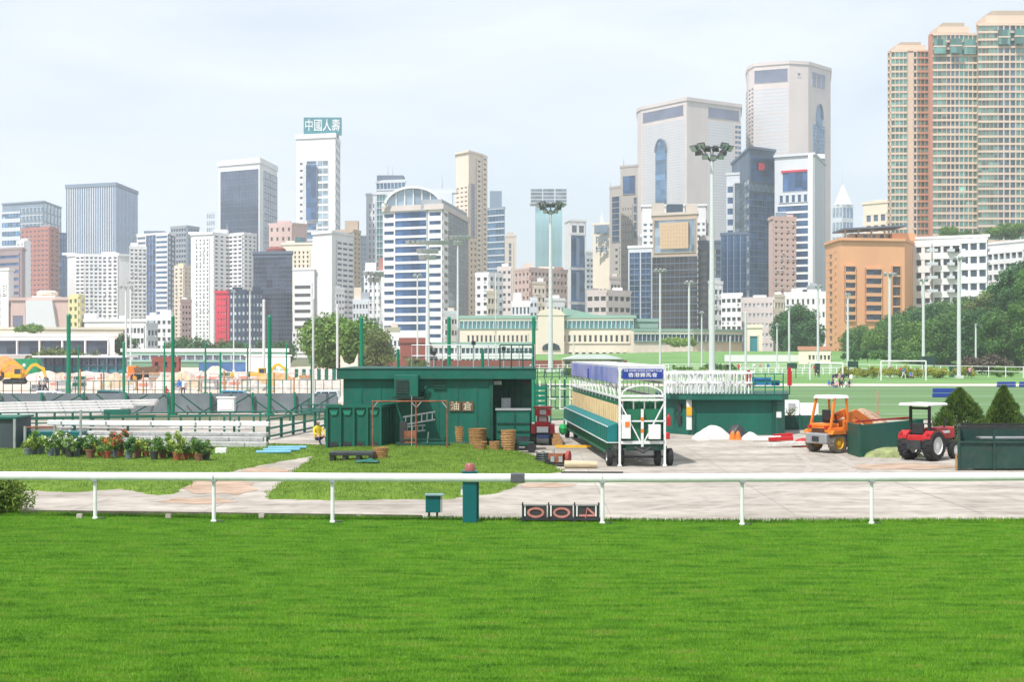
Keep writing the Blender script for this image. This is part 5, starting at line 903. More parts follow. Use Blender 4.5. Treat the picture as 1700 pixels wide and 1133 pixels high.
for px in (600, 632, 728, 760, 792): MB().box(xs(px), -.012, .05, .05, .03, zr0 - .06).build('seam_strip', m_green, t)
MB().box((xs(570) + xs(818)) / 2, -.02, 0, xs(818) - xs(570), .05, .22).build('plinth', M('shed_plinth', S(70, 100, 88), rough=.9, var=.3, scale=3, dirt=.5), t)
o = MB().box(xs(677), -.5, z(658), 1.0, 1.0, .92).build('air_conditioner', m_green, t, bevel=.015); MB().box(xs(671), -1.02, z(654), .52, .04, .62).build('grille', m_dark, o)
for k in range(6): MB().box(xs(671), -1.05, z(654) + .05 + k * .1, .52, .03, .03).build('grille_bar', m_greend, o)
MB().box(xs(680), -.6, z(661), 1.3, .9, .06).build('shelf_bracket', m_dark, t)
for k in range(3): MB().path([(xs(697) + k * .07, -.1, z(655) - k * .1), (xs(703) + k * .08, -.2, z(650) + k * .1), (xs(708) + k * .05, -.12, z(641) - k * .04)], .03, 7).build('pipe', m_greend, t)
for k in range(4): MB().box(xs(730), -.05, z(646) + k * .11, .55, .06, .045).build('louvre_slat', m_greend, t)
MB().box(xs(818) - .06, -.04, 0, .14, .08, zr0).build('corner_trim', m_greend, t)
for k, (pa, pb, chx) in enumerate(((746, 765, '油'), (767, 786, '倉'))):
    o = MB().box((xs(pa) + xs(pb)) / 2, -.03, z(683), xs(pb) - xs(pa), .05, z(667) - z(683)).build('sign_plate', m_brown, t); text(chx, .40, M('sign_cream', S(216, 204, 180)), o, ((xs(pa) + xs(pb)) / 2, -.065, z(675.5)), extrude=.004)
# recess fittings
for px, py0, py1, r_ in ((838, 632, 690, .035), (848, 632, 705, .05), (856, 632, 690, .03), (866, 640, 700, .025)): MB().tube((xs(px, 1.5), 1.5, z(py1, 1.5)), (xs(px, 1.5), 1.5, z(py0, 1.5)), r_, r_, 8).build('pipe', m_greend, t)
MB().box(xs(826), .9, z(640), .34, .3, .16).build('wall_lamp', m_white, t); MB().box(xs(874), 1.2, z(640), .28, .3, .34).build('wall_lamp', m_dark, t); MB().box(xs(840, 1.4), 1.35, z(680, 1.4), .4, .3, .5).build('meter_box', m_steel, t)
# roof rail
for (pa, pb) in ((682, 888),):
    for zz in (.55, 1.05): MB().tube((xs(pa, 5), 5.6, zr1 + zz), (xs(pb, 5), 5.6, zr1 + zz), .025, .025, 6).build('roof_rail', m_steel, t)
    for i in range(9): px = pa + (pb - pa) * i / 8; MB().tube((xs(px, 5), 5.6, zr1), (xs(px, 5), 5.6, zr1 + 1.05), .022, .022, 6).build('roof_rail_post', m_steel, t)
for zz in (.4, .75, 1.05): MB().tube((xs(830), .2, zr1 + zz), (xs(886), .2, zr1 + zz), .025, .025, 6).build('roof_rail', m_greend, t)
for px in (830, 849, 868, 886): MB().tube((xs(px), .2, zr1), (xs(px), .2, zr1 + 1.05), .028, .028, 6).build('roof_rail_post', m_greend, t)
for px, hh in ((785, 1.05), (836, .8), (718, .6)):
    MB().tube((xs(px), 1.2, zr1), (xs(px), 1.2, zr1 + hh), .03, .03, 6).build('camera_pole', m_steel, t); MB().box(xs(px), 1.15, zr1 + hh, .18, .34, .17).build('security_camera', m_dark, t)
for px in (661, 801): MB().tube((xs(px, 3), 3, zr1), (xs(px, 3), 3, zr1 + .85), .07, .07, 8).build('vent_pipe', m_green2, t)
# ---- green skip beside the shed
Yk = 59.2; t = thing('green_skip', 'open green steel skip with ribbed sides at the shed corner', 'skip', (X(588, Yk), Yk, 0)); ox2 = X(588, Yk); kx = lambda px, dy=0: X(px, Yk + dy) - ox2
zk = Z(675, Yk); wk = kx(632) - kx(543)
pl = [(kx(543), 0), (kx(632), 0), (kx(662, 2.6), 2.6), (kx(575, 2.6), 2.6)]
MB().prism(pl, .12, zk - .02).build('body', m_green, t)
for i in range(5): MB().box(kx(543 + 89 * i / 4), -.06, .1, .09, .14, zk - .12).build('rib', m_green, t)
for i in range(4):
    x0, x1 = kx(543 + 89 * (i + .12) / 4), kx(543 + 89 * (i + .88) / 4); xm = (x0 + x1) / 2
    MB().extr([(x0, zk - .12), (x1, zk - .12), (xm + .1, zk - .36), (xm - .1, zk - .36)], -.05, .02).build('gusset', M('green_light', S(40, 132, 110, .9), rough=.5), t)
    MB().extr([(x0, .16), (x1, .16), (xm + .12, .34), (xm - .12, .34)], -.05, .02).build('foot_gusset', m_dark, t)
MB().bar((kx(541), -.04, zk), (kx(634), -.04, zk), .16, .12).build('rim', m_green, t); MB().bar((kx(633), -.04, zk), (kx(663, 2.6), 2.6, zk), .14, .12).build('rim', m_green, t)
for i in range(5): k = (i + .5) / 5; MB().box(kx(632) * (1 - k) + kx(662, 2.6) * k + .03, 2.6 * k - .03, .1, .08, .12, zk - .12).build('side_rib', m_greend, t)
for px in (552, 625): MB().box(kx(px), .5, 0, .2, 1.2, .12).build('skid', m_dark, t)
# ---- rusty pipe frame, ladders, cart plate
Yf = 57.6; t = thing('pipe_stand', 'rusty pipe stand standing in front of the shed', 'frame', (X(682, Yf), Yf, .1)); fx = lambda px: X(px, Yf) - X(682, Yf)
zt = Z(667, Yf)
MB().tube((fx(617), 0, zt - .1), (fx(742), .2, zt - .1), .035).build('top_pipe', m_rust, t)
for px, y_ in ((619, 0), (691, -.15), (742, .2)): MB().tube((fx(px), y_, -.12), (fx(px), y_, zt - .1), .032).build('leg', m_rust, t)
for px, s in ((619, 1), (691, -1), (691, 1), (742, -1)): MB().tube((fx(px), 0, zt - .36), (fx(px) + s * .2, 0, zt - .12), .02).build('brace', m_steel, t)
MB().tube((fx(682), .5, -.1), (fx(682), .5, zt + .1), .02).build('pale_rod', m_steel, t)
def ladder(label, p0, p1, wd, n):
    p0, p1 = Vector(p0), Vector(p1); t = thing('ladder', label, 'ladder', p0, group='ladders by the shed'); d = p1 - p0
    for s in (0, wd): MB().bar(Vector((0, 0, s)), d + Vector((0, 0, s)), .05, .06).build('side_rail', m_steel, t)
    for i in range(n): c = d * ((i + .5) / n); MB().bar(c, c + Vector((0, 0, wd)), .035).build('rung', m_steel, t)
ladder('aluminium ladder lying on its side, tilted up to the shed', P(669, 706, 59.6), P(722, 697, 60.4), .33, 6)
ladder('shorter lower ladder half hidden by the rusty stand', P(672, 718, 59.9), P(706, 715, 60.3), .22, 4)
t = thing('flat_trolley', 'dark flat trolley with low rails under the ladders', 'trolley', (X(702, 59.4), 59.4, 0))
MB().box(0, 0, .22, 2.2, .9, .07).build('deck', m_greend, t)
for x in (-.9, .9): MB().lathe([(.1, -.05), (.12, -.03), (.12, .03), (.1, .05)], (x, -.4, .12), 'y', 12).build('wheel', m_black, t)
MB().tube((.2, -.3, .25), (.25, -.3, .75), .02).build('handle', m_steel, t); MB().bar((-.9, -.42, .45), (1.1, -.42, .45), .04).build('low_rail', m_greend, t)
MB().box(-.5, -.2, .29, .5, .4, .5).build('motor_box', m_rust, t); MB().box(-.8, -.1, .29, .3, .3, .9).build('gear_case', m_dark, t)
# ---- wicker baskets
def basket(label, x, y, z0, r0, h_, n=1):
    t = thing('wicker_basket', label, 'basket', (x, y, z0), group='wicker baskets by the shed')
    for k in range(n):
        prof = [(r0 * .88, 0)]; rows = 6
        for j in range(rows): zz = h_ * (j + .5) / rows; rr = r0 * (.88 + .12 * (j + .5) / rows); prof += [(rr + .012, zz - h_ * .03), (rr + .012, zz + h_ * .03), (rr - .008, zz + h_ * .06)]
        prof += [(r0 * 1.05, h_ * .97), (r0 * 1.05, h_), (r0 * .95, h_), (r0 * .86, h_ * .12)]
        MB().lathe(prof, (random.uniform(-.02, .02), 0, k * h_ * .42), n=20).build('woven_wall', m_wick, t)
    return t
for px, py, wpx, hpx, n_, lb in ((763, 740, 23, 22, 2, 'wicker basket stack nearest the rusty stand'), (793, 742, 30, 20, 3, 'tallest wicker basket stack in the middle'), (797, 751, 22, 13, 1, 'single wicker basket in front of the tallest stack'), (821, 751, 18, 14, 1, 'small wicker basket between the two stacks'), (844, 750, 24, 25, 2, 'wicker basket stack at the shed corner'), (632, 766, 26, 17, 1, 'single wicker basket beside the dark pallet on the grass')):
    q = G(px, py, .05); zz = max(0, float(mound_z(q.x, q.y)[0])); basket(lb, q.x, q.y, zz, wpx / 2 * q.y / F, hpx * q.y / F / (1 + .42 * (n_ - 1)) * (1.35 if n_ > 1 else 1), n_)
q = G(585, 764, .15); t = thing('pallet_table', 'low dark plastic pallet lying on the grass bank', 'pallet', (q.x, q.y, .15))
MB().box(0, 0, .18, 1.6, .9, .12).build('deck', m_dark, t, bevel=.01)
for x in (-.7, -.25, .25, .7): MB().box(x, 0, 0, .14, .85, .18).build('foot', m_dark, t)
q = G(610, 772, .12); m = MB(); gx, gy = np.meshgrid(np.linspace(-1, 1, 14), np.linspace(-1, 1, 10)); zz = .10 * np.exp(-(gx ** 2 + gy ** 2) * 1.2) + .03 * np.sin(gx * 5) * np.sin(gy * 4 + 1)
i_ = np.arange(140).reshape(10, 14); me = mesh_np('tarpaulin', np.stack([gx.ravel() * .42, gy.ravel() * .3, zz.ravel() + .05], 1), np.stack([i_[:-1, :-1].ravel(), i_[:-1, 1:].ravel(), i_[1:, 1:].ravel(), i_[1:, :-1].ravel()], 1), m_green)
o = link('tarpaulin', me, None, (q.x, q.y, .17)); tag(o, 'crumpled green sheet on the grass beside the basket', 'sheet'); o.modifiers.new('s', 'SOLIDIFY').thickness = .02
o = MB().tube((0, 0, 0), (0, 0, .85), .035, .035, 8).build('blue_stake', M('stake_blue', S(120, 160, 180), rough=.5), None, (G(627, 744).x, G(627, 744).y, .1)); tag(o, 'short pale blue stake standing in front of the skip', 'stake')
# ---- green cabinets in the shed recess
Yc = 59.4; t = thing('green_cabinet', 'green metal cupboard with horizontal ribs at the shed corner', 'cupboard', (X(852, Yc), Yc, 0))
wc = (880 - 825) * Yc / F; hc = Z(681, Yc); MB().box(0, 0, .15, wc, 1.0, hc - .15).build('body', m_green, t, bevel=.015); MB().box(0, 0, hc, wc + .1, 1.1, .05).build('top', m_steel, t)
for k in range(3): MB().box(0, -.52, .45 + k * .33, wc * .98, .06, .05).build('rib', m_greend, t)
MB().box(0.05, -.53, .15, .05, .05, hc - .2).build('door_edge', m_greend, t); MB().box(.4, -.54, .25, .5, .06, .35).build('vent', m_dark, t)
for x in (-.55, .55): MB().box(x, -.3, 0, .12, .3, .15).build('foot', m_dark, t)
t = thing('garden_cart', 'small dark cart with wheels next to the green cupboard', 'cart', (X(868, 58), 58, 0)); MB().box(0, 0, .3, .9, .6, .1).build('tray', m_greend, t)
for x in (-.35, .35): MB().lathe([(.1, -.04), (.2, -.04), (.2, .04), (.1, .04)], (x, -.32, .2), 'y', 14).build('wheel', m_black, t)
MB().path([(-.4, .2, .35), (-.6, .2, .8), (-.3, .2, .9)], .025).build('handle', m_greend, t)
# ---- starting gate
Yg = 51.0; a0 = Vector((X(1028, Yg), Yg, 0)); a1 = Vector((X(951, 68), 68, 0)); gl_ = (a1 - a0); LEN = gl_.length; rot = math.atan2(gl_.y, gl_.x) - math.pi / 2
t = thing('starting_gate', 'wheeled green and white starting gate with a blue banner', 'starting gate', a0, rot)          # local: +y along the stalls, +x away from the viewed flank
Wd = 1.62
m_gw = M('gate_white', (.74, .75, .74), rough=.45, var=.08, dirt=.2); m_gdark = M('gate_dark_green', S(20, 100, 70, 1.0), rough=.55, var=.15); m_beige = M('gate_beige', S(228, 204, 160, .92), rough=.8, var=.12, scale=2); m_pad = M('gate_pad', S(0, 108, 108, 1.0), rough=.6, var=.1)
m_ban = M('banner_blue', S(86, 104, 172, .9), rough=.6, var=.15, scale=.5, col2=S(168, 166, 206, .9))
zt = Z(610, Yg); T = 14; sw = LEN / T
# legs, top and truss of both flanks
for sx in (0, Wd):
    for k, zz in enumerate((zt - .03, 2.98, 2.45)): MB().bar((sx, 0, zz), (sx, LEN, zz), .08, .08).build('long_rail', m_gw, t)
    for i in range(T + 1): MB().box(sx, i * sw, 2.3, .04, .04, zt - 2.3).build('upright', m_gw, t)
    if sx == 0:
        for i in range(T): MB().bar((sx, i * sw, 2.48), (sx, (i + 1) * sw if i % 2 else (i + .5) * sw, 2.95), .035).build('truss_brace', m_gw, t)
for i in range(T + 1): MB().bar((0, i * sw, zt - .02), (Wd, i * sw, zt - .02), .05).build('roof_bar', m_gw, t)
MB().box(Wd / 2, LEN / 2, zt + .02, Wd + .1, LEN, .04).build('roof_sheet', m_gw, t)
for k in range(2): y0, y1 = LEN * (k * .5) + .1, LEN * (k * .5 + .5) - .1; MB().box(-.06, (y0 + y1) / 2, 2.96, .04, y1 - y0, zt - 2.98).build('banner', m_ban, t)
MB().box(-.10, LEN * .55, 2.95, .05, .14, .42).build('banner_lamp', m_blue, t)
for i in range(T):
    yc = (i + .5) * sw
    MB().box(.02, yc, 2.18, .05, sw * .94, .30).build('upper_panel', m_gdark, t)
    for s in (-1, 1): MB().box(.0, yc + s * sw * .24, 1.45, .05, sw * .44, .72, rz=s * .04).build('stall_gate', m_beige, t)
    for k in range(2): MB().box(-.05, yc + (k - .5) * sw * .5, 1.45, .03, .05, .72).build('gate_slat', m_beige, t)
    p = MB().extr([(-.42, .84), (-.05, .84), (-.05, 1.55), (-.10, 1.55), (-.42, 1.42)], yc - sw * .492, yc + sw * .492).build('padded_box', m_pad, t, bevel=.02); MB().box(-.425, yc, 1.40, .03, sw, .03).build('pad_trim', m_gw, t)
    for k in range(2): MB().box(-.425, yc + (k - .5) * sw * .5, .86, .02, .04, .55).build('pad_strap', m_gdark, t)
    for k in range(3): MB().box(-.26, yc + (k - 1) * sw * .32, .44, .06, sw * .17, .42).build('lower_slat', m_gdark, t)
    MB().box(Wd * .55, i * sw, .55, Wd * .8, .06, 1.5).build('stall_divider', m_gdark, t)
    MB().box(Wd, yc, .6, .05, sw * .9, 1.4).build('rear_gate', m_gdark, t)
MB().bar((-.28, 0, .42), (-.28, LEN, .42), .08, .10).build('sill', m_gdark, t); MB().bar((-.24, 0, .845), (-.24, LEN, .845), .42, .03).build('pad_shelf', m_gw, t)
# near end frame
for x in (0, Wd): MB().box(x, -.12, .05, .08, .08, zt - .05).build('end_post', m_gw, t)
for zz, th in ((zt - .05, .09), (2.52, .08), (2.38, .07), (1.62, .05), (.85, .11), (zt - .45, .05)): MB().bar((0, -.12, zz), (Wd, -.12, zz), .08, th).build('end_beam', m_gw, t)
for s in (0, 1): MB().bar((s * Wd, -.13, 2.30), (Wd / 2 + (s - .5) * .16, -.13, .90), .045).build('end_brace', m_gw, t)
arcp = [(Wd / 2 - math.cos(a) * Wd * .46, -.13, 2.56 + math.sin(a) * .34) for a in np.linspace(0, math.pi, 9)]
for p_, q_ in zip(arcp[:-1], arcp[1:]): MB().bar(p_, q_, .05).build('arch_bar', m_gw, t)
MB().box(Wd / 2, -.13, .5, .09, .09, 1.55).build('tow_post', m_gw, t)
for zz in (1.2, 1.62): MB().box(Wd / 2, -.13, zz, .10, .10, .14).build('orange_band', m_orange, t)
sg = MB().box(Wd / 2 + .01, -.17, zt - .42, Wd * .90, .05, .36).build('sign_board', m_blue, t)
m_sw = M('sign_text', (.85, .85, .85)); text('THE HONG KONG JOCKEY CLUB', .10, m_sw, sg, (Wd / 2 + .01, -.20, zt - .13), extrude=.003, sx=.92); text('香港賽馬會', .17, m_sw, sg, (Wd / 2 + .01, -.20, zt - .29), extrude=.003, sx=1.25)
for i in range(8): MB().box(.12 + i * (Wd - .24) / 7, .02, 1.0 + .0, .05, .05, 1.36).build('end_bar', m_gdark if i % 2 else m_gw, t)
MB().box(Wd / 2, .10, .95, Wd * .94, .05, 1.36).build('end_panel', m_gdark, t)
c = MB().box(.22, -.20, 1.0, .32, .10, .85).build('notice_panel', m_gw, t); MB().box(.26, -.26, 1.42, .16, .02, .18).build('notice', m_orange, c)
MB().box(Wd * .76, -.25, .98, .42, .24, .52).build('battery_box', m_whitep, t, bevel=.02)
MB().bar((Wd / 2 - .5, -.25, .66), (Wd / 2 + .5, -.25, .66), .16, .08).build('drawbar', m_dark, t); MB().path([(Wd / 2 - .3, -.3, .7), (Wd / 2, -.42, .52), (Wd / 2 + .3, -.3, .7)], .05).build('coupling', m_dark, t)
MB().box(Wd * .92, .3, .60, .45, .7, .12).build('axle_bracket', m_greend, t)
def wheel(par, c, r, wdt, tyre, rim, axis='x', name='wheel'):
    o = MB().lathe([(r * .58, -wdt / 2), (r * .9, -wdt / 2), (r, -wdt * .33), (r, wdt * .33), (r * .9, wdt / 2), (r * .58, wdt / 2)], c, axis, 24, False).build(name, tyre, par, smooth=True)
    MB().lathe([(r * .12, -wdt * .42), (r * .25, -wdt * .40), (r * .30, -wdt * .25), (r * .55, -wdt * .25), (r * .60, -wdt * .46), (r * .60, wdt * .46), (r * .55, wdt * .25), (r * .3, wdt * .25), (r * .25, wdt * .4), (r * .12, wdt * .42)], c, axis, 20).build('rim', rim, o, smooth=True)
    m = MB(); n_ = 18                                   # tread lugs
    for i in range(n_):
        a = 2 * math.pi * i / n_
        for s in (-1, 1):
            u = (math.cos(a + s * .08) * r * 1.0, math.sin(a + s * .08) * r * 1.0)
            if axis == 'x': m.box(c[0] + s * wdt * .22, c[1] + u[0], c[2] + u[1] - r * .03, wdt * .4, r * .09, r * .06)
            else: m.box(c[0] + u[0], c[1] + s * wdt * .22, c[2] + u[1] - r * .03, r * .09, wdt * .4, r * .06)
    m.build('tread', tyre, o); return o
for yy_ in (.25, LEN - .6):
    for x in (-.33, .08, Wd - .20, Wd + .24): wheel(t, (x, yy_, .31), .30, .20, m_black, m_steel)
    MB().bar((-.3, yy_, .31), (Wd + .2, yy_, .31), .08).build('axle', m_dark, t)
for x in (.0, Wd): MB().box(x, -.12, .0, .14, .14, .05).build('foot_pad', m_gw, t)
for i in range(1, 5): MB().box(Wd * .5, LEN * i / 5, .4, .1, .1, .5).build('leg', m_gw, t)
# ---- red utility tractor seen end-on between shed and gate
Yr = 62.5; t = thing('mower_tractor', 'red and white utility tractor parked between the shed and the starting gate', 'tractor', (X(901, Yr), Yr, 0))
MB().box(0, .4, .35, .62, 1.5, .45).build('chassis', m_dark, t); MB().box(0, -.1, .72, .66, .55, .30).build('seat_pan', m_red, t, bevel=.03); MB().box(0, .9, .75, .5, 1.1, .5).build('bonnet', m_red, t, bevel=.05)
for s in (-1, 1):
    MB().extr([(-.35, .5), (.45, .5), (.40, .78), (.1, .92), (-.2, .88)], s * .30, s * .52, 'x').build('fender', m_red, t); wheel(t, (s * .40, 0, .36), .36, .26, m_black, m_white)
    MB().box(s * .28, -.25, .9, .06, .06, .72).build('roll_bar', m_white, t)
MB().box(0, .1, 1.60, .82, .9, .08).build('canopy', m_red, t, bevel=.03); MB().box(0, -.25, 1.28, .70, .08, .30).build('canopy_back', m_red, t); MB().box(0, -.30, 1.33, .28, .05, .2).build('rear_window', m_steel, t)
MB().box(-.02, -.42, .55, .5, .06, .26).build('white_stripe', m_white, t); MB().box(0, -.5, .3, .5, .3, .16).build('tow_bar', M('navy', S(40, 52, 90)), t); MB().box(0, .02, 1.0, .34, .12, .36).build('seat_back', m_white, t)
o = MB().box(0, 0, 0, .45, .3, .3).box(-.03, 0, .3, .3, .28, .22).build('crate_stack', m_wick, None, (X(925, 62), 62.2, 0)); tag(o, 'small tan crates stacked beside the red utility tractor', 'crate')
o = MB().bar((0, 0, .08), (1.5, -.3, .10), .14, .10).build('yellow_beam', m_yellow, None, (X(922, 60), 60.2, 0)); tag(o, 'yellow beam on the ground beside the starting gate', 'beam')
o = MB().lathe([(.05, 0), (.16, .1), (.20, .3), (.14, .46), (.02, .5)], n=9).build('green_cover', M('bright_green', S(40, 170, 90), rough=.6), None, (X(935, 63.5), 63.8, .35)); tag(o, 'bright green cover hanging at the far end of the starting gate', 'cover')
# ---- white and green lattice boards behind it
t = thing('lattice_rack', 'rack of white chairs and green frames behind the red utility tractor', 'rack', (X(925, 78), 78, 0))
for i in range(4):
    for j in range(3):
        x, zz = -.8 + i * .55, .9 + j * .55; MB().box(x, (i + j) % 2 * .2, zz, .34, .06, .05).build('frame_bar', m_white, t); MB().box(x - .15, 0, zz, .05, .05, .5).build('frame_bar', m_white, t); MB().box(x + .15, .1, zz, .05, .05, .5).build('frame_bar', m_green, t)
for i in range(4): MB().box(-1.1 + i * .75, .2, 0, .08, .08, 2.55).build('upright', m_green, t)
for k in range(4): MB().box(0, .25, .3 + k * .62, 2.4, .05, .06).build('shelf_bar', m_green, t)
t = thing('louvred_screen', 'tall green louvred screen behind the shed corner', 'screen', (X(898, 70), 70, 0))
for k in range(9): MB().box(0, 0, .2 + k * .25, .55, .10, .16).build('louvre_slat', M('green_mid', S(0, 128, 104, .9), rough=.5), t)
for x in (-.28, .28): MB().box(x, .06, 0, .06, .06, 2.5).build('upright', m_green, t)
# ---- scrap by the gate: hose reel, pump, log
q = G(902, 772); t = thing('hose_reel', 'dark coiled hose reel lying on the concrete by the grass edge', 'hose reel', (q.x, q.y + .6, 0), .5)
for k in range(5):
    pr = [(.18 + .03 * k, .06 * k + .02)]; ring = [(math.cos(a) * (.30 - .02 * k), math.sin(a) * (.30 - .02 * k), .05 + .075 * k) for a in np.linspace(0, 2 * math.pi, 17)]
    MB().path(ring, .035, 6).build('hose_coil', m_dark if k % 2 else m_dkgreen, t)
MB().box(0, 0, 0, .7, .5, .03).build('base', m_steel, t); MB().tube((0, 0, .0), (0, 0, .45), .06).build('hub', m_steel, t)
q = G(930, 776); t = thing('engine_pump', 'rusty engine pump with a round guard on the concrete', 'pump', (q.x, q.y + .6, 0), -.3)
MB().box(-.1, 0, .12, .55, .4, .32).build('engine_block', m_rust, t); MB().lathe([(.05, -.06), (.24, -.06), (.26, 0), (.24, .06), (.05, .06)], (.32, 0, .3), 'x', 18).build('round_guard', M('guard_red', S(160, 70, 60), rough=.6), t); MB().box(0, 0, .04, .9, .5, .06).build('skid', m_dark, t)
MB().tube((-.2, -.1, .4), (-.2, -.1, .62), .04).build('exhaust', m_steel, t); MB().lathe([(.10, -.03), (.13, 0), (.10, .03)], (-.38, -.22, .13), 'y', 12).build('wheel', m_black, t)
for x in (-.2, .1): MB().box(x, -.22, .15, .14, .05, .2).build('valve', m_steel, t)
q = G(966, 779); o = MB().tube((-.6, 0, .13), (.55, .05, .12), .14, .12, 14).build('log', M('log_pale', S(206, 190, 158, .85), rough=.9, var=.2, scale=5, streak=(.4, 4, 4)), None, (q.x, q.y + .3, 0), smooth=True); tag(o, 'pale log lying on the concrete left of the gate wheels', 'log')
o = MB().bar((-1.2, 0, .03), (.9, -.1, .03), .06, .05).build('dark_pipe', m_dark, None, (G(990, 786).x, G(990, 786).y, 0)); tag(o, 'thin dark pipe lying on the concrete in front of the gate', 'pipe')
# ---- green hut at the right of the gate
Yu = 69.5; hx = lambda px, dy=0: X(px, Yu + dy) - X(1200, Yu); t = thing('green_hut', 'low green hut with a flat roof right of the starting gate', 'hut', (X(1200, Yu), Yu, 0)); hu = Z(664, Yu)
pl = [(hx(1092, 2.2), 2.2), (hx(1150), 0), (hx(1290, -.0), 0), (hx(1303, .6), .6), (hx(1303, 5), 5), (hx(1092, 5), 5)]
MB().prism(pl, 0, hu).build('wall', m_green, t)
pr = [(hx(1088, 1.9), 1.9), (hx(1146), -.35), (hx(1296), -.35), (hx(1309, .4), .4), (hx(1309, 5.2), 5.2), (hx(1088, 5.2), 5.2)]
MB().prism(pr, hu, hu + .24).build('roof', m_green, t); MB().prism([(a * 1.004, b * 1.004 - .01) for a, b in pr], hu + .24, hu + .28).build('roof_edge', m_greend, t)
MB().box(hx(1152), -.06, 0, .10, .10, hu).build('corner_trim', m_greend, t); MB().box(hx(1284), -.05, 0, .08, .08, hu).build('corner_trim', m_greend, t)
MB().box(hx(1143, .3), .05, .25, .26, .06, 1.55).build('notice_strip', m_white, t); MB().box(hx(1143, .3), .0, .95, .27, .06, .42).build('yellow_notice', m_yellow, t); MB().box(hx(1293), -.0, .85, .24, .05, .3).build('notice', m_white, t)
for zz in (.5, 1.1): MB().box(hx(1128, .7), .72, zz, .26, .06, .42, rz=-.9).build('door_window', m_dark, t)
for zz in (.45, .62): MB().box(hx(1293), -.06, zz + 1.0, .5, .05, .04).build('wall_rung', m_greend, t)
# white rails stored on the roof
for k, (yy_, nm) in enumerate(((.3, 'front'), (1.6, 'second'), (2.9, 'rear'))):
    r0 = thing('rail_rack', 'white %s row of stacked rail posts on the hut roof' % nm, 'rack', (X(1200, Yu), Yu + yy_, hu + .28), group='white rail racks on the hut roof')
    xa, xb = hx(1100 + 4 * k, yy_), hx(1252, yy_)
    for zz in (.5, .98): MB().box((xa + xb) / 2, 0, zz, xb - xa, .08, .09).build('rail', m_white, r0)
    n_ = 24
    for i in range(n_):
        x = xa + (xb - xa) * (i + .5) / n_; MB().bar((x, 0, 0), (x + random.uniform(-.06, .06), random.uniform(-.2, .2), 1.0), .055).build('post', m_white, r0)
        if i % 2: MB().bar((x, .1, 0), (x + .16, .12, .5), .045).build('strut', m_white, r0)
for i, px in enumerate((1241, 1303)):
    o = MB().box(0, 0, 0, .2, .16, .72).box(0, 0, .72, .14, .12, .16).build('red_post_board', m_red, None, (X(px, Yu + 1), Yu + (.7 if i == 0 else -.2), hu + .28 + (.28 if i == 0 else .42)), bevel=.02); tag(o, ('red upright board at the end of the white rail racks', 'red upright board at the corner of the hut roof')[i], 'board')
    p_ = MB().box(0, 0, -.45, .05, .05, .46).build('stand', m_green, o)
r0 = thing('roof_cage', 'green mesh railing with blue sheeting at the hut roof corner', 'railing', (X(1275, Yu), Yu + .2, hu + .28))
for x in (-.7, -.1, .35, .78): MB().box(x, 0, 0, .05, .05, 1.0).build('post', m_green2, r0)
for zz in (.3, .55, .96): MB().box(.04, 0, zz, 1.5, .04, .05).build('rail', m_green2, r0)
MB().box(-.25, .2, .42, .95, .05, .38).build('blue_sheet', M('sheet_blue', S(60, 130, 180), rough=.6, var=.15), r0); MB().box(.45, .25, .4, .4, .05, .25).build('blue_sheet', m_blue, r0)
for k, (px, Yx, zz) in enumerate(((1098, 66.5, .65), (1112, 66.8, .55), (1109, 66.0, 0))):
    o = MB().lathe([(.02, 0), (.09, .01), (.10, .05), (.10, .42), (.06, .5), (.03, .54), (.04, .58)] if k < 2 else [(.02, 0), (.14, .01), (.15, .25), (.12, .3)], n=14).build('fire_extinguisher' if k < 2 else 'fire_bucket', m_red, None, (X(px, Yx), Yx + .5, zz), smooth=True); tag(o, ('red fire extinguisher right behind the gate post', 'red fire extinguisher on the hut wall', 'red fire bucket on the ground at the hut door')[k], 'fire extinguisher' if k < 2 else 'bucket')
    if k < 2: MB().box(0, .1, .1, .05, .3, .3).build('bracket', m_dark, o)
# ---- heaps along the hut
def heap(name, label, cat, loc, wx, wy, h_, mat, seed, n=22, rough=.35):
    rng = np.random.default_rng(seed); gx, gy = np.meshgrid(np.linspace(-1, 1, n), np.linspace(-1, 1, n)); d = np.sqrt(gx ** 2 + gy ** 2)
    zz = np.clip(1 - d ** 2, 0, 1) ** .7
    for k in range(4): f_ = 2.0 * 1.7 ** k; zz += rough * .5 / 1.6 ** k * np.sin(gx * f_ + rng.uniform(0, 6)) * np.sin(gy * f_ + rng.uniform(0, 6)) * np.clip(1 - d, 0, 1)
    zz = np.clip(zz, 0, None); zz[d > 1] = -.05; i = np.arange(n * n).reshape(n, n)
    me = mesh_np(name, np.stack([gx.ravel() * wx / 2, gy.ravel() * wy / 2, zz.ravel() * h_], 1), np.stack([i[:-1, :-1].ravel(), i[:-1, 1:].ravel(), i[1:, 1:].ravel(), i[1:, :-1].ravel()], 1), mat); me.polygons.foreach_set('use_smooth', [True] * len(me.polygons))
    o = link(name, me, None, loc); return tag(o, label, cat)
heap('covered_heap', 'heap under a crumpled white sheet against the hut', 'heap', (X(1183, 66.5), 66.8, -.02), 1.9, 1.1, .52, m_cloth, 3, 26, .55)
heap('white_sack', 'white sack in front of the covered heap', 'sack', (X(1165, 65.8), 65.6, -.02), .7, .5, .34, m_cloth, 5, 14)
for i in range(2): o = heap('orange_sack', 'upright orange sack beside the covered heap, %s one' % ('left', 'right')[i], 'sack', (X(1216 + i * 9, 66), 66, -.02), .30, .32, .44, m_orange, 9 + i, 12, .15); o['group'] = 'orange sacks'
heap('scrap_heap', 'dark scrap heap behind the orange sacks', 'heap', (X(1224, 67), 67.2, -.02), 1.1, .7, .60, m_dark, 21, 16, .6)
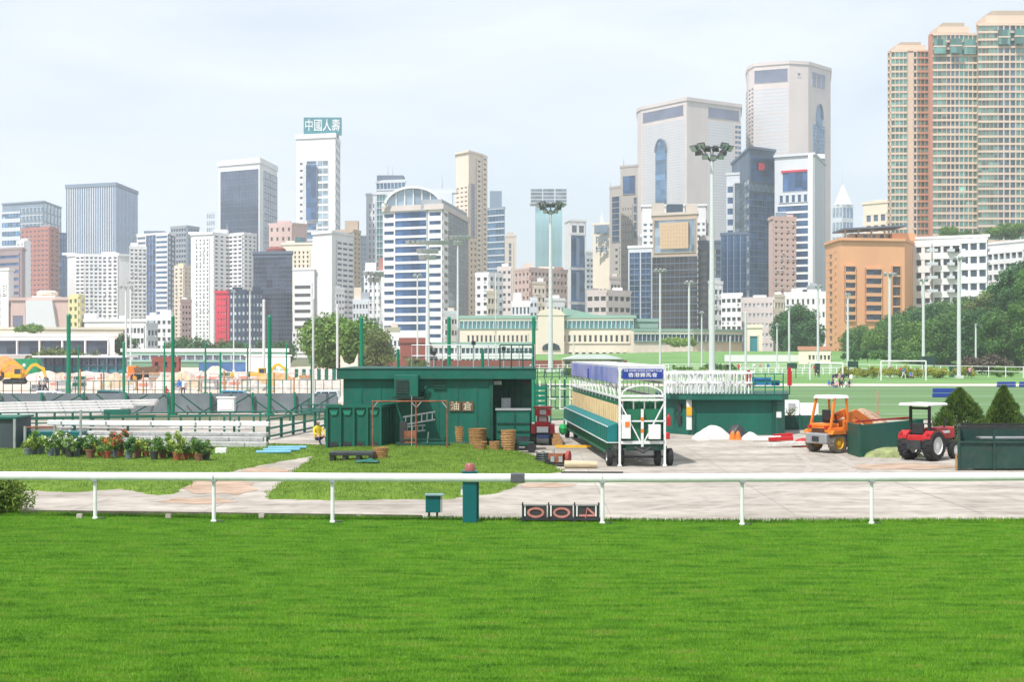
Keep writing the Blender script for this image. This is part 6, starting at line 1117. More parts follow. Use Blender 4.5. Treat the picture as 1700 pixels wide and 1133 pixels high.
heap('white_sack', 'flattened white sack right of the orange sacks', 'sack', (X(1247, 66), 66.2, -.02), .9, .6, .34, m_cloth, 12, 16, .5)
for i, (px, py, ln, mt, lb) in enumerate(((1272, 733, 1.3, m_white, 'white beam lying along the hut wall'), (1296, 734, 1.1, m_red, 'red beam lying at the hut corner'), (1300, 728, .9, m_red, 'second red beam leaning behind the first one'), (1310, 743, 1.9, m_cloth, 'white plank lying in front of the red beams'))):
    q = G(px, py); o = MB().bar((-ln / 2, 0, .10), (ln / 2, -.15 + .1 * i, .16), .2, .18).build('beam', mt, None, (q.x, q.y, .0), bevel=.02); tag(o, lb, 'beam')
o = heap('red_barrier_piece', 'red and white plastic barrier piece beside the orange loader', 'barrier', (X(1335, 61), 61.2, -.02), 1.0, .6, .42, m_red, 31, 14, .4)
t = thing('low_green_fence', 'low green fence panel behind the orange loader', 'fence', (X(1345, 74), 74, 0))
for i in range(4): MB().box(-1.0 + i * .9, 0, 0, .86, .06, Z(690, 74)).build('panel', m_greend, t)
for i in range(5): MB().box(-1.45 + i * .9, -.06, 0, .07, .07, Z(688, 74)).build('post', m_green, t)
t = thing('white_cabins', 'pair of white equipment boxes behind the low green fence', 'cabinet', (X(1328, 84), 84, 0)); MB().box(-.55, 0, 0, .9, .7, Z(665, 84)).build('box', m_white, t, bevel=.02); MB().box(.45, .1, 0, 1.2, .7, Z(670, 84)).build('box', m_white, t, bevel=.02); MB().box(-.55, -.37, .6, .4, .03, .4).build('label_plate', m_steel, t)
bush('small_shrub', 'small green shrub in a tub at the hut corner', (X(1313, 71), 71, Z(692, 71)), .9, .45, lf_lime, n=8, size=.07, per=500, seed=44)
# ---- soil heap and conifers
heap('soil_heap', 'brown soil heap behind the orange loader', 'soil heap', (X(1435, 68), 68.5, -.05), 3.4, 2.6, 1.25, m_soil, 77, 40, .25)
lf_con = leafmat('leaf_conifer', (.115, .19, .035), (.040, .085, .018), scale=2.5)
for i, (px, py, wpx, pw) in enumerate(((1593, 648, 68, 2.6), (1666, 644, 58, 1.7))):
    Yq = 60 + i; hq = Z(py, Yq); R_ = wpx * Yq / F * .62; t = thing('conifer', ('rounded clipped conifer behind the red tractor', 'pointed clipped conifer behind the dark green bins')[i], 'shrub', (X(px, Yq), Yq, 0))
    rng = np.random.default_rng(300 + i); n_ = 12000; zf = rng.random(n_) ** .8; a_ = rng.uniform(0, 6.283, n_)
    lump = 1 + .20 * np.sin(a_ * 5 + zf * 9) * np.sin(zf * 17 + a_ * 2) + .05 * np.sin(a_ * 11 + zf * 23)
    rr = R_ * (1 - zf ** pw) * lump * (1 - .4 * rng.random(n_) ** 2) + .02; p_ = np.stack([np.cos(a_) * rr, np.sin(a_) * rr, zf * hq + rng.normal(0, .02, n_)], 1)
    d_ = np.stack([np.cos(a_) * .6, np.sin(a_) * .6, np.full(n_, .8)], 1) + rng.normal(size=(n_, 3)) * .35; d_ /= np.linalg.norm(d_, axis=1)[:, None]
    e_ = np.cross(d_, rng.normal(size=(n_, 3))); e_ /= np.linalg.norm(e_, axis=1)[:, None]; s_ = (.05 + .06 * rng.random(n_))[:, None]
    v = np.stack([p_ - e_ * s_ * .35, p_ + e_ * s_ * .35, p_ + d_ * s_ * 1.6], 1).reshape(-1, 3); link('foliage', mesh_np('foliage', v, np.arange(3 * n_).reshape(-1, 3), lf_con), t)
    MB().tube((0, 0, -.05), (0, 0, hq * .8), .07, .02, 8).build('trunk', mat_bark, t)
# ---- orange loader
q = G(1383, 752); th = math.radians(34); t = thing('wheel_loader', 'orange compact wheel loader with a white canopy', 'loader', (q.x + .22, q.y + .62, 0), th)          # local +x is forward
m_dirtyt = M('dusty_rubber', (.16, .135, .11), rough=.95, var=.3, scale=5)
for x, nm in ((-.55, 0), (1.0, 1)):
    for s in (-1, 1): wheel(t, (x, s * .62, .40), .40, .32, m_dirtyt, m_yellow, 'y')
MB().box(.1, 0, .42, 1.7, .80, .42).build('chassis', m_dark, t, bevel=.03); MB().box(-.95, 0, .36, .34, 1.15, .44).build('counterweight', m_steel, t, bevel=.06); MB().box(-1.13, 0, .46, .06, .34, .2).build('tow_hitch', m_dark, t)
MB().box(-.55, 0, .80, .85, 1.20, .22).build('rear_body', m_orange, t, bevel=.04); MB().box(-.60, 0, 1.02, .7, .95, .16).build('engine_cover', m_orange, t, bevel=.04)
for k in range(3): MB().box(-.985, 0, .84 + k * .06, .03, .7, .03).build('grille_bar', m_dark, t)
for s in (-1, 1):
    MB().bar((-.85, s * .56, .95), (-.55, s * .50, 2.22), .08).build('canopy_post', m_orange, t); MB().bar((.25, s * .50, .85), (.15, s * .48, 2.22), .07).build('canopy_post', m_orange, t)
    MB().extr([(-1.0, .76), (-.2, .76), (-.25, .92), (-.9, .92)], s * .50, s * .80).build('fender', m_orange, t)
MB().box(-.22, 0, 2.18, 1.0, 1.10, .14, taper=.90).build('canopy', m_whitep, t, bevel=.04); MB().box(-.28, 0, 1.2, .45, .45, .10).build('seat', m_black, t, bevel=.03); MB().box(-.5, 0, 1.28, .10, .42, .45).build('seat_back', m_black, t, bevel=.03)
MB().tube((.15, 0, 1.0), (.02, 0, 1.5), .03).build('steering_column', m_black, t); MB().lathe([(.17, -.012), (.2, 0), (.17, .012)], (.0, 0, 1.5), n=16).build('steering_wheel', m_black, t)
MB().box(.55, 0, .55, .9, .75, .75).build('front_body', m_orange, t, bevel=.06)
for s in (-1, 1): MB().extr([(.30, 1.55), (.85, 1.72), (1.80, 1.25), (2.05, .45), (1.82, .4), (1.50, 1.05), (.8, 1.42), (.30, 1.2)], s * .32 - .05, s * .32 + .05).build('lift_arm', m_orange, t); MB().tube((.5, s * .25, .8), (1.25, s * .25, 1.05), .05).build('hydraulic_ram', m_steel, t)
MB().extr([(1.85, .1), (2.6, .08), (2.65, .13), (2.05, .2), (1.95, .7), (2.3, .9), (2.25, .95), (1.85, .75)], -.75, .75).build('bucket', m_orange, t)
MB().box(-.99, -.45, 1.0, .05, .16, .1).build('tail_lamp', m_red, t); MB().box(-.99, .45, 1.0, .05, .16, .1).build('tail_lamp', m_red, t)
# ---- red tractor
q = G(1550, 766); th = math.radians(42); t = thing('red_tractor', 'red tractor with a white canopy beside the dark green bin', 'tractor', (q.x - .30, q.y + .55, 0), th)
wheel(t, (0, -.52, .57), .57, .40, m_black, m_white, 'y', 'rear_wheel'); wheel(t, (0, .52, .57), .57, .40, m_black, m_white, 'y', 'rear_wheel')
wheel(t, (1.55, -.45, .33), .33, .22, m_black, m_white, 'y', 'front_wheel'); wheel(t, (1.55, .45, .33), .33, .22, m_black, m_white, 'y', 'front_wheel')
MB().box(.7, 0, .42, 2.0, .38, .35).build('chassis', m_dark, t, bevel=.03); MB().box(1.25, 0, .75, 1.35, .56, .46).build('bonnet', m_red, t, bevel=.08); MB().box(1.95, 0, .70, .10, .50, .46).build('front_grille', m_dark, t)
MB().box(1.2, -.29, .98, .6, .02, .10).build('bonnet_stripe', m_white, t)
for s in (-1, 1):
    MB().extr([(-.52, .62), (-.50, .95), (-.25, 1.12), (.30, 1.12), (.62, .95), (.58, .88), (.28, 1.04), (-.22, 1.04), (-.42, .90), (-.44, .62)], s * .34 if s > 0 else -.68, .68 if s > 0 else -.34).build('fender', m_red, t)
    MB().box(-.10, s * .40, .9, .10, .08, 1.15).build('roll_bar', m_black, t); MB().box(-.5, s * .58, .98, .05, .12, .08).build('tail_lamp', m_red, t)
MB().bar((-.10, -.42, 1.96), (-.10, .42, 1.96), .09).build('roll_bar_top', m_black, t)
cp = MB().box(.12, 0, 2.06, 1.45, 1.30, .10, taper=.95).build('canopy', m_whitep, t, bevel=.05)
MB().box(.0, 0, .88, .5, .52, .12).build('seat', m_black, t, bevel=.04); MB().box(-.22, 0, .98, .10, .5, .42).build('seat_back', m_black, t, bevel=.04); MB().tube((.62, 0, .95), (.45, 0, 1.35), .03).build('steering_column', m_black, t); MB().lathe([(.16, -.012), (.19, 0), (.16, .012)], (.44, 0, 1.36), n=16).build('steering_wheel', m_black, t)
MB().tube((1.3, -.18, 1.2), (1.3, -.18, 1.55), .035).build('exhaust', m_dark, t); MB().box(-.42, 0, .42, .25, .6, .35).build('rear_linkage', m_dark, t); MB().bar((-.5, -.3, .38), (-.75, -.3, .30), .06).build('link_arm', m_dark, t); MB().bar((-.5, .3, .38), (-.75, .3, .30), .06).build('link_arm', m_dark, t)
MB().box(-.36, 0, .62, .2, .68, .34).build('rear_cover', m_red, t, bevel=.03)
# ---- green bay wall and dark bins
t = thing('bay_wall', 'green sheet metal bay wall with a red top bar behind', 'barrier', (X(1427, 55.4), 55.4, 0)); bw_ = lambda px, Y: X(px, Y) - X(1427, 55.4)
zb = Z(706, 55.4); m = MB(); m.prism([(0, 0), (.06, -.05), (bw_(1533, 60), 4.6), (bw_(1533, 60) - .06, 4.65)], 0, zb); m.build('sheet', m_green, t); MB().box(.0, -.02, 0, .10, .12, zb + .03).build('post', m_greend, t)
MB().bar((.3, 1.8, zb + .04), (bw_(1512, 60), 4.5, zb + .08), .06, .07).build('top_bar', m_red, t); MB().box(.0, .9, 0, .08, 1.9, zb).build('side_sheet', m_greend, t); pass
heap('spill_heap', 'small pale green sweepings heap at the foot of the bay wall', 'heap', (X(1485, 55.5), 55.6, -.02), 2.4, 1.2, .42, M('sweepings', S(150, 160, 110, .8), rough=1, var=.3, scale=4), 88, 20, .4)
Yb = 49.3; t = thing('dark_bin', 'large dark green open bin with black rims at the picture edge', 'bin', (X(1590, Yb), Yb, 0)); zb = Z(710, Yb); L_ = 3.4
for k in range(3): MB().box(.62 + k * 1.22, 0, .05, 1.19, .06, zb * .62).build('panel', m_dkgreen, t)
MB().box(2.2, .9, .02, 3.0, 1.6, .1).build('floor', m_dark, t)
for k in range(4): MB().box(.02 + k * 1.22, -.05, 0, .07, .09, zb).build('post', m_dkgreen, t)
MB().bar((0, -.05, zb), (3.7, -.05, zb), .12, .08).build('rim', m_black, t); MB().bar((0, -.05, zb * .66), (3.7, -.04, zb * .64), .09, .06).build('rim', m_dkgreen, t); MB().bar((.05, 0, zb), (.62, 1.8, zb), .10, .08).build('rim', m_black, t); MB().bar((.6, 1.8, zb), (4.2, 1.8, zb), .10, .08).build('rim', m_black, t)
MB().prism([(.03, .03), (.09, .03), (.66, 1.76), (.60, 1.76)], 0, zb * .96).build('side_wall', m_greend, t); MB().box(2.45, 1.8, 0, 3.7, .06, zb * .96).build('back_wall', m_dkgreen, t); MB().box(-.07, -.05, 0, .05, .05, zb * .4).build('pale_stake', m_wick, t)
MB().box(2.2, .6, zb * .72, 2.6, .5, .05, ).build('inner_shelf', m_steel, t)
# ---- blue mats and field things
for i, (x0, x1, y0, y1, lb) in enumerate(((1548, 1597, 645, 660, 'blue crash mat leaning on the pitch behind the red tractor'), (1655, 1686, 634, 643, 'blue mat on the pale path near the picture edge'), (1692, 1720, 634, 643, 'blue mat cut by the picture edge'), (1690, 1712, 690, 706, 'blue board behind the pointed conifer'))):
    Y = GY(y1) if i < 3 else 66; z1 = Z(y0, Y); z0_ = max(0, Z(y1, Y)); wq = (x1 - x0) * Y / F
    tt = thing('blue_mat', lb, 'mat', (X((x0 + x1) / 2, Y), Y, z0_)); MB().box(0, 0, 0, wq, .25, (z1 - z0_) * .45).build('mat_half', m_blue, tt, bevel=.03); MB().box(0.03, .06, (z1 - z0_) * .5, wq * .98, .25, (z1 - z0_) * .48).build('mat_half', m_blue, tt, bevel=.03)
for i, (px, py, wpx, hpx, lb) in enumerate(((1315, 612, 16, 9, 'dark green board on legs by the field lamp'), (1416, 610, 17, 10, 'dark green board right of the field lamp before the orange building'), (1542, 606, 22, 14, 'dark green board under the field lamp below the white terrace'), (1583, 628, 14, 18, 'tall dark green box beside the tallest field lamp'), (1357, 620, 8, 16, 'narrow green box by the field people'))):
    Y = 205 + 3 * i; w_, h_ = wpx * Y / F, hpx * Y / F; tt = thing('field_board', lb, 'board', (X(px, Y), Y, 0)); zz = max(0, Z(py, Y)); MB().box(0, 0, zz + .001, w_, .3, h_).build('panel', m_dkgreen if i != 3 else m_greend, tt)
    for s in (-.4, .4): MB().box(w_ * s, .05, 0, .1, .1, zz + .2).build('leg', m_dark, tt)
def goal(label, px, Y, w_, h_):
    tt = thing('goal_frame', label, 'goal', (X(px, Y), Y, 0), group='goal frames on the field')
    for s in (-1, 1): MB().tube((s * w_ / 2, 0, 0), (s * w_ / 2, 0, h_), .09, .09, 8).build('goal_post', m_white, tt); MB().tube((s * w_ / 2, 0, h_), (s * w_ / 2, 1.6, 0), .05, .05, 6).build('stay', m_white, tt)
    MB().tube((-w_ / 2, 0, h_), (w_ / 2, 0, h_), .09, .09, 8).build('crossbar', m_white, tt)
goal('white goal frame beside the group of children', 1372, 195, 4.5, 2.3); goal('white goal frame in front of the yellow shrubs', 1500, 190, 6, 2.6)
tt = thing('field_fence', 'white post and rail fence along the far field', 'fence', (X(1560, 225), 225, 0))
for k in (.9, 1.6): MB().bar((X(1380, 250) - X(1560, 225), 25, k), (X(1760, 200) - X(1560, 225), -25, k), .09).build('rail', m_white, tt)
for i in range(16): k = i / 15; x = (X(1380, 250) * (1 - k) + X(1760, 200) * k) - X(1560, 225); MB().box(x, 25 - 50 * k, 0, .1, .1, 1.65).build('post', m_white, tt)
for i, (a, b, Y, lb) in enumerate(((1100, 1240, 212, 'white low rail fence across the field behind the starting gate'), (930, 1100, 222, 'white low rail fence behind the gate banner'))):
    tt = thing('field_fence', lb, 'fence', (X((a + b) / 2, Y), Y, 0)); wq = (b - a) * Y / F
    for k in (.5, 1.0): MB().bar((-wq / 2, 0, k), (wq / 2, 0, k), .10).build('rail', m_white, tt)
    for j in range(9): MB().box(-wq / 2 + wq * j / 8, 0, 0, .1, .1, 1.05).build('post', m_white, tt)
    for j in range(4): MB().box(-wq * .4 + wq * .26 * j, .2, .0, wq * .2, .05, .9).build('green_screen', w_roofgrn, tt)
o = pole('red_topped_stake', 'thin pinkish stake standing on the sports pitch', 1457, 651, 688, 2.4, M('stake_pink', S(206, 120, 110)), None); 
# ---- construction site: excavators, containers, barriers
def excavator(label, px, Y, s, flip, yaw):
    tt = thing('excavator', label, 'excavator', (X(px, Y), Y, 0), yaw, group='yellow excavators on the construction ground'); tt.scale = (s * flip, s, s)
    for k in (-1, 1):
        o = MB().extr([(-1.7, .15), (-1.5, 0), (1.5, 0), (1.7, .15), (1.8, .45), (1.5, .8), (-1.5, .8), (-1.8, .45)], k * 1.0 - .28, k * 1.0 + .28).build('track', m_black, tt)
        for w_ in (-1.3, 0, 1.3): MB().lathe([(.28, -.02), (.28, .02)], (w_, k * 1.0 - .30, .4), 'y', 12).build('roller', m_dark, o)
    MB().box(0, 0, .75, 1.2, 1.4, .25).build('slew_ring', m_dark, tt); MB().extr([(-1.9, 1.0), (1.2, 1.0), (1.2, 1.6), (-.2, 1.9), (-1.9, 1.9)], -1.1, 1.1).build('house', m_yellow, tt)
    MB().box(-1.75, 0, 1.05, .5, 2.3, .9).build('counterweight', m_dark, tt); c = MB().box(.55, -.65, 1.1, 1.2, .85, 1.55).build('cab', m_yellow, tt); MB().box(.62, -1.08, 1.65, .95, .04, .85).build('window', g_dark, c); MB().box(1.16, -.65, 1.6, .04, .7, .95).build('window', g_dark, c)
    MB().extr([(1.0, 1.4), (2.6, 3.3), (3.4, 3.5), (4.6, 2.6), (4.5, 2.3), (3.3, 3.0), (2.8, 2.85), (1.4, 1.1)], .05, .40).build('boom', m_yellow, tt); MB().extr([(4.2, 2.9), (4.8, 2.7), (5.2, 1.0), (4.9, .9), (4.3, 2.3)], .08, .36).build('stick', m_yellow, tt)
    MB().tube((1.4, .22, 1.6), (2.9, .22, 2.75), .09).build('hydraulic_ram', m_steel, tt); MB().extr([(4.8, 1.1), (5.3, 1.0), (5.5, .3), (4.9, .05), (4.5, .4)], -.25, .7).build('bucket', m_dark, tt); return tt
excavator('yellow excavator with its boom lowered near the picture edge', 25, 172, .72, 1, .1); excavator('yellow excavator digging left of the round tree', 432, 178, .70, 1, -.15)
excavator('second yellow excavator half out of the picture', -12, 190, .75, 1, .3)
tt = thing('dump_loader', 'small orange and brown dumper on the construction ground', 'dumper', (X(243, 185), 185, 0)); MB().extr([(-1.2, .9), (1.2, .9), (1.7, 2.0), (-1.5, 1.8)], -.8, .8).build('skip', m_brown, tt); MB().box(-1.7, 0, .7, 1.1, 1.5, 1.3).build('engine_cover', m_orange, tt); MB().box(0, 0, .5, 3.2, 1.2, .4).build('chassis', m_dark, tt)
for x in (-1.3, 1.0):
    for s in (-1, 1): wheel(tt, (x, s * .8, .5), .5, .4, m_black, m_yellow, 'y')
tt = thing('shipping_container', 'bright green shipping container near the picture edge', 'container', (X(38, 235), 235, 0)); MB().box(0, 0, .1, 5.6, 2.3, 2.5).build('box', M('bright_green2', S(0, 150, 96, .85), rough=.5, var=.1), tt)
for i in range(12): MB().box(-2.6 + i * .47, -1.18, .2, .2, .06, 2.3).build('corrugation', MATS['bright_green2'], tt)
MB().box(.6, -1.2, 1.3, .45, .06, .5).build('plate', m_white, tt)
o = heap('spoil_heap', 'orange brown spoil heap before the green container', 'spoil heap', (X(8, 215), 215, -.05), 7, 5, 2.6, M('spoil', S(230, 150, 90, .8), rough=1, var=.25, scale=1.5), 15, 26, .5)
heap('spoil_heap', 'tan spoil heap under the digging excavator bucket', 'spoil heap', (X(455, 165), 165, -.05), 6, 4, 1.5, M('spoil2', S(206, 160, 110, .8), rough=1, var=.25, scale=1.5), 16, 26, .6)
heap('spoil_heap', 'pale spoil heap left of the dumper', 'spoil heap', (X(150, 200), 200, -.05), 8, 4, 1.2, mat_sand, 17, 26, .6)
m_bw = M('barrier_white', (.68, .64, .60), rough=.7, var=.2, dirt=.3); m_br = M('barrier_red', S(204, 134, 122), rough=.7)
bar0 = None
ORD = ['first', 'second', 'third', 'fourth', 'fifth', 'sixth', 'seventh', 'eighth', 'ninth'] + ['tenth', 'eleventh', 'twelfth', 'thirteenth', 'fourteenth', 'fifteenth', 'sixteenth', 'seventeenth', 'eighteenth', 'nineteenth', 'twentieth'] + ['twenty-' + k for k in ('first', 'second', 'third', 'fourth', 'fifth', 'sixth', 'seventh', 'eighth', 'ninth')] + ['thirtieth']
for i in range(22):
    px = 95 + i * 18.4 + random.uniform(-3, 3); Y = 150 + random.uniform(-8, 40)
    if bar0 is None:
        bar0 = thing('plastic_barrier', 'b', 'barrier', (0, 0, 0), group='plastic road barriers on the construction ground'); bm_ = MB().extr([(-.3, 0), (.3, 0), (.22, .3), (.12, .9), (-.12, .9), (-.22, .3)], -.75, .75, 'x') if False else MB().extr([(-.75, 0), (.75, 0), (.7, .95), (-.7, .95)], -.22, .22)
        bm_.build('shell', m_bw, bar0, bevel=.05); MB().box(0, -.235, .35, 1.2, .03, .3).build('red_band', m_br, bar0); MB().box(0, 0, .95, 1.0, .2, .08).build('top_lip', m_br, bar0); bb = bar0
    else: bb = dup(bar0, (0, 0, 0))
    bb.location = (X(px, Y), Y, 0); bb.rotation_euler = (0, 0, random.uniform(-.5, .5)); bb['label'] = 'red and white plastic barrier, %s from the picture edge on the construction ground' % ORD[i]
for i, px in enumerate((133, 168, 226, 238, 331, 394, 455, 488, 372)):
    o = pole('site_stake', 'pale wooden stake standing on the construction ground, %s from the picture edge' % ['first', 'second', 'third', 'fourth', 'fifth', 'seventh', 'eighth', 'ninth', 'sixth'][i], px, 615 + (i * 7) % 18, 0, 3.2, m_wick, 120 + (i * 13) % 30, 'stakes on the construction ground')
rr_ = random.Random(5); hm_ = [mat_sand, M('spoil2b', S(206, 184, 156, .8), rough=1, var=.25, scale=1.5), M('rubble_grey', S(190, 184, 176, .85), rough=1, var=.3, scale=2)]
for i in range(14):                                   # rubble and earth all over the site
    px = 70 + i * 33 + rr_.uniform(-8, 8); Y = 140 + rr_.random() * 70
    o = heap('rubble_heap', 'low heap of pale rubble, %s from the picture edge on the construction ground' % ORD[i], 'rubble heap', (X(px, Y), Y, -.05), 3 + 3 * rr_.random(), 2.5, .5 + .9 * rr_.random(), hm_[i % 3], 400 + i, 20, .7); o['group'] = 'rubble heaps on the construction ground'
for i in range(12):                                   # stacked site materials
    px = 60 + i * 40 + rr_.uniform(-10, 10); Y = 138 + rr_.random() * 60; tt = thing('material_stack', 'stack of site materials with a colour band, %s from the picture edge' % ORD[i], 'material stack', (X(px, Y), Y, 0), rr_.uniform(-.4, .4), group='site material stacks'); mm = [m_tarp, m_bw, m_green, m_rust, m_blue, m_wick][i % 6]; n_ = 2 + i % 3
    for k in range(n_): MB().box(rr_.uniform(-.1, .1), 0, k * .34, 1.5 - .1 * k, 1.0, .32).build('bundle', mm if k % 2 else m_steel, tt)
for i, (a_, b_, Y, hgt_, mt, lb) in enumerate(((880, 1110, 262, 1.3, m_white, 'white rail fence far behind the starting gate'), (1100, 1420, 285, 1.2, m_white, 'white rail fence at the foot of the far bank'), (880, 1060, 196, 1.5, m_greend, 'dark green mesh fence behind the shed end'), (1230, 1400, 232, 1.1, m_white, 'white rail fence left of the goal frames'))):
    railing(lb, [(X(a_, Y), Y, 0), (X(b_, Y + 3), Y + 3, 0)], hgt_, mt, 16, (1.0, .6, .25), .05, group='fences on the far field', name='rail_fence', cat='fence')
for i, (px, py, wd, mt, lb) in enumerate(((1080, 205, 6, lf_dark, 'low dark hedge behind the gate banner'), (1130, 232, 9, lf_mid, 'low green hedge behind the white rail racks'), (960, 215, 5, lf_olive, 'low olive hedge behind the far end of the gate'), (1195, 270, 8, lf_dark, 'low dark hedge at the base of the tallest mast'))):
    tree(lb, X(px, py), py, 0, wd, 1.5, mt, name='shrub', nclump=16, low=0, seed=140 + i, trunk=.1, per=50)
for i in range(8):
    px = 1105 + i * 17; Y = 190 + (i * 37) % 50; tt = thing('field_bench', 'low bench with coloured bags on the field, %s from the gate' % ORD[i], 'bench', (X(px, Y), Y, 0), group='benches on the field'); MB().box(0, 0, .4, 2.0, .45, .08).build('seat', m_wick, tt)
    for s_ in (-.8, .8): MB().box(s_, 0, 0, .1, .4, .4).build('leg', m_dark, tt)
    MB().box(-.3, 0, .48, .6, .35, .4).build('bag', [m_red, m_white, m_blue, m_green][i % 4], tt)
tt = thing('white_wall_panels', 'low white hoarding of upright panels right of the digging excavator', 'hoarding', (X(520, 135), 135, 0))
for i in range(9): MB().box(-3.2 + i * .8, .02 * (i % 2), 0, .78, .08, Z(632, 135)).build('panel', m_bw, tt)
tt = thing('striped_hoarding', 'hoarding with green and white uprights behind the low white panels', 'hoarding', (X(532, 178), 178, 0))
for i in range(14): MB().box(-3.0 + i * .47, 0, 0, .44, .08, Z(613, 178)).build('panel', m_bw if i % 2 else m_green, tt)
tt = thing('white_tent', 'cream pointed tent tips between the round tree and the shed roof', 'tent', (X(580, 160), 160, 0))
MB().extr([(-.95, Z(590, 160)), (-.6, Z(602, 160)), (0, Z(606, 160)), (.6, Z(602, 160)), (.95, Z(588, 160)), (.95, 0), (-.95, 0)], -.5, .5).build('canopy', w_cream, tt)
# ---- cars and vans on the site
def van(label, px, Y, col, flip=1):
    tt = thing('utility_cart', label, 'cart', (X(px, Y), Y, 0), group='vehicles beyond the grey screens'); tt.scale = (.52 * flip, .52, .52)
    MB().extr([(-2.1, .35), (2.1, .35), (2.15, .9), (1.75, 1.05), (1.25, 1.75), (-2.0, 1.85), (-2.12, 1.2)], -.85, .85).build('body', col, tt, bevel=.06)
    for a, b in ((-1.8, -.7), (-.55, .45)): MB().box((a + b) / 2, -.87, 1.12, b - a, .04, .5).build('side_window', g_dark, tt)
    MB().extr([(.6, 1.12), (1.45, 1.12), (1.1, 1.62), (.6, 1.62)], -.89, -.86).build('side_window', g_dark, tt); MB().box(2.14, -.6, .72, .04, .3, .16).build('headlight', m_lens, tt)
    for x in (-1.35, 1.3):
        for s in (-1, 1): wheel(tt, (x, s * .78, .33), .33, .22, m_black, m_steel, 'y')
van('small white utility cart behind the grey screens near the picture edge', 85, 110, M('van_white', (.78, .80, .82), rough=.3)); van('small blue utility cart behind the grey screens near the cabinet', 392, 112, M('van_blue', S(60, 130, 160), rough=.3)); van('small pale utility cart behind the grey screens by the skip', 540, 112, M('van_pale', S(190, 210, 215), rough=.3), -1)
van('small teal utility cart behind the raised rail stack', 186, 112, m_teal)
# ---- people
def person_mesh(pose):
    J = {'stand': [(0, 0, .95), (0, 0, 1.2), (0, 0, 1.42), (0, .0, 1.52), (0, -.02, 1.68), (.19, 0, 1.40), (.25, .02, 1.12), (.24, -.10, .90), (-.19, 0, 1.40), (-.25, .02, 1.12), (-.24, -.08, .90), (.10, 0, .90), (.11, -.02, .50), (.11, .02, .08), (.12, -.14, .04), (-.10, 0, .90), (-.12, .0, .50), (-.12, .04, .08), (-.13, -.12, .04)],
         'walk': [(0, 0, .93), (0, -.02, 1.2), (0, -.05, 1.42), (0, -.06, 1.52), (0, -.09, 1.67), (.19, -.05, 1.40), (.24, .12, 1.14), (.23, .06, .92), (-.19, -.05, 1.40), (-.24, -.20, 1.16), (-.22, -.38, 1.04), (.10, 0, .90), (.10, -.22, .52), (.10, -.18, .08), (.10, -.34, .05), (-.10, 0, .90), (-.10, .08, .48), (-.10, .36, .16), (-.10, .26, .06)],
         'sit': [(0, 0, .30), (0, .06, .52), (0, .02, .74), (0, .0, .84), (0, -.03, 1.0), (.18, .02, .72), (.25, -.12, .50), (.14, -.34, .42), (-.18, .02, .72), (-.25, -.12, .50), (-.14, -.34, .42), (.11, -.05, .24), (.16, -.42, .46), (.14, -.52, .08), (.14, -.66, .05), (-.11, -.05, .24), (-.18, -.40, .44), (-.15, -.50, .08), (-.15, -.64, .05)]}[pose]
    E = [(0, 1), (1, 2), (2, 3), (3, 4), (2, 5), (5, 6), (6, 7), (2, 8), (8, 9), (9, 10), (0, 11), (11, 12), (12, 13), (13, 14), (0, 15), (15, 16), (16, 17), (17, 18)]
    R_ = [.15, .145, .14, .055, .115, .075, .052, .036, .075, .052, .036, .10, .065, .045, .04, .10, .065, .045, .04]
    me = bpy.data.meshes.new('p'); me.from_pydata(J, E, []); o = bpy.data.objects.new('p', me); C.objects.link(o); s = o.modifiers.new('s', 'SKIN'); o.modifiers.new('u', 'SUBSURF').levels = 1
    for v, r in zip(me.skin_vertices[0].data, R_): v.radius = (r, r * .82)
    me.skin_vertices[0].data[0].use_root = True
    dg = bpy.context.evaluated_depsgraph_get(); res = bpy.data.meshes.new_from_object(o.evaluated_get(dg)); bpy.data.objects.remove(o); res.name = 'body'
    zh = J[3][2]; zw = J[0][2]
    for k in range(4): res.materials.append(None)
    for p in res.polygons:
        c = p.center; arm = min((Vector(J[i]) - c).length for i in (7, 10)) < .16; face = c.y < J[4][1] - .02
        if c.z > zh - .01: p.material_index = 0 if (face and c.z < J[4][2] + .05) else 3
        elif arm: p.material_index = 0
        elif (c.z > zw if pose != 'sit' else (c.z > .32 and c.y > -.3)): p.material_index = 1
        else: p.material_index = 2
        p.use_smooth = True
    return res
PM = {k: person_mesh(k) for k in ('stand', 'walk', 'sit')}
m_skin = M('skin', S(206, 160, 130, .85), rough=.6, var=.05); m_hair = M('hair', (.02, .017, .015), rough=.6)
CL = {n_: M('cloth_' + n_, S(*c), rough=.85, var=.1) for n_, c in dict(white=(230, 230, 230), navy=(40, 50, 90), red=(200, 60, 70), blue=(70, 120, 190), black=(45, 45, 50), pink=(220, 150, 170), teal=(60, 150, 150), grey=(140, 140, 145), khaki=(180, 160, 120), yellow=(230, 200, 60)).items()}
def person(label, px, py, top, leg, pose='stand', h_=1.0, yaw=0, Y=None, z=0, group=None):
    Y = Y or GY(py); o = link('person', PM[pose], None, (X(px, Y), Y, z), yaw); o.scale = (h_,) * 3
    for k, mt in enumerate((m_skin, CL[top], CL[leg], m_hair)): o.material_slots[k].link = 'OBJECT'; o.material_slots[k].material = mt
    tag(o, label, 'person'); 
    if group: o['group'] = group
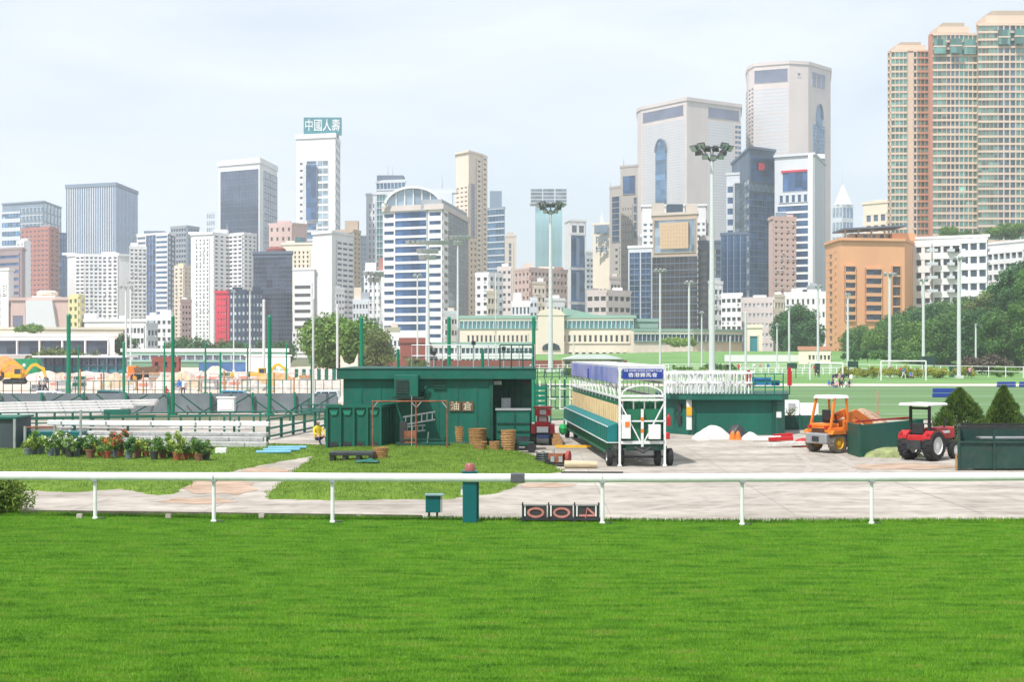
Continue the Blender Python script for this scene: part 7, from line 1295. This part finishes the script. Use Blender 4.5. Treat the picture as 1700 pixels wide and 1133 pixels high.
for i, a in enumerate([('person in white top and black shorts standing at the middle of the group', 1394, 642, 'pink', 'black', 'stand', 1.0), ('person in navy standing left of the pink top', 1383, 640, 'navy', 'navy', 'stand', .82), ('person in black standing in the group', 1388, 639, 'black', 'white', 'stand', .84), ('seated child in light blue at the left end of the group', 1376, 643, 'blue', 'white', 'sit', .8), ('seated child in navy beside the light blue one', 1382, 644, 'navy', 'blue', 'sit', .8), ('seated child in pink in the group', 1389, 645, 'pink', 'navy', 'sit', .8), ('seated child in black near the group middle', 1397, 645, 'black', 'white', 'sit', .85), ('person in navy standing at the right of the group', 1400, 640, 'navy', 'black', 'stand', .84), ('seated child in white in the group', 1404, 644, 'white', 'black', 'sit', .8), ('seated child in navy at the right end', 1410, 643, 'navy', 'white', 'sit', .85), ('person in white standing at the group right end', 1413, 640, 'white', 'grey', 'stand', .8)]):
    person(a[0], a[1], a[2], a[3], a[4], a[5], a[6], random.uniform(-2, 2), group='children gathered on the pale path')
for a in [('person in red walking in front of the yellow shrubs', 1478, 627, 'red', 'black', 'walk'), ('person in red and blue beside the goal frame', 1495, 628, 'red', 'blue', 'stand'), ('person in light blue by the goal frame', 1500, 629, 'blue', 'white', 'walk'), ('person in blue bending at the goal post', 1512, 629, 'blue', 'navy', 'sit'), ('person in pink walking near the tallest field lamp', 1610, 629, 'pink', 'black', 'walk'), ('person in red under the field lamp before the orange building', 1352, 623, 'red', 'khaki', 'stand'), ('person in dark clothes beside the narrow green box', 1358, 626, 'navy', 'black', 'stand'), ('person in grey by the goal behind the children', 1345, 622, 'grey', 'pink', 'walk'),
          ('person in dark teal by the hut roof corner', 1309, 626, 'teal', 'navy', 'stand'), ('person in red behind the white rail racks', 1226, 620, 'red', 'black', 'stand'), ('person in black behind the white rail racks', 1208, 621, 'black', 'navy', 'stand'), ('person in pink far behind the hut roof', 1262, 618, 'pink', 'white', 'stand'), ('person in light blue far behind the hut roof', 1275, 619, 'blue', 'white', 'walk'), ('person in white far behind the hut roof', 1252, 618, 'white', 'grey', 'walk'),
          ('walker in white near the brown shrub mound', 1634, 622, 'white', 'khaki', 'walk'), ('person in dark clothes behind the starting gate end', 938, 626, 'black', 'black', 'stand'), ('person in white behind the shed corner', 905, 628, 'pink', 'black', 'walk'),
          ('site worker in white and navy by the white cart', 66, 655, 'white', 'navy', 'stand'), ('site worker in black beside the cart front', 74, 656, 'grey', 'black', 'walk'), ('site worker in blue beside the tall post by the rails', 297, 662, 'blue', 'white', 'stand'), ('site worker in black next to the worker in blue', 304, 661, 'white', 'black', 'stand'), ('site worker in red left of the tall post', 276, 660, 'red', 'grey', 'sit'), ('site worker in yellow near the digging excavator', 385, 640, 'yellow', 'navy', 'stand')]:
    person(*a, yaw=random.uniform(-1.5, 1.5))
q = G(527, 742); person('crouching gardener in a yellow vest beside the skip', 528, 742, 'yellow', 'navy', 'sit', 1.0, .6, q.y + 1.5)
# ================================================================== haze: one closed box of thin air round everything
hz = MB().box(0, 1300, -1.2, 3040, 2840, 252).build('haze', None, kind='stuff')
tag(hz, 'thin pale haze filling the air over the field and city', 'haze')
hm = bpy.data.materials.new('haze_air'); hm.use_nodes = True; ht = hm.node_tree
for nn in list(ht.nodes):
    if nn.type == 'BSDF_PRINCIPLED': ht.nodes.remove(nn)
pvn = N('ShaderNodeVolumePrincipled', ht); pvn.inputs['Color'].default_value = (.87, .93, 1.0, 1); pvn.inputs['Density'].default_value = .00027; pvn.inputs['Anisotropy'].default_value = .2
ht.links.new(pvn.outputs['Volume'], [x for x in ht.nodes if x.type == 'OUTPUT_MATERIAL'][0].inputs['Volume'])
hz.data.materials.append(hm)
